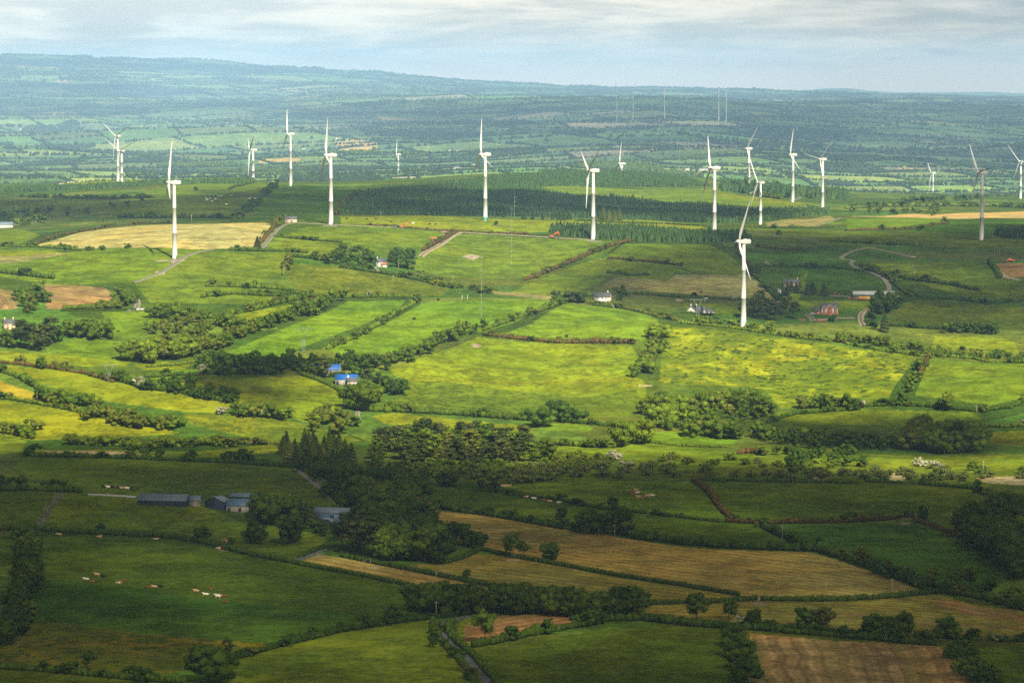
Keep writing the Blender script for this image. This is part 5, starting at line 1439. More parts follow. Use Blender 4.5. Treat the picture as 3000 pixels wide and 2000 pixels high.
HEDGES = [
 # foreground
 ('dark hedge across the bottom left corner', [(-60, 1955), (0, 1958), (155, 1968), (330, 1985), (540, 2002)], 2.6),
 ('dark hedge curving from the big bottom tree up to the lane', [(672, 1936), (784, 1903), (900, 1875), (1000, 1850), (1150, 1826), (1277, 1810), (1360, 1800), (1460, 1785)], 2.4),
 ('brown flecked hedge on the left of the bending lane', [(1268, 1822), (1268, 1850), (1298, 1885), (1338, 1928), (1368, 1962), (1398, 2010)], 2.0, 'dark', .4),
 ('dark hedge on the right of the bending lane', [(1330, 1822), (1312, 1832), (1312, 1852), (1345, 1888), (1385, 1920), (1425, 1962), (1462, 2010)], 2.6, 'dark', .3),
 ('tall thick hedge below the small brown field', [(1390, 1895), (1450, 1885), (1540, 1865), (1640, 1845), (1760, 1825)], 3.2, 'dark', .35),
 ('thick dark hedge from the brown field tip to the tree column', [(1760, 1820), (1860, 1815), (2000, 1830), (2130, 1840)], 4.0, 'dark', .3),
 ('double hedge along the top of the bottom brown field', [(2150, 1840), (2250, 1848), (2500, 1870), (2735, 1890)], 2.6),
 ('low hedge under the yellowish field', [(2170, 1826), (2290, 1836), (2400, 1846), (2545, 1856)], 1.8),
 ('hedge from the upright tree to the right edge', [(2680, 1862), (2790, 1870), (2900, 1875), (3060, 1882)], 2.2),
 ('clipped hedge along the lower side of the narrow tan strip', [(840, 1645), (880, 1655), (1000, 1676), (1080, 1692), (1240, 1726), (1300, 1738)], 2.0, 'dark', .08),
 ('clipped hedge between the narrow tan strip and the middle tan field', [(1000, 1630), (1110, 1653), (1250, 1681), (1380, 1707), (1470, 1724)], 2.3, 'dark', .08),
 ('clipped hedge between the big tan field and middle tan field', [(1400, 1608), (1500, 1631), (1640, 1656), (1800, 1686), (2000, 1716), (2160, 1744)], 1.9, 'dark', .1),
 ('hedge loop round the lawn beside the farm wood', [(1300, 1652), (1360, 1635), (1402, 1612), (1380, 1600), (1310, 1592)], 2.0, 'dark', .1),
 ('hedge along the bottom of the big tan field', [(2235, 1758), (2330, 1760), (2480, 1760), (2620, 1750), (2740, 1737)], 2.4, 'dark', .15),
 ('hedge running left from the concrete pad', [(1868, 1771), (2000, 1768), (2100, 1765), (2215, 1757)], 2.2, 'dark', .15),
 ('bushy hedge along the top of the big tan field', [(1245, 1482), (1330, 1497), (1450, 1512), (1600, 1540), (1700, 1558)], 2.6, 'dark', .55),
 ('dense dark hedge under the narrow green field', [(1860, 1576), (2000, 1594), (2150, 1606), (2370, 1614)], 4.2, 'dark', .25),
 ('long diagonal hedge down the right of the big tan field', [(2230, 1542), (2290, 1572), (2370, 1607), (2450, 1632), (2600, 1683), (2740, 1738)], 3.2, 'dark', .4),
 ('brown diagonal hedge right of the cows field', [(2032, 1409), (2060, 1428), (2085, 1455), (2110, 1490), (2142, 1520)], 2.6, 'gorse', .3),
 ('dark hedge between the valley scrub and the right green fields', [(2035, 1406), (2150, 1410), (2300, 1413), (2510, 1416)], 2.3, 'dark', .3),
 ('dark hedge below the reed bed at the right', [(2540, 1411), (2700, 1419), (2850, 1432), (2900, 1450)], 2.4, 'dark', .35),
 ('hedge curving down from the reed bed to the right edge', [(2900, 1450), (2950, 1475), (3000, 1510), (3060, 1545)], 2.8, 'mid', .3),
 ('gorse hedge across the right green fields', [(2130, 1528), (2230, 1536), (2440, 1531), (2600, 1523), (2670, 1514)], 2.3, 'gorse', .35),
 ('hedge from the ivy tree to the right wood', [(2682, 1526), (2740, 1546), (2800, 1572)], 2.2, 'gorse', .3),
 ('low hedge below the cows on the green hill', [(1480, 1446), (1600, 1459), (1750, 1488), (1890, 1504)], 1.6, 'dark', .5),
 ('low hedge right of the round tree below the cows', [(1910, 1506), (2000, 1516), (2110, 1529)], 1.7, 'dark', .4),
 ('long dark hedge below the farm hill', [(-60, 1550), (110, 1553), (330, 1566), (500, 1576), (610, 1594), (700, 1619), (845, 1648)], 2.8, 'dark', .25),
 ('dark hedge along the top of the big green field on the shadow edge', [(60, 1336), (300, 1341), (480, 1348), (680, 1356), (865, 1370)], 2.6, 'dark', .4),
 ('stout dark hedge left of the farm yard', [(70, 1435), (150, 1440), (235, 1442)], 4.0, 'dark', .2),
 ('hedge stub at the left edge of the dark pasture', [(-40, 1440), (70, 1438)], 4.5, 'dark', .3),
 ('hedge along the bottom of the right dark pasture', [(2745, 1735), (2830, 1745), (2920, 1765), (3060, 1800)], 3.0, 'dark', .5),
 ('hedge on the far side of the farm lane', [(1010, 1495), (985, 1470), (955, 1440)], 2.0, 'dark', .3),
 ('low clipped hedge by the lane under the farm', [(880, 1632), (910, 1620), (948, 1606)], 2.2, 'dark', .1),
 # sunlit left slope
 ('hedge between the buttercup field and golden field', [(-60, 1072), (0, 1086), (60, 1110), (130, 1150)], 3.2, 'mid', .5),
 ('rough brown hedge below the left lit pasture', [(-40, 1058), (60, 1070), (150, 1080), (250, 1095), (330, 1120)], 2.4, 'gorse', .5),
 ('hedge below the golden field', [(-40, 1160), (80, 1178), (170, 1195), (250, 1212)], 2.6, 'mid', .5),
 ('dark thicket hedge across the middle of the lit slope', [(330, 1108), (420, 1140), (520, 1150), (600, 1168), (690, 1180)], 3.8, 'dark', .5),
 ('hedge between the two small pastures left of the blue farm', [(430, 1106), (560, 1098), (680, 1096), (830, 1094)], 3.2, 'dark', .5),
 ('dark hedge slanting to the blue roofed farm', [(880, 1098), (940, 1118), (985, 1140), (1020, 1165)], 2.6, 'mid', .3),
 ('hedge under the bright strip field', [(430, 1076), (520, 1070), (640, 1052), (760, 1050)], 2.2, 'mid', .4),
 ('bushes along the small yellow pasture', [(445, 1290), (620, 1300), (830, 1300)], 2.4, 'olive', .6),
 ('hedge under the left turbine pasture', [(0, 800), (60, 806), (155, 818)], 3.8, 'dark', .4),
 ('hedge below the right ploughed field', [(186, 906), (240, 905), (345, 902)], 4.2, 'mid', .4),
 ('thin dark hedge by the white yard', [(180, 912), (300, 910), (395, 908)], 1.3, 'dark', .2),
 ('hedge at the foot of the tan field', [(675, 734), (760, 736), (840, 738), (900, 742)], 2.6, 'dark', .4),
 ('gorse hedge beside the track to the little hut', [(765, 712), (790, 682), (810, 655), (815, 642)], 2.6, 'gorse', .4),
 ('hedge across the pasture right of the little hut', [(805, 694), (870, 700), (960, 708), (1000, 712)], 2.2, 'dark', .4),
 ('broken hedge above the far left pasture', [(605, 838), (700, 842), (780, 846), (840, 850)], 3.0, 'mid', .7),
 ('hedge along the lower left edge of the lane pasture', [(590, 872), (680, 862), (760, 866), (840, 870), (905, 868)], 3.0, 'mid', .6),
 ('hedge of hawthorn down the right of the turbine pasture', [(850, 748), (838, 780), (830, 805)], 2.6, 'olive', .6),
 ('thick hedge from the pasture corner to the white house', [(855, 752), (930, 760), (990, 775), (1090, 790)], 3.2, 'dark', .5),
 ('hedge along the lane under the white house', [(1000, 785), (1100, 800), (1180, 812), (1260, 830)], 2.8, 'dark', .5),
 ('hedge right of the olive pasture', [(880, 872), (1000, 872), (1120, 872), (1220, 872)], 2.4, 'mid', .5),
 ('hedge climbing between the two bright strip fields', [(960, 1024), (1040, 990), (1100, 958), (1160, 920), (1230, 880)], 2.8, 'mid', .5),
 ('low tree hedge at the upper end of the bright strip field', [(660, 925), (760, 905), (860, 880), (930, 870)], 3.0, 'mid', .6),
 ('dark hedge with gorse between the pastures above the strip fields', [(800, 880), (900, 876), (940, 882)], 2.0, 'gorse', .4),
 # centre
 ('hedge slanting up to the right from the met mast field', [(1420, 968), (1500, 940), (1560, 920), (1620, 900), (1665, 880)], 3.0, 'mid', .4),
 ('brown gorse hedge between the two centre fields', [(1415, 980), (1480, 990), (1560, 998), (1640, 1006)], 2.4, 'gorse', .5),
 ('gorse hedge right of the gap between the centre fields', [(1662, 1006), (1740, 1004), (1860, 1008)], 2.6, 'gorse', .5),
 ('crest hedge left of the nearest turbine', [(1680, 884), (1760, 892), (1850, 908), (1930, 930), (1990, 940)], 2.4, 'olive', .6),
 ('crest hedge under the nearest turbine', [(1990, 948), (2080, 955), (2180, 968), (2300, 985), (2430, 1000)], 2.4, 'lime', .5),
 ('gorse bank right of the nearest turbine', [(2330, 982), (2400, 992), (2470, 1004), (2480, 1008)], 1.8, 'gorse', .4),
 ('hedge along the top of the rushy field right half', [(2480, 1010), (2580, 1028), (2700, 1044), (2850, 1052), (3040, 1066)], 2.2, 'mid', .5),
 ('gorse hedge down the right of the rushy field', [(2720, 1042), (2715, 1062), (2700, 1092), (2688, 1120)], 2.6, 'gorse', .4),
 ('hedge beneath the right lit pasture', [(2520, 1192), (2640, 1186), (2760, 1196), (2860, 1206), (2960, 1196), (3050, 1155)], 3.0, 'dark', .45),
 ('hedge below the large centre field', [(1090, 1205), (1200, 1208), (1330, 1215), (1450, 1224), (1560, 1232)], 4.2, 'mid', .4),
 ('dark hedge right below the large centre field', [(1600, 1232), (1700, 1240), (1800, 1250)], 3.5, 'dark', .5),
 ('long hedge through the half shaded lower right pastures', [(2250, 1236), (2330, 1214), (2430, 1206), (2520, 1200)], 2.4, 'dark', .5),
 ('bushes under the right half shaded pasture', [(2880, 1248), (2940, 1252), (3050, 1248)], 3.2, 'mid', .4),
 ('hedge beside the lower bright strip', [(1890, 1295), (1990, 1306), (2130, 1310)], 1.6, 'mid', .3),
 ('brown scrub bank in the valley pasture', [(2168, 1330), (2200, 1326), (2240, 1334)], 3.0, 'gorse', .4),
 ('hedge across the valley from the pine wood', [(1580, 1300), (1700, 1308), (1800, 1312)], 3.2, 'mid', .6),
 ('hedge on the small pasture left of the pine wood', [(1100, 1270), (1200, 1262), (1300, 1275)], 3.0, 'dark', .5),
 # shaded right
 ('gorse hedge climbing to the excavator turbine', [(1540, 822), (1600, 800), (1680, 768), (1740, 740), (1790, 722), (1850, 708)], 2.8, 'gorse', .4),
 ('dark hedge along the middle of the shaded pastures', [(1780, 758), (1850, 764), (1940, 772), (2000, 780)], 2.4, 'gorse', .4),
 ('hedge above the striped hay field', [(1780, 800), (1840, 808), (1900, 806)], 1.8, 'dark', .6),
 ('dark hedge below the striped hay field', [(1700, 868), (1770, 866), (1830, 862)], 3.4, 'dark', .35),
 ('dark thick hedge in front of the striped hay field', [(1858, 862), (1920, 866), (1990, 872)], 3.4, 'dark', .25),
 ('dark hedge between the hay field and pylon meadow', [(1995, 872), (2080, 874), (2170, 880), (2260, 886)], 2.2, 'dark', .4),
 ('hedge down the right edge of the hay field', [(2205, 800), (2230, 825), (2262, 862), (2280, 880)], 3.4, 'dark', .5),
 ('broken hedge between the two vivid green fields', [(2215, 782), (2300, 780), (2370, 784), (2440, 784), (2525, 796)], 2.2, 'dark', .7),
 ('gorse hedge left of the vivid green fields', [(2160, 718), (2165, 740), (2185, 770), (2205, 795)], 2.6, 'gorse', .5),
 ('thick dark hedge right of the winding lane', [(2600, 812), (2680, 822), (2780, 835), (2870, 852)], 3.6, 'dark', .35),
 ('hedge beside the winding lane bend', [(2520, 778), (2560, 795), (2610, 818), (2640, 850), (2670, 868)], 3.0, 'mid', .5),
 ('hedge along the foot of the shaded olive field', [(2610, 955), (2700, 962), (2800, 968)], 3.2, 'dark', .4),
 ('hedge between the shaded grey green fields', [(2680, 868), (2780, 876), (2900, 890), (3050, 880)], 2.2, 'dark', .5),
 ('short dark hedge beside the far brown plot', [(2900, 770), (2915, 790), (2930, 815)], 4.0, 'dark', .3),
 ('gorse hedge over the long olive field', [(2225, 726), (2290, 730), (2360, 735)], 1.8, 'gorse', .5),
 ('bush line on the moorland above the winding lane', [(2420, 706), (2500, 712), (2590, 716), (2700, 720)], 1.8, 'dark', .8),
 ('hedge under the bright strip at the right', [(2480, 676), (2600, 673), (2700, 668), (2780, 654)], 1.6, 'gorse', .4),
 ('thick hedge bank across the far right fields', [(2480, 612), (2620, 606), (2760, 604), (2900, 604), (3050, 612)], 4.0, 'mid', .5),
 ('dark hedge in front of the tan strips', [(2200, 668), (2330, 668), (2440, 668)], 2.0, 'dark', .5),
 ('low hedge of the bungalow garden', [(1998, 916), (2060, 921), (2110, 924)], 1.3, 'dark', .15),
 ('hedge under the grey roofed house', [(1740, 895), (1800, 900), (1900, 910)], 2.2, 'dark', .6),
 # ridge and left hill
 ('gorse line along the sunny ridge track', [(1080, 660), (1180, 668), (1280, 676), (1400, 682), (1550, 688)], 1.4, 'gorse', .6),
 ('gorse hedge beside the dirt track with tipper', [(1240, 735), (1270, 718), (1310, 698), (1335, 682)], 2.8, 'gorse', .35),
 ('dark hedge down the middle of the left hill', [(700, 640), (735, 610), (775, 575), (810, 540)], 3.6, 'dark', .45),
 ('gorse bank left of the big plantation', [(985, 630), (1010, 600), (1055, 565)], 3.4, 'gorse', .4),
 ('short hedge on the crest of the left hill', [(670, 556), (710, 545), (745, 536)], 2.6, 'dark', .3),
 ('broken hedge along the shaded foot of the left hill', [(350, 638), (480, 640), (600, 638), (680, 642)], 3.0, 'dark', .8),
 ('bush line across the left hillside', [(60, 578), (180, 580), (330, 584), (450, 580)], 3.0, 'dark', .9),
 ('gorse line along the top of the tan field', [(90, 718), (180, 690), (300, 668), (400, 656), (520, 654)], 1.6, 'gorse', .7),
 ('bushes under the tan field left end', [(0, 722), (90, 724), (190, 730), (240, 736)], 2.4, 'mid', .5),
 ('low dark hedge beside the plantation on the ridge', [(1690, 648), (1800, 652), (1950, 656), (2050, 662)], 1.6, 'dark', .3),
 ('scrub line between ridge plantation and lit hill field', [(2050, 648), (2200, 640), (2300, 632), (2420, 622)], 3.2, 'mid', .5),
 ('bush line at the foot of the lit hill field', [(2180, 565), (2230, 575), (2290, 585)], 3.6, 'mid', .5),
]
for h_ in HEDGES:
    hedge(*h_)
build_stuff_trees()

# ------------------------------------------------------------------ wind turbines
WHITE = mat('turbine_white', (.47, .48, .465), .45, .4, (.05, .04))
GREEN = mat('turbine_green', (.04, .30, .20), .5, .3)
GREYD = mat('dark_grey', (.10, .10, .10), .7, .2)


def blade_mesh():
    tb = TB()
    secs = []
    for r_, ch, th, tw in ((0, 1.7, 1.7, 0), (1.2, 1.7, 1.6, 0), (3.5, 2.2, 1.1, .24), (6.5, 2.75, .62, .20), (12, 2.1, .40, .12), (20, 1.45, .26, .06), (28, .85, .14, .02), (32, .4, .07, 0), (32.7, .05, .02, 0)):
        ring = []
        for q in range(10):
            a = 2 * math.pi * q / 10
            x = math.cos(a) * ch * .42 - (ch * .18 if r_ > 2 else 0); y = math.sin(a) * th / 2 * (1 if r_ < 2 else (.6 + .4 * math.cos(a)))
            ring.append([x * math.cos(tw) - y * math.sin(tw), x * math.sin(tw) + y * math.cos(tw), r_])
        secs.append(ring)
    V = np.array(secs).reshape(-1, 3); T = []
    for i in range(len(secs) - 1):
        for q in range(10):
            a, b = i * 10 + q, i * 10 + (q + 1) % 10
            T += [[a, b, b + 10], [a, b + 10, a + 10]]
    tb.addv(V, np.array(T))
    return tb.mesh('blade', True)


def lathe(prof, seg=20, axis='z'):
    V, T = [], []
    for (r_, z) in prof:
        for q in range(seg):
            a = 2 * math.pi * q / seg
            V.append([r_ * math.cos(a), r_ * math.sin(a), z] if axis == 'z' else [r_ * math.cos(a), -z, r_ * math.sin(a)])
    for i in range(len(prof) - 1):
        for q in range(seg):
            a, b = i * seg + q, i * seg + (q + 1) % seg
            T += [[a, b, b + seg], [a, b + seg, a + seg]]
    return np.array(V), np.array(T)


def make_turbine_meshes():
    tb = TB()
    tb.addv(*lathe([(2.1, -3), (2.1, 0), (2.12, .25), (2.02, .3), (1.72, 20), (1.76, 20.02), (1.76, 20.15), (1.71, 20.2), (1.45, 40), (1.48, 40.02), (1.48, 40.15), (1.44, 40.2), (1.12, 58.3), (0, 58.3)], 24))
    tower = tb.mesh('tower', True)
    tb = TB()
    tb.box((0, -2.06, 1.6), (.9, .12, 2.1)); tb.box((0, -2.35, .3), (1.2, .9, .5))
    door = tb.mesh('door')
    b = bmesh.new()
    prof = [(-2.9, .95), (-2.3, 1.35), (1.2, 1.7), (4.6, 1.6), (5.3, 1.15)]
    rings = []
    for (y, hw) in prof:
        ring = []
        for q in range(16):
            a = 2 * math.pi * q / 16
            cx, cz = math.cos(a), math.sin(a)
            x = math.copysign(abs(cx) ** .45, cx) * hw; z = math.copysign(abs(cz) ** .45, cz) * hw * 1.03
            ring.append(b.verts.new((x, y, z)))
        rings.append(ring)
    for i in range(len(rings) - 1):
        for q in range(16):
            b.faces.new((rings[i][q], rings[i][(q + 1) % 16], rings[i + 1][(q + 1) % 16], rings[i + 1][q]))
    b.faces.new(rings[0][::-1]); b.faces.new(rings[-1])
    bmesh.ops.recalc_face_normals(b, faces=b.faces)
    nac = bpy.data.meshes.new('nacelle'); b.to_mesh(nac); b.free()
    tb = TB()
    tb.tube([[0, 4.4, 1.5], [0, 4.4, 3.0]], [.06, .04], 5); tb.box((0, 4.4, 3.0), (.7, .08, .08)); tb.box((0, 1.0, 1.75), (1.6, 2.4, .5))
    mast = tb.mesh('wind_vane')
    tb = TB()
    tb.addv(*lathe([(1.25, 0), (1.38, .5), (1.35, 1.6), (1.1, 2.5), (.6, 3.15), (0, 3.35)], 18, 'y'))
    hub = tb.mesh('hub', True)
    for m_ in (tower, door, nac, mast, hub):
        m_.materials.append(GREYD if m_ in (door,) else WHITE)
    bl = blade_mesh(); bl.materials.append(WHITE)
    tb = TB(); tb.addv(*lathe([(2.115, .3), (2.06, 2.9), (2.03, 3.0)], 24)); band_ = tb.mesh('painted_base', True); band_.materials.append(GREEN)
    return tower, door, nac, mast, hub, bl, band_


TM = make_turbine_meshes()


def turbine(label, px, hub_py, base_py, s, th, k, hid=False):
    """px: tower, hub_py: rotor height, base_py: where the tower meets the ground (or D from the scale s when the foot is hidden)"""
    if base_py:
        p = ray(px, base_py)
    else:
        D = F / s
        ta = math.tan(TH + math.atan((hub_py - 1000.0) / F))
        x = (px - 1500) / F * (D * math.cos(TH) + D * ta * math.sin(TH))
        p = np.array([x, D, float(HT(x, D))])
    D = p[1]
    hubz = ZC - D * math.tan(TH + math.atan((hub_py - 1000.0) / F))
    sc = s * math.hypot(D, 100) / F
    Hh = (hubz - p[2]) / sc
    root = empty('wind_turbine', (p[0], p[1], p[2]), 0, sc)
    tag(root, label, 'wind turbine', 'wind turbines on the hills')
    tower, door, nac, mast, hub, bl, band_ = TM
    t = add('tower', tower, None, root); t.scale = (1, 1, max(.15, (Hh - 1.7) / 58.3))
    d = add('door', door, None, t); d.rotation_euler = (0, 0, .9)
    # rotor axis: k = how open the rotor looks; turned towards the left and a little to us
    az = math.asin(min(1, k))
    yaw = -(math.pi / 2 - az)                       # local -y is the wind side
    n = add('nacelle', nac, None, root)
    n.location = (0, 0, Hh); n.rotation_euler = (0, 0, yaw)
    v = add('wind_vane', mast, None, n)
    h = add('hub', hub, None, n); h.location = (0, -2.9, .15); h.rotation_euler = (-math.radians(5), 0, 0)
    for q in range(3):
        bb = add('blade', bl, None, n)
        a = math.radians(th + 120 * q)
        Mt = Matrix.Translation((0, -2.9, .15)) @ Matrix.Rotation(-math.radians(5), 4, 'X') @ Matrix.Translation((0, -1.1, 0)) @ Matrix.Rotation(a, 4, 'Y') @ Matrix.Translation((0, 0, .9)) @ Matrix.Rotation(math.radians(78), 4, 'Z')
        bb.matrix_basis = Mt
    return root


TUR = [
 ('largest white wind turbine standing behind the hedge of the rushy yellow field', 2178, 708, 957, 4.12, 21, .43),
 ('white wind turbine at the left beside the grey track and tan field', 512, 535, 757, 3.7, -8, .16),
 ('white wind turbine on the ridge just right of the little hut', 970, 455, 658, 3.38, -14, .22),
 ('white wind turbine with green painted foot on the sunny ridge', 1422, 453, 646, 3.2, -11, .35),
 ('white wind turbine beside the orange excavator and square plantation', 1738, 500, 702, 3.37, 57, .24),
 ('greyish wind turbine right of the square plantation with its foot in scrub', 2093, 493, 686, 3.2, -29, .25),
 ('white wind turbine on the far lit field left of the pair by the dark conifers', 2323, 454, 592, 2.3, 4, .43),
 ('white wind turbine with wide open blades right of the dark conifer block', 2410, 467, 612, 2.4, 42, .58),
 ('grey wind turbine rising behind the dark conifers with one blade pointing left', 2194, 436, 562, 2.3, 31, .67),
 ('grey wind turbine with its foot in bushes just right of the largest turbine blade', 2228, 535, 658, 2.4, -38, .5),
 ('grey wind turbine alone in the shaded fields near the right edge', 2876, 506, 703, 3.28, -41, .34),
 ('wind turbine cut by the right edge of the picture', 2990, 474, 582, 2.0, -42, .75),
 ('small grey wind turbine half hidden behind the right hill', 2734, 507, 0, 1.5, -54, .2),
 ('grey wind turbine on the left hill crest right of the short conifer belt', 852, 393, 545, 2.3, -20, .33),
 ('small white wind turbine at the end of the short conifer belt', 742, 440, 531, 2.25, 56, .2),
 ('front one of the two overlapping turbines on the far left hill', 357, 443, 540, 2.25, 63, .85),
 ('rear taller one of the two overlapping turbines on the far left hill', 346, 399, 531, 2.15, 64, .75),
 ('hazy grey wind turbine in the lowland behind the big plantation', 1167, 452, 0, 1.4, -12, .2),
 ('hazy wind turbine mostly hidden behind the forested hill', 1823, 480, 0, 1.97, 0, .3),
 ('tiny hazy turbine on the horizon hill, leftmost of five', 1807, 256, 0, .72, -15, .3),
 ('tiny hazy turbine on the horizon hill, second from the left of five', 1855, 257, 0, .72, 45, .7),
 ('tiny hazy turbine on the horizon hill, middle of five', 1947, 260, 0, .72, 5, .35),
 ('tiny hazy turbine on the horizon hill, fourth from the left of five', 2106, 257, 0, .72, 85, .3),
 ('tiny hazy turbine on the horizon hill, rightmost of five', 2128, 265, 0, .72, 60, .4),
]
for i, a_ in enumerate(TUR):
    r_ = turbine(*a_)
    if i == 3:
        add('painted_base', TM[6], None, r_)

# ------------------------------------------------------------------ buildings
SLATE = mat('slate', (.075, .08, .09), .7, .3, (.8, .15))
BLUE = mat('blue_sheet', (.012, .10, .36), .5, .4, (.25, .1))
STEEL = mat('blue_grey_sheet', (.13, .18, .23), .5, .4, (.3, .12))
STEELB = mat('slate_blue_sheet', (.07, .13, .20), .5, .4, (.3, .12))
NAVY = mat('navy_sheet', (.022, .04, .07), .6, .3, (.4, .2))
STONE = mat('stone_wall', (.30, .28, .23), .9, .1, (.8, .3))
RENDERW = mat('white_render', (.50, .49, .45), .85, .15, (.3, .06))
RENDERP = mat('peach_render', (.58, .42, .29), .85, .15, (.3, .08))
CREAM = mat('cream_render', (.70, .66, .52), .85, .15, (.3, .1))
BRICK = mat('red_brick', (.36, .115, .07), .9, .1, (1.2, .22))
QUOIN = mat('pale_trim', (.74, .68, .58), .8, .1)
GLASS = mat('window_glass', (.03, .04, .05), .15, .6)
DOORR = mat('door_red', (.16, .03, .02), .6, .3)
ALU = mat('pale_sheet', (.50, .54, .53), .45, .5, (.15, .18))
RUST = mat('rusty', (.22, .10, .05), .9, .1, (.6, .4))
WOOD = mat('weathered_wood', (.34, .29, .22), .9, .1, (2, .25))
CLAY = mat('chimney_pot', (.38, .20, .12), .9, .1)


def gable(name, label, cat, px, py, w, d, h, rh, rz, wall, roof, win=(), door=None, chim=(), over=.35, group=None, dy=0.0):
    """gabled building, ridge along local x, front at local -y; win: (face, x, z, w, h)"""
    p = ray(px, py)
    root = empty(name, (p[0], p[1] + d / 2 + dy, p[2]), rz)
    tag(root, label, cat, group)
    V = []
    for x in (-w / 2, w / 2):
        V += [(x, -d / 2, -2.5), (x, d / 2, -2.5), (x, d / 2, h), (x, 0, h + rh), (x, -d / 2, h)]
    T = [[0, 2, 1], [0, 4, 2], [4, 3, 2], [5, 6, 7], [5, 7, 9], [9, 7, 8], [0, 5, 9], [0, 9, 4], [1, 2, 7], [1, 7, 6]]
    add('wall', trimesh('wall', V, T), wall, root)
    sl = rh / (d / 2)
    tb = TB()
    for sgn in (-1, 1):
        y0, z0 = sgn * (d / 2 + over), h - sl * over + .05
        q = [(-w / 2 - over, y0, z0), (w / 2 + over, y0, z0), (w / 2 + over, 0, h + rh + .05), (-w / 2 - over, 0, h + rh + .05)]
        V = np.array(q + [(x, y, z + .16) for x, y, z in q])
        T = [[4, 5, 6], [4, 6, 7], [0, 2, 1], [0, 3, 2], [0, 1, 5], [0, 5, 4], [1, 2, 6], [1, 6, 5], [3, 0, 4], [3, 4, 7]]
        tb.addv(V, np.array(T))
    tb.box((0, 0, h + rh + .22), (w + 2 * over, .35, .14))
    rf = add('roof', tb.mesh('roof'), roof, root)
    for cx in chim:
        tb = TB(); tb.box((cx, 0, h + rh + .5), (.9, .7, 1.8)); tb.box((cx, 0, h + rh + 1.45), (1.05, .85, .16)); tb.tube([[cx, 0, h + rh + 1.5], [cx, 0, h + rh + 1.95]], [.16, .13], 7)
        add('chimney', tb.mesh('chimney'), wall if wall is not STONE else CLAY, rf)
    for (face, x, z, ww, wh) in win:
        tb, tf = TB(), TB()
        if face == 'f':
            tb.box((x, -d / 2 - .01, z), (ww, .08, wh)); tf.box((x, -d / 2 - .04, z - wh / 2 - .08), (ww + .3, .2, .14)); tf.box((x, -d / 2 - .05, z), (.09, .06, wh))
        else:
            sx = 1 if face == 'r' else -1
            tb.box((sx * (w / 2 + .01), x, z), (.08, ww, wh)); tf.box((sx * (w / 2 + .04), x, z - wh / 2 - .08), (.2, ww + .3, .14)); tf.box((sx * (w / 2 + .05), x, z), (.06, .09, wh))
        g_ = add('window', tb.mesh('window'), GLASS, root)
        add('frame', tf.mesh('frame'), QUOIN, g_)
    if door:
        x, dw, dh = door[:3]
        tb = TB(); tb.box((x, -d / 2 - .02, dh / 2), (dw, .1, dh))
        add('door', tb.mesh('door'), door[3] if len(door) > 3 else DOORR, root)
    return root


def arched(name, label, px, py, w, d, h, rh, rz, wall, roof, dy=0.0, openside=False):
    """round roofed barn, vault along local x"""
    p = ray(px, py)
    root = empty(name, (p[0], p[1] + d / 2 + dy, p[2]), rz)
    tag(root, label, 'barn')
    n = 14
    arc = [(-math.cos(math.pi * q / n) * d / 2, h + math.sin(math.pi * q / n) * rh) for q in range(n + 1)]
    tb = TB()
    for x in (-w / 2, w / 2):
        V = [(x, y, z) for y, z in arc] + [(x, 0, h - (.0 if openside and x < 0 else 2.5 + h))]
        if not (openside and x < 0):
            V = [(x, -d / 2, -2)] + [(x, y, z) for y, z in arc] + [(x, d / 2, -2)]
            V.append((x, 0, h * .5)); m = len(V) - 1
            tb.addv(np.array(V), np.array([[q, (q + 1) % m, m] for q in range(m)]))
        else:
            V = [(x, y, z) for y, z in arc] + [(x, 0, h)]; m = len(V) - 1
            tb.addv(np.array(V), np.array([[q, (q + 1) % m, m] for q in range(m)]))
    for sg in (-1, 1):
        tb.box((0, sg * (d / 2 - .1), h / 2 - 1), (w, .18, h + 2))
    add('wall', tb.mesh('wall'), wall, root)
    V, T = [], []
    for x in (-w / 2 - .2, w / 2 + .2):
        for off in (.06, .22):
            V += [(x, y * (1 + off / (d / 2)), z + off) for y, z in arc]
    m = n + 1
    for q in range(n):
        T += [[m + q, 3 * m + q, 3 * m + q + 1], [m + q, 3 * m + q + 1, m + q + 1], [q, q + 1, 2 * m + q + 1], [q, 2 * m + q + 1, 2 * m + q],
              [q, m + q, m + q + 1], [q, m + q + 1, q + 1], [2 * m + q, 3 * m + q + 1, 3 * m + q], [2 * m + q, 2 * m + q + 1, 3 * m + q + 1]]
    add('roof', trimesh('roof', V, T), roof, root)
    for q in range(5):
        x = -w / 2 + (q + .5) * w / 5
        if h > 2.5 and q % 2 == 0:
            tb = TB(); tb.box((x, -d / 2 - .02, h * .45), (w / 9, .1, h * .75)); add('door', tb.mesh('door'), NAVY, root)
    return root


# farm in the dark foreground
gable('farm_shed', 'long low shed with blue grey roof at the left of the foreground farm', 'shed', 478, 1481, 24.5, 11, 2.6, 2.6, -.13, NAVY, STEEL)
gable('stone_outhouse', 'small stone outhouse with grey roof at the end of the long shed', 'outhouse', 570, 1483, 5.6, 6, 3.2, 1.7, -.1, STONE, STEEL, [('f', -.8, 1.9, .7, .8)])
gable('gabled_shed', 'dark gabled shed with skylights between the outhouse and round roofed barn', 'shed', 636, 1493, 7.5, 11, 4.0, 2.2, 1.15, NAVY, STEEL, door=(0, 2.6, 3.0, STONE))
arched('round_roof_barn', 'blue grey round roofed barn in the middle of the foreground farm', 704, 1500, 13.5, 10, 2.8, 3.2, -.05, STONE, STEELB)
gable('rear_shed', 'long blue grey shed roof showing behind the round roofed barn', 'shed', 715, 1474, 14, 8, 3.5, 1.4, -.05, NAVY, STEEL)
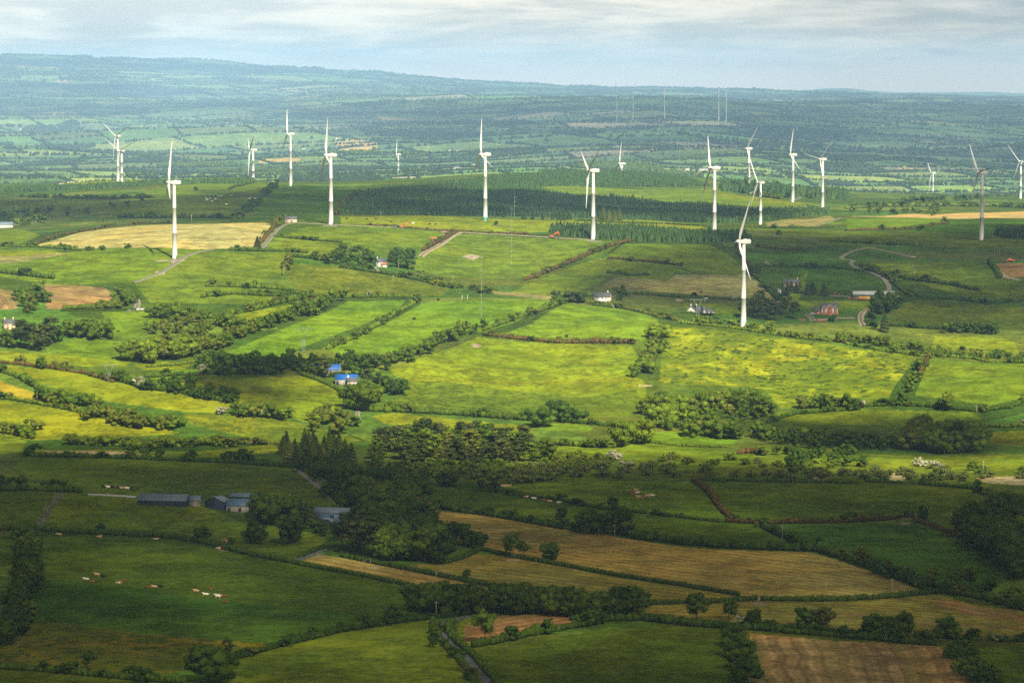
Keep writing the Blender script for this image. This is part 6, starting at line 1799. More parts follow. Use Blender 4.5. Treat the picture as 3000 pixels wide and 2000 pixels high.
arched('long_blue_barn', 'long blue barn with pale curved roof beside the silo', 975, 1530, 17.5, 9, 4.6, 2.1, -.08, STEELB, STEEL)
arched('small_arched_shed', 'small dark blue arched shed in front of the long blue barn', 955, 1548, 6, 7, 2.8, 1.8, 1.35, NAVY, STEEL)
p = ray(918, 1528)
rt = empty('silo', (p[0], p[1] + 3, p[2])); tag(rt, 'blue silo tower with pointed cap at the left end of the long barn', 'silo')
tb = TB(); tb.addv(*lathe([(1.7, -2), (1.7, 4.9)], 16)); add('body', tb.mesh('body', True), STEELB, rt)
tb = TB(); tb.addv(*lathe([(1.95, 4.85), (1.0, 5.9), (0.02, 6.6)], 16)); add('cap', tb.mesh('cap'), STEEL, rt)
gable('white_cottage', 'white cottage half hidden by bare pine trunks right of the blue barn', 'house', 1030, 1572, 7, 6, 4.2, 2.2, -.2, RENDERW, SLATE, [('f', -1.8, 1.6, 1, 1.2), ('f', 1.6, 1.6, 1, 1.2)], (0, 1, 2.1), (2.8,))
gable('grey_farmhouse', 'grey farmhouse end among the farm trees', 'house', 867, 1510, 5, 6, 3.4, 2.2, .2, STONE, SLATE, [('f', 1, 2, .9, 1.1)], chim=(-1.8,))
# blue roofed farm
arched('blue_roof_barn', 'barn with vivid blue curved roof and stone wall in the middle of the picture', 1015, 1128, 14.5, 8, 3.4, 3.4, -.02, STONE, BLUE, openside=True)
gable('blue_rear_barn', 'second vivid blue roof behind the cedar and the blue barn', 'barn', 950, 1098, 22, 9, 3.6, 3.2, -.25, STONE, BLUE)
gable('stone_farmhouse', 'small grey roofed farmhouse tucked in front of the blue barn', 'house', 1030, 1133, 6.0, 5, 3.6, 2.2, .1, CREAM, SLATE, [('f', -1.2, 2.0, 1.0, 1.2), ('f', 1.4, 2.0, 1.0, 1.2)], (0, .9, 2), (-2.4,))
# left
gable('left_farmhouse', 'peach walled farmhouse with dark roof and chimneys at the left edge among trees', 'house', 24, 966, 7.5, 7, 4.6, 2.4, .35, RENDERP, SLATE, [('f', -1.6, 3.2, 1, 1.2), ('f', 1.6, 3.2, 1, 1.2), ('f', 1.6, 1.2, 1, 1.2)], (-1.4, 1, 2.1), (-3, 3))
gable('grey_shed', 'long grey shed at the left edge below the dark hillside', 'shed', 2, 668, 22, 12, 3.2, 2.2, .05, RENDERW, STEEL)
gable('little_hut', 'little tan hut with grey roof at the top of the gravel track', 'hut', 852, 652, 10.5, 6, 3.2, 2.0, -.06, RENDERP, SLATE, [('f', -3.2, 1.5, 1, 1.2)], (1.0, 1.6, 2.4, STEEL))
# white house on the ridge lane
gable('white_house', 'white house with dark roof among trees on the ridge lane', 'house', 1114, 781, 7.5, 6, 4.0, 2.4, .6, RENDERW, SLATE, [('f', -2, 2.2, .9, 1.1), ('f', 1, 2.2, .9, 1.1)], (-.4, .9, 2), (-2.9,))
gable('red_lean_to', 'small red roofed outbuilding beside the white ridge house', 'outbuilding', 1125, 783, 4.0, 3.5, 2.2, 1.0, .2, RENDERW, mat('red_sheet', (.40, .08, .05), .7, .2))
# shaded right
gable('grey_roof_house', 'cream house with long slate roof in the shade behind the crest', 'house', 1766, 880, 13, 7, 2.9, 3.0, -.22, CREAM, SLATE, [('f', -3.5, 1.7, 1.2, 1.2), ('f', .5, 1.7, 1.2, 1.2), ('r', .3, 2.0, 1.2, 1.4)], (3.4, 1, 2.1), (4.0,))
tbz = ray(1760, 889)
arched('polytunnel', 'pale glass greenhouse in front of the cream house', 1762, 889, 8.5, 4.5, 1.6, 1.6, -.1, mat('pale_film', (.42, .48, .46), .4, .4, (1, .2)), mat('pale_film_roof', (.48, .54, .52), .35, .5, (1, .2)))
b1 = gable('white_bungalow', 'white bungalow with dark roof below the lattice pylon', 'house', 2044, 918, 12, 7, 2.7, 2.6, -.2, RENDERW, SLATE, [('f', -.6, 1.5, 1.3, 1.2), ('f', 2.2, 1.5, 1.6, 1.2), ('f', 4.8, 1.2, 1.2, 1.4)], (1.0, 1, 2.1), (-5.0, -.8))
V = []
for y in (-5.4, 0.0):
    V += [(-7.2, y, -2.5), (-1.4, y, -2.5), (-1.4, y, 2.7), (-4.3, y, 5.1), (-7.2, y, 2.7)]
T = [[0, 1, 2], [0, 2, 4], [4, 2, 3], [5, 7, 6], [5, 9, 7], [9, 8, 7], [0, 4, 9], [0, 9, 5], [1, 6, 7], [1, 7, 2]]
add('gable_wing', trimesh('gable_wing', V, T), RENDERW, b1)
tb = TB()
for sg in (-1, 1):
    q = [(-4.3 + sg * 3.3, -5.7, 2.45), (-4.3 + sg * 3.3, .6, 2.45), (-4.3, .6, 5.2), (-4.3, -5.7, 5.2)]
    V = np.array(q + [(x, y, z + .16) for x, y, z in q])
    tb.addv(V, np.array([[4, 5, 6], [4, 6, 7], [0, 2, 1], [0, 3, 2], [0, 1, 5], [0, 5, 4], [1, 2, 6], [1, 6, 5], [3, 0, 4], [3, 4, 7]]))
add('wing_roof', tb.mesh('wing_roof'), SLATE, b1)
tb = TB(); tb.box((-4.0, -5.42, 1.5), (1.4, .08, 1.2)); add('window', tb.mesh('window'), GLASS, b1)
gable('white_garage', 'low white garage at the right end of the white bungalow', 'garage', 2079, 920, 5, 5, 2.2, 1.4, .5, RENDERW, SLATE, door=(0, 2.4, 1.9, GREYD))
gable('pink_house', 'long peach house with dark slate roof behind the clipped conifers', 'house', 2321, 842, 13, 7, 3.4, 2.8, -.12, RENDERP, SLATE, [('f', -4, 2.1, 1.2, 1.3), ('f', -1, 2.1, 1.2, 1.3), ('f', 4, 2.1, 1.2, 1.3)], (1.6, 1, 2.1), (4.5,))
gable('roadside_garage', 'grey flat roofed garage by the road left of the peach house', 'garage', 2278, 860, 5, 6, 2.9, .4, .1, CREAM, STEEL, door=(0, 3.4, 2.2, GREYD))
sh = gable('long_farm_shed', 'very long pale roofed farm shed on the shaded right slope', 'shed', 2562, 876, 32.5, 12, 3.6, 2.2, -.1, mat('grey_boards', (.20, .20, .19), .9, .1, (.6, .25)), ALU, door=(8, 4, 3.0, GREYD))
rb = gable('brick_house', 'large red brick house with three gables and grey roof in the shade', 'house', 2431, 922, 13, 8, 5.4, 3.2, -.04, BRICK, SLATE,
           [('f', -4.3, 1.6, 1.6, 1.6), ('f', 4.3, 1.6, 1.6, 1.6), ('f', -1.7, 1.6, .7, 1.2), ('f', 1.7, 1.6, .7, 1.2)], (0, 1.7, 2.3), (-6.0, 6.0))
for gx, gw, gz, gr, prj in ((0, 4.6, 5.6, 2.6, 1.0), (-4.4, 3.0, 5.0, 1.9, .25), (4.4, 3.0, 5.0, 1.9, .25)):
    V = []
    for y in (-4 - prj, -.5):
        V += [(gx - gw / 2, y, -2), (gx + gw / 2, y, -2), (gx + gw / 2, y, gz), (gx, y, gz + gr), (gx - gw / 2, y, gz)]
    T = [[0, 1, 2], [0, 2, 4], [4, 2, 3], [5, 7, 6], [5, 9, 7], [9, 8, 7], [0, 4, 9], [0, 9, 5], [1, 6, 7], [1, 7, 2]]
    gw_ = add('front_gable', trimesh('front_gable', V, T), BRICK, rb)
    tb, tc_ = TB(), TB()
    for sg in (-1, 1):
        q = [(gx + sg * (gw / 2 + .3), -4.3 - prj, gz - .3), (gx + sg * (gw / 2 + .3), 0, gz - .3), (gx, 0, gz + gr + .08), (gx, -4.3 - prj, gz + gr + .08)]
        V = np.array(q + [(x, y, z + .16) for x, y, z in q])
        tb.addv(V, np.array([[4, 5, 6], [4, 6, 7], [0, 2, 1], [0, 3, 2], [0, 1, 5], [0, 5, 4], [1, 2, 6], [1, 6, 5], [3, 0, 4], [3, 4, 7]]))
        q = [(gx + sg * (gw / 2 + .35), -4.36 - prj, gz - .4), (gx, -4.36 - prj, gz + gr + .2), (gx, -4.36 - prj, gz + gr - .25), (gx + sg * (gw / 2 + .1), -4.36 - prj, gz - .7)]
        V = np.array(q + [(x, y - .08, z) for x, y, z in q])
        tc_.addv(V, np.array([[0, 1, 2], [0, 2, 3], [4, 6, 5], [4, 7, 6], [0, 5, 1], [0, 4, 5], [3, 2, 6], [3, 6, 7]]))
    add('gable_roof', tb.mesh('gable_roof'), SLATE, rb)
    add('bargeboard', tc_.mesh('bargeboard'), RENDERW, rb)
    tb = TB(); tb.box((gx, -4.02 - prj, gz - 1.0), (1.3, .1, 1.5)); wn = add('window', tb.mesh('window'), GLASS, rb)
    tb = TB(); tb.box((gx, -4.08 - prj, gz - 1.85), (1.7, .2, .2)); tb.box((gx, -4.08 - prj, gz - 1.0), (.1, .08, 1.5)); add('frame', tb.mesh('frame'), QUOIN, wn)
    tb = TB()
    for sg in (-1, 1): tb.box((gx + sg * (gw / 2 - .1), -4.04 - prj, (gz - .6) / 2), (.45, .12, gz - .6))
    add('quoin', tb.mesh('quoin'), QUOIN, rb)
gable('brick_annex', 'lower brick annex at the left of the red brick house', 'annex', 2397, 920, 5.6, 6, 2.7, 2.6, -.04, BRICK, SLATE, [('f', 0, 1.4, 1.9, 1.1)])

# far white houses
FARH = [(58, 378, 10), (75, 381, 9), (122, 389, 14), (890, 436, 14), (985, 405, 10), (1350, 368, 16), (1385, 362, 9), (1483, 377, 22), (1482, 382, 12), (1317, 440, 10), (1340, 442, 12), (1528, 437, 12), (1605, 432, 20), (1390, 484, 14), (1338, 494, 14),
        (1705, 487, 18), (1783, 491, 26), (1695, 331, 11), (1722, 335, 10), (1807, 430, 12), (1905, 365, 12), (2012, 497, 11), (2060, 498, 20), (2387, 487, 22), (2430, 450, 14), (2720, 397, 12), (2750, 397, 14), (2762, 541, 13), (2850, 477, 16), (1420, 454, 16), (1283, 329, 14),
        (275, 380, 8), (2085, 383, 8), (2890, 344, 12)]
FARH.sort()
for i, (hx, hy, ww) in enumerate(FARH):
    q_ = gable('distant_house', 'tiny pale house far off in the hazy lowland' + ordinal(i, len(FARH)), 'house', hx, hy + 2, ww * 1.0, 7, 4.0, 2.6, R.uniform(-.4, .4), R.choice([RENDERW, RENDERW, CREAM]), SLATE, [('f', -2.2, 2, 1.2, 1.2), ('f', 2.2, 2, 1.2, 1.2)], over=.2, group='pale houses far off in the lowland')
    q_.scale = (max(1, .8 / pxm(q_.location)),) * 3

# ------------------------------------------------------------------ vehicles and farm things
ORANGE = mat('orange_paint', (.72, .13, .03), .45, .4, (.8, .12))
YELLOW = mat('yellow_paint', (.62, .33, .03), .5, .35, (.4, .15))
TYRE = mat('rubber', (.025, .025, .025), .9, .1)
GREENP = mat('green_paint', (.03, .14, .06), .45, .4)
REDP = mat('red_paint', (.45, .04, .03), .45, .4)
WHITEP = mat('white_paint', (.58, .58, .56), .4, .4)
BLACKP = mat('black_film', (.012, .012, .014), .3, .5)


def part(name, tb, m, parent, smooth=False):
    return add(name, tb.mesh(name, smooth), m, parent)


def wheel(parent, x, y, r_, w_):
    tb = TB()
    V, T = lathe([(0, -w_ / 2), (r_ * .9, -w_ / 2), (r_, -w_ * .3), (r_, w_ * .3), (r_ * .9, w_ / 2), (0, w_ / 2)], 16, 'y')
    tb.addv(V + np.array([x, y, r_]), T)
    o = part('wheel', tb, TYRE, parent)
    tb = TB(); V, T = lathe([(0, -w_ / 2 - .03), (r_ * .5, -w_ / 2 - .03), (r_ * .5, w_ / 2 + .03), (0, w_ / 2 + .03)], 12, 'y'); tb.addv(V + np.array([x, y, r_]), T)
    part('rim', tb, ALU, o)


def excavator(px, py, label, rz=0.0, flip=1, sc=1.0):
    p = ray(px, py)
    rt = empty('excavator', (p[0], p[1], p[2] + .1), rz, sc)
    tag(rt, label, 'excavator')
    for sy in (-1.1, 1.1):
        tb = TB(); tb.prism([(-2.0, .1), (2.0, .1), (2.3, .45), (2.0, .85), (-2.0, .85), (-2.3, .45)], sy - .3, sy + .3)
        part('track', tb, GREYD, rt)
    f = flip
    tb = TB(); tb.prism([(-2.2 * f, .95), (1.3 * f, .95), (1.3 * f, 1.5), (.2 * f, 1.9), (-2.0 * f, 2.1), (-2.4 * f, 1.6)], -1.25, 1.25); part('body', tb, ORANGE, rt)
    tb = TB(); tb.prism([(-.3 * f, 1.7), (1.2 * f, 1.5), (1.35 * f, 2.3), (1.0 * f, 3.0), (-.3 * f, 3.0)], -1.2, -.1); part('cab', tb, GLASS, rt)
    tb = TB(); tb.prism([(-.35 * f, 3.0), (1.05 * f, 3.0), (1.0 * f, 3.12), (-.3 * f, 3.12)], -1.22, -.08); part('cab_roof', tb, ORANGE, rt)
    tb = TB()
    tb.tube([[1.0 * f, .4, 1.6], [2.4 * f, .4, 3.4], [3.9 * f, .4, 4.5], [5.2 * f, .4, 4.8]], [.42, .52, .46, .3], 4); part('boom', tb, ORANGE, rt)
    tb = TB(); tb.tube([[4.9 * f, .4, 5.1], [5.6 * f, .4, 3.2], [5.5 * f, .4, 1.3]], [.34, .36, .22], 4); part('dipper_arm', tb, ORANGE, rt)
    tb = TB(); tb.prism([(5.0 * f, .2), (5.9 * f, .1), (6.0 * f, 1.3), (5.3 * f, 1.4), (4.8 * f, .9)], -.1, .9); part('bucket', tb, GREYD, rt)
    return rt


excavator(1618, 697, 'orange excavator with raised arm on the ridge track by the turbine', .05, 1, 1.05)
excavator(1178, 668, 'orange excavator loaded behind the green tractor on the ridge', .0, 1, .9)
p = ray(1156, 668)
rt = empty('tractor', (p[0], p[1], p[2] + .05), .05); tag(rt, 'green tractor on the ridge track in front of the loaded excavator', 'tractor')
tb = TB(); tb.prism([(-2.2, .9), (.4, .9), (.4, 1.7), (-2.1, 1.55)], -.5, .5); part('bonnet', tb, GREENP, rt)
tb = TB(); tb.prism([(.1, 1.2), (1.7, 1.2), (1.6, 2.9), (.4, 2.9)], -.8, .8); part('cab', tb, GLASS, rt)
tb = TB(); tb.prism([(.2, 2.9), (1.75, 2.9), (1.7, 3.05), (.3, 3.05)], -.88, .88); part('cab_roof', tb, GREENP, rt)
for x, r_ in ((-1.6, .6), (1.0, .9)):
    for sy in (-.95, .95):
        wheel(rt, x, sy, r_, .45)
p = ray(1269, 706)
rt = empty('tipper_trailer', (p[0], p[1], p[2]), .08); tag(rt, 'orange and yellow tipper trailer parked beside the gorse hedge', 'trailer')
tb = TB(); tb.prism([(-2.9, 1.9), (2.9, 1.9), (3.1, 3.2), (-3.1, 3.2)], -1.2, 1.2); part('load_body', tb, YELLOW, rt)
tb = TB(); tb.box((0, -1.26, 2.9), (5.9, .08, .45)); part('side_stripe', tb, ORANGE, rt)
tb = TB(); tb.box((0, 0, 1.6), (5.6, 1.0, .35)); tb.tube([[-2.8, 0, 1.55], [-4.4, 0, 1.0]], [.14, .1], 5); part('chassis', tb, GREYD, rt)
for x in (-.7, .7):
    for sy in (-1, 1): wheel(rt, x, sy, .65, .4)


def car(px, py, label, rz, m):
    p = ray(px, py)
    rt = empty('parked_car', (p[0], p[1], p[2] + .05), rz); tag(rt, label, 'car')
    tb = TB(); tb.prism([(-2.1, .35), (2.1, .35), (2.15, .75), (1.9, .95), (-2.0, 1.0), (-2.15, .7)], -.85, .85); part('body', tb, m, rt)
    tb = TB(); tb.prism([(-1.7, .97), (1.0, .95), (.45, 1.45), (-1.2, 1.48)], -.74, .74); part('window', tb, GLASS, rt)
    tb = TB(); tb.prism([(-1.25, 1.46), (.5, 1.43), (.4, 1.52), (-1.1, 1.55)], -.72, .72); part('roof', tb, m, rt)
    for x in (-1.3, 1.35):
        for sy in (-.8, .8): wheel(rt, x, sy, .33, .22)
    for sy in (-.6, .6):
        tb = TB(); tb.box((2.13, sy, .72), (.08, .3, .16)); part('headlight', tb, ALU, rt)


car(2380, 921, 'white car parked beside the red brick house', .5, WHITEP)
car(2675, 755, 'pale pink car on the moorland track above the winding lane', -.2, mat('pink_paint', (.62, .36, .34), .4, .4))
car(2291, 841, 'dark car parked left of the peach house', .1, GREYD)
# container, lorry, digger by the long shed
p = ray(2536, 879)
rt = empty('lorry_container', (p[0], p[1] - 3, p[2]), -.08); tag(rt, 'long yellow lorry trailer body standing in front of the long shed', 'container')
tb = TB(); tb.box((0, 0, 1.75), (11.5, 2.4, 2.5)); part('body', tb, YELLOW, rt)
tb = TB()
for q in range(17): tb.box((-5.4 + q * .68, -1.22, 1.75), (.09, .06, 2.4))
part('ribs', tb, YELLOW, rt)
tb = TB(); tb.box((-1.5, -1.24, 2.35), (5.0, .03, .35)); part('lettering_panel', tb, mat('faded_brown', (.30, .13, .03), .7, .2), rt)
p = ray(2625, 880)
rt = empty('lorry', (p[0], p[1], p[2]), .1); tag(rt, 'white box lorry at the right end of the long shed', 'lorry')
tb = TB(); tb.box((.8, 0, 2.2), (4.4, 2.2, 2.5)); part('box_body', tb, WHITEP, rt)
tb = TB(); tb.prism([(-3.2, .7), (-1.6, .7), (-1.6, 2.6), (-2.6, 2.6), (-3.2, 1.7)], -1.05, 1.05); part('cab', tb, WHITEP, rt)
for x in (-2.4, 1.8):
    for sy in (-.9, .9): wheel(rt, x, sy, .48, .3)
p = ray(2452, 864)
rt = empty('farm_loader', (p[0], p[1], p[2]), .0); tag(rt, 'small orange farm machine parked in the yard left of the long shed', 'farm machine')
tb = TB(); tb.prism([(-2.4, .6), (2.2, .6), (2.4, 1.0), (-.6, 1.2), (-1.0, 1.9), (-2.0, 1.9)], -.8, .8); part('body', tb, ORANGE, rt)
for x in (-1.4, 1.4):
    for sy in (-.8, .8): wheel(rt, x, sy, .5, .3)
p = ray(2960, 766)
rt = empty('farm_machine', (p[0], p[1], p[2]), .0, 1.2); tag(rt, 'low bright orange machine on the brown plot at the right', 'farm machine')
tb = TB(); tb.prism([(-3.5, .5), (3.2, .5), (3.4, 1.2), (.6, 1.4), (.2, 2.2), (-1.2, 2.2), (-1.6, 1.3), (-3.6, 1.2)], -1, 1); part('body', tb, ORANGE, rt)
for x in (-2.2, 2.2):
    for sy in (-1, 1): wheel(rt, x, sy, .55, .35)
# scrap heap by the shed
p = ray(2500, 877); tb = TB()
pos = np.array([[p[0] + R.uniform(-4, 4), p[1] + R.uniform(-2, 2), p[2] + R.uniform(.2, 1.0)] for q in range(40)])
tb.blobs(pos, RN.uniform(.3, .8, (40, 3)), 1, .4); o = add('scrap_heap', tb.mesh('scrap_heap'), RUST); tag(o, 'rusty heap of scrap at the left end of the long shed', 'scrap heap')
# garden walls and gates of the red brick house
for (a, b, lab) in (((2390, 940), (2420, 946), 'low red garden wall in front of the red brick house'), ((2338, 938), (2358, 940), 'short red wall left of the red brick house drive')):
    pa, pb = ray(*a), ray(*b); tb = TB(); L = math.hypot(pb[0] - pa[0], pb[1] - pa[1]); n = max(2, int(L / 2.2))
    for q in range(n):
        u = (q + .5) / n; x, y = pa[0] + (pb[0] - pa[0]) * u, pa[1] + (pb[1] - pa[1]) * u
        tb.box((x, y, float(HT(x, y)) + .4), (L / n * .99, .3, 1.5), math.atan2(pb[1] - pa[1], pb[0] - pa[0]))
    o = add('garden_wall', tb.mesh('garden_wall'), BRICK); tag(o, lab, 'garden wall')


def gate(px, py, wid, label, m, rz=0.0):
    p = ray(px, py)
    rt = empty('field_gate', (p[0], p[1], p[2]), rz); tag(rt, label, 'gate')
    for sx in (-1, 1):
        tb = TB(); tb.box((sx * wid / 2, 0, .75), (.18, .18, 1.7)); part('gatepost', tb, WOOD, rt)
    tb = TB()
    for z in (.25, .5, .75, 1.0, 1.25): tb.box((0, 0, z), (wid - .2, .07, .11))
    tb.box((0, .07, .75), (.1, .05, 1.1)); part('bars', tb, m, rt)


gate(1521, 1634, 4.8, 'pale field gate under the open tree on the tan field hedge', mat('pale_gate', (.5, .48, .4), .6, .3), -.25)
gate(1095, 1651, 3.2, 'dark field gate in the clipped hedge below the farm wood', GREYD, -.3)
gate(2655, 1524, 3.6, 'small dark gate at the end of the gorse hedge', WOOD, .1)


def pole(px, py, h, label, kind='pole', r_=.14):
    p = ray(px, py)
    rt = empty('power_pole', (p[0], p[1], p[2])); tag(rt, label, 'pole', None)
    tb = TB(); tb.tube([[0, 0, -.5], [0, 0, h]], [r_, r_ * .75], 7); part('post', tb, WOOD, rt)
    tb = TB(); tb.box((0, 0, h - .5), (1.6, .14, .14)); part('crossarm', tb, WOOD, rt)
    tb = TB()
    for x in (-.7, 0, .7): tb.tube([[x, 0, h - .45], [x, 0, h - .1]], [.07, .05], 5)
    part('insulator', tb, ALU, rt)


for (x, y, h, lab) in ((1067, 1682, 6.5, 'power pole at the left in the narrow tan strip'), (1278, 1718, 6.5, 'power pole near the grove in the narrow tan strip'), (1801, 1590, 9, 'power pole against the tall trees of the big tan field'),
                       (1298, 1798, 8, 'power pole beside the bend of the lane'), (2136, 1733, 5.5, 'short pole left of the concrete pad'), (2279, 1752, 7.5, 'power pole right of the concrete pad'), (2420, 1753, 7, 'power pole halfway along the tan field bottom hedge'),
                       (2614, 1742, 7, 'power pole near the tip of the big tan field'), (2292, 1588, 8, 'power pole on the diagonal hedge'), (2881, 1388, 7.5, 'pale power pole in the right valley pasture'), (2221, 1376, 8, 'power pole by the valley scrub clump'),
                       (1965, 1374, 10, 'pale power pole alone in the valley pasture'), (1278, 1810, 7, 'power pole under the round grove'), (1068, 1203, 5.5, 'pole at the foot of the huge farm tree'), (1327, 835, 7, 'power pole by the ridge lane in the shade'), (1152, 832, 7, 'power pole left on the ridge lane pasture'),
                       (561, 655, 8, 'power pole behind the tan field'), (836, 648, 6, 'power pole beside the little hut'), (1116, 640, 6, 'small post on the sunny ridge'), (2860, 1215, 6, 'thin pole in the right half shaded pasture'), (1168, 795, 7, 'power pole right of the white house')):
    pole(x, y, h, lab)


def hframe(px, py, h, label):
    p = ray(px, py)
    rt = empty('twin_pole_pylon', (p[0], p[1], p[2]), .1); tag(rt, label, 'pylon')
    for sx in (-2, 2):
        tb = TB(); tb.tube([[sx, 0, -.5], [sx, 0, h]], [.22, .16], 7); part('post', tb, GREYD, rt)
    tb = TB(); tb.box((0, 0, h - .2), (7.6, .25, .22)); part('crossarm', tb, GREYD, rt)


hframe(2492, 857, 12.5, 'dark twin pole pylon left of the long shed')
hframe(2680, 808, 12, 'thin twin pole pylon in the shaded grey green field')
hframe(2920, 768, 12.5, 'dark twin pole pylon near the brown plot')


def ypylon(px, py, h, label):
    p = ray(px, py)
    rt = empty('lattice_pylon', (p[0], p[1], p[2]), .15); tag(rt, label, 'pylon')
    G = mat('galvanised', (.22, .26, .26), .6, .3)
    w0, w1, hz = 1.3, .75, h * .55
    tb = TB()
    for sx in (-1, 1):
        for sy in (-1, 1): tb.tube([[sx * w0, sy * w0, -.5], [sx * w1, sy * w1, hz]], [.065, .06], 4)
    n = 7
    for q in range(n):
        za, zb = hz * q / n, hz * (q + 1) / n
        wa, wb = w0 + (w1 - w0) * q / n, w0 + (w1 - w0) * (q + 1) / n
        for sy in (-1, 1):
            tb.tube([[-wa, sy * wa, za], [wb, sy * wb, zb]], [.04, .04], 4); tb.tube([[wa, sy * wa, za], [-wb, sy * wb, zb]], [.04, .04], 4)
    part('lattice_mast', tb, G, rt)
    tb = TB()
    for sx in (-1, 1):
        for o_ in (-.35, .35): tb.tube([[sx * .5 + o_ * .4, o_, hz], [sx * 3.0 + o_, 0, h - .6]], [.065, .06], 4)
    part('fork', tb, G, rt)
    tb = TB()
    tb.box((0, 0, h - .5), (11.0, .1, .1)); tb.box((0, 0, h), (9.0, .09, .09))
    for q in range(10): tb.tube([[-5.3 + q * 1.07, 0, h - .5], [-4.8 + q * 1.07, 0, h]], [.05, .05], 4)
    for x in (-5.4, 0, 5.4): tb.tube([[x, 0, h - .5], [x, 0, h - 2.2]], [.1, .1], 5)
    part('crossarm', tb, G, rt)


ypylon(2044, 928, 13.5, 'forked lattice pylon in front of the white bungalow')
ypylon(2310, 895, 10.5, 'forked lattice pylon left of the red brick house')
ypylon(889, 1032, 17, 'faint forked lattice pylon at the foot of the bright strip field')
ypylon(320, 1118, 11.5, 'faint lattice pylon on the lit left slope hedge')

for (x, y, h, lab) in ((1410, 935, 47, 'tall thin met mast in the bright middle strip field'), (1499, 783, 50, 'tall thin met mast in the big ridge pasture'), (1507, 641, 21, 'thin met mast against the dark plantation')):
    p = ray(x, y); rt = empty('met_mast', (p[0], p[1], p[2])); tag(rt, lab, 'mast')
    tb = TB()
    for q in range(10): tb.tube([[0, 0, h * q / 10], [0, 0, h * (q + 1) / 10]], [.10 - .004 * q, .096 - .004 * q], 6)
    part('pole', tb, mat('mast_grey', (.36, .39, .37), .5, .3), rt)
    tb = TB()
    for z in (.55, .75, .95):
        tb.box((0, 0, h * z), (1.8, .07, .07)); tb.box((.9, 0, h * z + .25), (.22, .22, .4))
    part('instrument_boom', tb, ALU, rt)
# warning boards and posts on the crest
for (x, y, lab) in ((1353, 876, 'left white leaning post on the crest behind the strip field'), (1369, 876, 'right white leaning post on the crest behind the strip field'), (1231, 868, 'left rusty post pair on the crest hedge'), (1241, 870, 'right rusty post on the crest hedge')):
    p = ray(x, y); tb = TB(); tb.box((0, 0, 1.7), (.32, .16, 4.0)); tb.box((0, -.05, .2), (.6, .4, .6))
    o = add('marker_post', tb.mesh('marker_post'), WHITEP if 'white' in lab else RUST); o.location = p; o.rotation_euler = (0, .12, 0); o.scale = (.8,) * 3; tag(o, lab, 'post')
# wrapped bales
for (x, y, lab) in ((1214, 936, 'black wrapped bale in the middle strip field'), (1660, 987, 'black wrapped bale left in the upper centre field'), (1792, 992, 'black wrapped bale right in the upper centre field'), (1284, 880, 'black wrapped bale at the crest of the strip field')):
    p = ray(x, y); tb = TB(); V, T = lathe([(0, -.75), (.6, -.75), (.78, -.6), (.78, .6), (.6, .75), (0, .75)], 18, 'y'); tb.addv(V + np.array([0, 0, .75]), T)
    o = add('wrapped_bale', tb.mesh('wrapped_bale', True), BLACKP); o.location = p; o.rotation_euler = (0, 0, R.uniform(.8, 2.2)); o.scale = (1.15,) * 3; tag(o, lab, 'bale')
# trough on the ridge, white blocks of the yard
for (x, y, w_, lab, m) in ((1660, 660, 5, 'white water trough on the ridge pasture', WHITEP), (1458, 661, 6, 'dark feed trough under the lone ridge tree', GREYD)):
    p = ray(x, y); tb = TB(); tb.box((0, 0, .35), (w_, 1.0, .12)); tb.box((0, -.5, .55), (w_, .1, .5)); tb.box((0, .5, .55), (w_, .1, .5)); tb.box((-w_ / 2, 0, .55), (.1, 1, .5)); tb.box((w_ / 2, 0, .55), (.1, 1, .5))
    o = add('feed_trough', tb.mesh('feed_trough'), m); o.location = p; tag(o, lab, 'trough')
for i, x in enumerate((381, 391, 402, 415, 428)):
    p = ray(x, 907); tb = TB(); tb.box((0, 0, .45), (1.7, .7, .9)); tb.box((0, 0, .93), (1.4, .5, .08))
    o = add('white_block', tb.mesh('white_block'), WHITEP); o.location = p; tag(o, 'white block lined up along the little concrete yard' + ordinal(i, 5), 'block', 'white blocks along the concrete yard')

# ------------------------------------------------------------------ cattle and sheep
def skin_mesh(verts, edges, radii, root):
    me = bpy.data.meshes.new('tmp'); me.from_pydata(verts, edges, [])
    o = bpy.data.objects.new('tmp', me); COL.objects.link(o)
    md = o.modifiers.new('s', 'SKIN'); o.modifiers.new('b', 'SUBSURF').levels = 1
    for i, r_ in enumerate(radii):
        me.skin_vertices[0].data[i].radius = r_
    me.skin_vertices[0].data[root].use_root = True
    dg = bpy.context.evaluated_depsgraph_get()
    out = bpy.data.meshes.new_from_object(o.evaluated_get(dg))
    bpy.data.objects.remove(o)
    return out


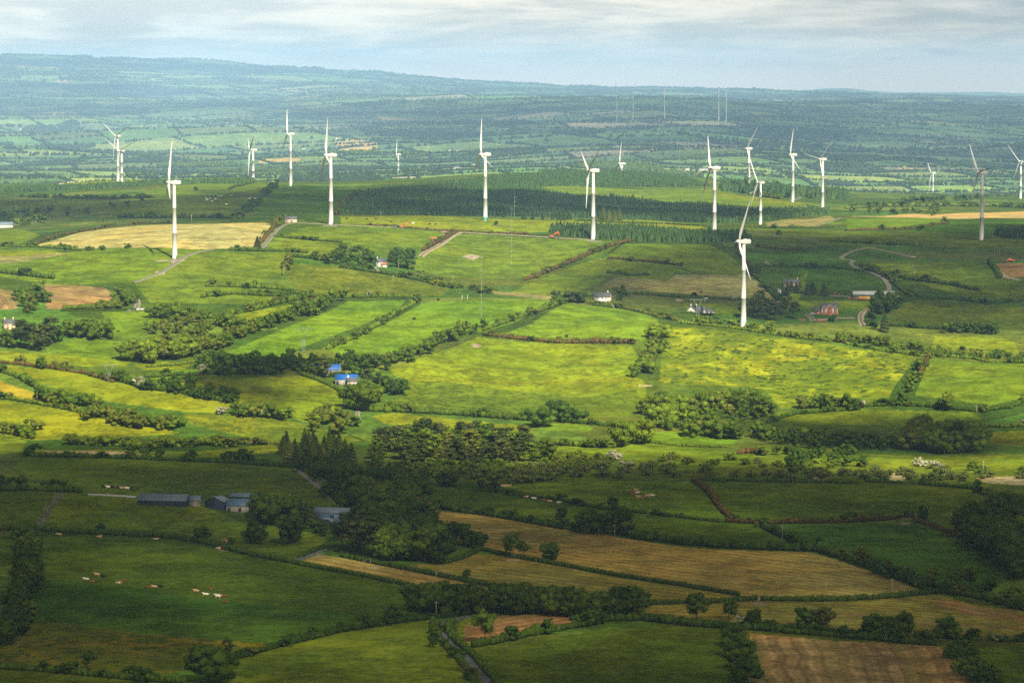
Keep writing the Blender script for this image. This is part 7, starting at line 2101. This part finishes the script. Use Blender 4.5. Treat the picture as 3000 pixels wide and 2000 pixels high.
def cow_mesh(pose):
    up = {'stand': 0.0, 'graze': 0.0, 'lie': -.62}[pose]
    V = [(-1.0, 0, 1.15 + up), (-.5, 0, 1.10 + up), (0, 0, 1.05 + up), (.55, 0, 1.1 + up), (.85, 0, 1.2 + up)]
    Rr = [(.30, .36), (.36, .40), (.40, .42), (.36, .40), (.26, .32)]
    E = [(0, 1), (1, 2), (2, 3), (3, 4)]
    if pose == 'graze':
        V += [(1.15, 0, .85), (1.35, 0, .42), (1.52, 0, .2)]
    else:
        V += [(1.15, 0, 1.45 + up), (1.42, 0, 1.52 + up), (1.72, 0, 1.36 + up)]
    Rr += [(.17, .2), (.15, .16), (.09, .09)]; E += [(4, 5), (5, 6), (6, 7)]
    V += [(-1.28, 0, 1.1 + up), (-1.33, 0, .6 + up * .6)]; Rr += [(.05, .05), (.05, .05)]; E += [(0, 8), (8, 9)]
    k = len(V)
    for (bx, i0) in ((-.82, 0), (.6, 3)):
        for sy in (-1, 1):
            if pose == 'lie':
                V += [(bx, sy * .3, .3), (bx + .45, sy * .42, .14), (bx + .1, sy * .45, .08)]
            else:
                V += [(bx, sy * .24, .72), (bx + (.06 if i0 == 0 else -.02), sy * .24, .36), (bx - .02, sy * .24, .02)]
            Rr += [(.15, .15), (.075, .075), (.07, .07)]
            E += [(i0 if i0 == 0 else 3, k), (k, k + 1), (k + 1, k + 2)]
            k += 3
    for sy in (-1, 1):
        V.append((V[6][0] - .1, sy * .24, V[6][2] + .08)); Rr.append((.04, .05)); E.append((6, k)); k += 1
    return skin_mesh(V, E, Rr, 2)


def coat(name, c1, c2, scale, lo, hi):
    m = bpy.data.materials.new(name); m.use_nodes = True
    g = NT(m.node_tree); out = g.n('ShaderNodeOutputMaterial'); tco = g.n('ShaderNodeTexCoord')
    nz = g.noise(tco.outputs['Object'], scale, 1.0)
    d = g.n('ShaderNodeBsdfDiffuse'); g.l(g.mix(g.ramp(nz, lo, hi), c1, c2), d.inputs[0]); g.l(d.outputs[0], out.inputs[0])
    return m


COAT = {'tan': coat('coat_tan', (.55, .33, .18), (.75, .62, .48), 1.1, .5, .6), 'white': coat('coat_white', (.78, .72, .62), (.60, .48, .36), 1.2, .6, .7), 'brown': coat('coat_brown', (.20, .085, .035), (.65, .52, .40), 1.0, .62, .66),
        'black': coat('coat_black', (.02, .018, .016), (.6, .56, .5), 1.0, .6, .64)}
CM = {q: cow_mesh(q) for q in ('stand', 'graze', 'lie')}
CMM = {}
POSE = {'stand': 'standing', 'graze': 'grazing', 'lie': 'lying'}


def herd(lst, place, group, cat='cow', name='cow', sc=1.12):
    lst = sorted(lst)
    for i, (x, y, pose, coat_) in enumerate(lst):
        k_ = (pose, coat_)
        if k_ not in CMM:
            m_ = CM[pose].copy(); m_.name = 'cow'; m_.materials.append(COAT[coat_]); CMM[k_] = m_
        p = ray(x, y)
        o = add(name, CMM[k_]); o.location = p; o.rotation_euler = (0, 0, R.choice([0, math.pi]) + R.uniform(-.6, .6)); o.scale = (sc,) * 3
        tag(o, '%s %s %s %s%s' % (coat_, cat, POSE[pose], place, ordinal(i, len(lst))), cat, group)


def src1(l):
    return [(x / 2.24, y / 2.24 + 1300, p_, c_) for x, y, p_, c_ in l]


herd(src1([(636, 868, 'stand', 'tan'), (566, 890, 'lie', 'white'), (682, 873, 'lie', 'black'), (600, 907, 'lie', 'brown'), (818, 900, 'lie', 'brown'), (776, 915, 'lie', 'tan'), (980, 946, 'lie', 'brown'), (1014, 940, 'lie', 'tan'), (1055, 938, 'lie', 'black'),
           (1288, 967, 'lie', 'tan'), (1378, 955, 'lie', 'brown'), (1351, 990, 'lie', 'white'), (1440, 1000, 'lie', 'tan'), (1428, 1010, 'stand', 'white'), (1479, 1000, 'lie', 'brown'), (1484, 1042, 'lie', 'brown')]), 'in the dark foreground pasture', 'cattle resting in the dark foreground pasture')
herd(src1([(1470, 650, 'stand', 'brown'), (1492, 652, 'stand', 'tan')]), 'by the thin tree below the farm', 'cattle below the farm')
herd(src1([(390, 597, 'lie', 'tan'), (650, 612, 'lie', 'tan'), (1020, 628, 'lie', 'tan'), (1432, 688, 'lie', 'tan'), (8, 590, 'lie', 'brown')]), 'under the long farm hedge', 'cattle under the long farm hedge')
herd([(x / 2.24 + 1000, y / 2.24 + 1300, p_, c_) for x, y, p_, c_ in [(1900, 325, 'lie', 'brown'), (1918, 318, 'lie', 'brown'), (1932, 312, 'stand', 'tan'), (1942, 323, 'lie', 'white'), (1950, 357, 'stand', 'tan'), (1990, 362, 'stand', 'brown'), (2008, 350, 'stand', 'tan'), (2040, 340, 'lie', 'white'), (2075, 355, 'stand', 'brown')]],
     'on the green hill in the middle', 'cattle on the green hill')
herd([(x / 2.24 + 1000, y / 2.24 + 1300, p_, c_) for x, y, p_, c_ in [(1213, 350, 'lie', 'tan'), (1265, 360, 'lie', 'white'), (1325, 372, 'lie', 'brown'), (1370, 378, 'lie', 'tan'), (1427, 388, 'lie', 'white')]], 'along the hill brow hedge', 'cattle along the hill brow hedge')
herd([(1075, 645, 'graze', 'black'), (1145, 653, 'graze', 'black'), (1205, 656, 'stand', 'black'), (1209, 657, 'stand', 'white'), (1259, 659, 'graze', 'black'), (1276, 660, 'graze', 'black'), (1016, 643, 'graze', 'black'), (1102, 644, 'graze', 'black'), (1445, 662, 'lie', 'black')], 'on the sunny ridge', 'cattle grazing on the sunny ridge')
herd([(440 + x / 3.92, 400 + y / 3.92, 'stand', 'white') for x, y in [(777, 694), (815, 692), (936, 685), (655, 733), (685, 715), (710, 750), (750, 725), (876, 785), (1140, 720), (640, 720)]] + [(637, 596, 'stand', 'black'), (640, 600, 'stand', 'black')], 'on the shaded left hill', 'sheep on the left hill', 'sheep', 'sheep', .95)
herd([(x / 2.34, y / 2.34, 'stand', 'white') for x, y in [(415, 1266), (430, 1262), (470, 1256), (488, 1252), (505, 1254), (545, 1250), (572, 1240)]], 'below the two overlapping turbines', 'sheep below the overlapping turbines', 'sheep', 'sheep', 1.0)
herd([(2053, 858, 'graze', 'black'), (2068, 876, 'lie', 'white'), (2240, 877, 'lie', 'white')], 'in the shaded meadow near the bungalow', 'cattle near the bungalow')
herd([(290 + x / 2.24, 1448 + (x - 640) * .03, 'stand', c_) for x, c_ in ((30, 'black'), (60, 'white'), (90, 'black'), (120, 'black'), (150, 'tan'), (185, 'white'), (215, 'black'), (245, 'black'))], 'in the concrete farm yard', 'cattle in the farm yard')

# ------------------------------------------------------------------ cloud banks overhead: these throw the shadows on the fields, one is added to shade the haze
CLOUD = bpy.data.materials.new('cloud')
CLOUD.use_nodes = True
g = NT(CLOUD.node_tree)
out = g.n('ShaderNodeOutputMaterial'); d = g.n('ShaderNodeBsdfDiffuse'); d.inputs[0].default_value = (.8, .8, .82, 1)
g.l(d.outputs[0], out.inputs[0])
def thin(name, fac):
    """thinner cloud lets some sun through"""
    m = bpy.data.materials.new(name)
    m.use_nodes = True
    g = NT(m.node_tree)
    out = g.n('ShaderNodeOutputMaterial'); d = g.n('ShaderNodeBsdfDiffuse'); d.inputs[0].default_value = (.8, .8, .82, 1)
    tr = g.n('ShaderNodeBsdfTransparent'); mx = g.n('ShaderNodeMixShader'); mx.inputs[0].default_value = fac
    g.l(tr.outputs[0], mx.inputs[1]); g.l(d.outputs[0], mx.inputs[2]); g.l(mx.outputs[0], out.inputs[0])
    return m


DENSE, THIN, VEIL, FARV = thin('dense_cloud', .215), thin('thin_cloud', .22), thin('veil_cloud', .125), thin('far_cloud', .11)
CLOUD_ALT = 1500.0


def cloud(label, pts, rad, alt=None, m_=None, near=None):
    wp = near if pts is None else wpoly(dense(pts, 8)[:-7] if near else dense(pts, 8))
    if near and pts:
        wp = wp + near
    alt = alt or CLOUD_ALT
    zg = float(np.mean([HT(x, max(y, 600)) for x, y in wp]))
    off = (alt - zg) / math.tan(SUN_EL)
    wp = [(x + SUN_H.x * off, y + SUN_H.y * off) for x, y in wp]
    xs = [p[0] for p in wp]; ys = [p[1] for p in wp]
    st = rad * .85
    X, Y = np.meshgrid(np.arange(min(xs), max(xs) + st, st), np.arange(min(ys), max(ys) + st, st))
    X = X.ravel() + RN.normal(0, st * .25, X.size); Y = Y.ravel() + RN.normal(0, st * .25, Y.size)
    m = inpoly(X, Y, wp)
    X, Y = X[m], Y[m]
    n = len(X)
    r_ = rad * RN.uniform(.6, 1.15, n)
    tb = TB()
    tb.blobs(np.stack([X, Y, alt + r_ * .25], 1), np.stack([r_, r_, r_ * .55], 1), 2, .10)
    n2 = max(1, n // 3)
    s = RN.choice(n, n2, replace=False)
    r2 = r_[s] * .9
    tb.blobs(np.stack([X[s], Y[s], alt + r2 * .8], 1), np.stack([r2, r2, r2 * .6], 1), 2, .12)
    o = add('cloud', tb.mesh('cloud', True), m_ or CLOUD)
    tag(o, label, 'cloud', kind='stuff')


cloud('broad cloud bank over the dark foreground farmland', [(-900, 1325), (-100, 1326), (60, 1330), (300, 1338), (650, 1346), (860, 1352), (1000, 1378), (1250, 1412), (1600, 1402), (2000, 1402), (2500, 1404), (2700, 1412), (3000, 1424), (3900, 1430)], 75, None, DENSE, near=[(420, 900), (-420, 900)])
cloud('added unseen cloud bank over the viewpoint, shading the near haze', None, 190, 1650, CLOUD, near=[(-3200, -2600), (3200, -2600), (3200, 1000), (-3200, 1000)])  # added opaque cloud out of view, darkens the air before the camera
cloud('ragged cloud over the shaded right hand valley', [(1660, 866), (1760, 872), (1900, 890), (1990, 905), (2120, 925), (2250, 945), (2430, 968), (2600, 985), (2800, 990), (3700, 1000), (3700, 690), (3010, 655), (2800, 660), (2640, 682), (2400, 690), (2280, 676), (2120, 692), (2000, 730), (1880, 745), (1800, 800), (1700, 840)], 45, None, VEIL)
cloud('long cloud over the conifer plantation', [(1000, 548), (1080, 562), (1240, 552), (1320, 565), (1560, 566), (1760, 586), (2080, 608), (2330, 618), (2280, 640), (2150, 655), (1900, 642), (1600, 634), (1250, 631), (1000, 634)], 50, None, thin('soft_cloud', .15))
cloud('thin cloud over the left hill', [(-600, 600), (-60, 585), (250, 580), (420, 580), (640, 566), (760, 548), (990, 547), (990, 634), (880, 640), (700, 648), (500, 650), (300, 645), (100, 650), (-600, 650)], 50, None, thin('veil_cloud', .10))
cloud('huge cloud over the far blue hillside', [(1000, 318), (1400, 300), (2000, 296), (3600, 318), (3600, 540), (3000, 520), (2700, 490), (2450, 465), (2200, 475), (2000, 465), (1750, 448), (1500, 440), (1250, 432), (1100, 400), (1000, 350)], 420, 2200, FARV)
cloud('long cloud over the far left lowland', [(-700, 296), (-50, 290), (300, 292), (700, 298), (1000, 302), (1250, 330), (1000, 345), (600, 342), (200, 350), (-50, 348), (-700, 350)], 340, 2200, FARV)
cloud('cloud over the high hill on the left horizon', [(-700, 236), (0, 244), (300, 252), (560, 262), (800, 282), (500, 288), (0, 280), (-700, 280)], 260, 2600, FARV)
cloud('cloud along the left skyline ridge', [(-700, 166), (0, 168), (300, 182), (600, 192), (1000, 212), (1000, 225), (600, 212), (300, 196), (0, 186), (-700, 186)], 300, 3000, FARV)
cloud('small cloud over the trees by the blue roofed farm', [(560, 1095), (700, 1070), (900, 1068), (960, 1085), (860, 1110), (960, 1180), (800, 1200), (600, 1150)], 28, None, THIN)
cloud('small cloud over the lower right pastures', [(2250, 1245), (2500, 1225), (2850, 1240), (3050, 1235), (3050, 1320), (2800, 1345), (2400, 1330), (2280, 1290)], 32, None, THIN)

# ------------------------------------------------------------------ the air between
HAZE_TOP = float(max(ZC + 10, ZG.max() + 20))
zb = float(ZG.min() - 1.0)
tb = TB()
x0, x1, y0, y1 = -13300.0, 13300.0, -300.0, 47600.0
tb.box(((x0 + x1) / 2, (y0 + y1) / 2, (zb + HAZE_TOP) / 2), (x1 - x0, y1 - y0, HAZE_TOP - zb))
hm = bpy.data.materials.new('haze')
hm.use_nodes = True
g = NT(hm.node_tree)
out = g.n('ShaderNodeOutputMaterial')
pv = g.n('ShaderNodeVolumePrincipled')
pv.inputs['Color'].default_value = (.36, .64, .98, 1)
pv.inputs['Density'].default_value = 3.9e-5
pv.inputs['Anisotropy'].default_value = -0.4
g.l(pv.outputs[0], out.inputs['Volume'])
hz_ = add('haze', tb.mesh('haze'), hm)
tag(hz_, kind='stuff')
print('COUNT', {c: sum(1 for o in COL.objects if o.get('category') == c) for c in set(o.get('category') for o in COL.objects)})
print('HAZE', zb, HAZE_TOP, len(COL.objects))
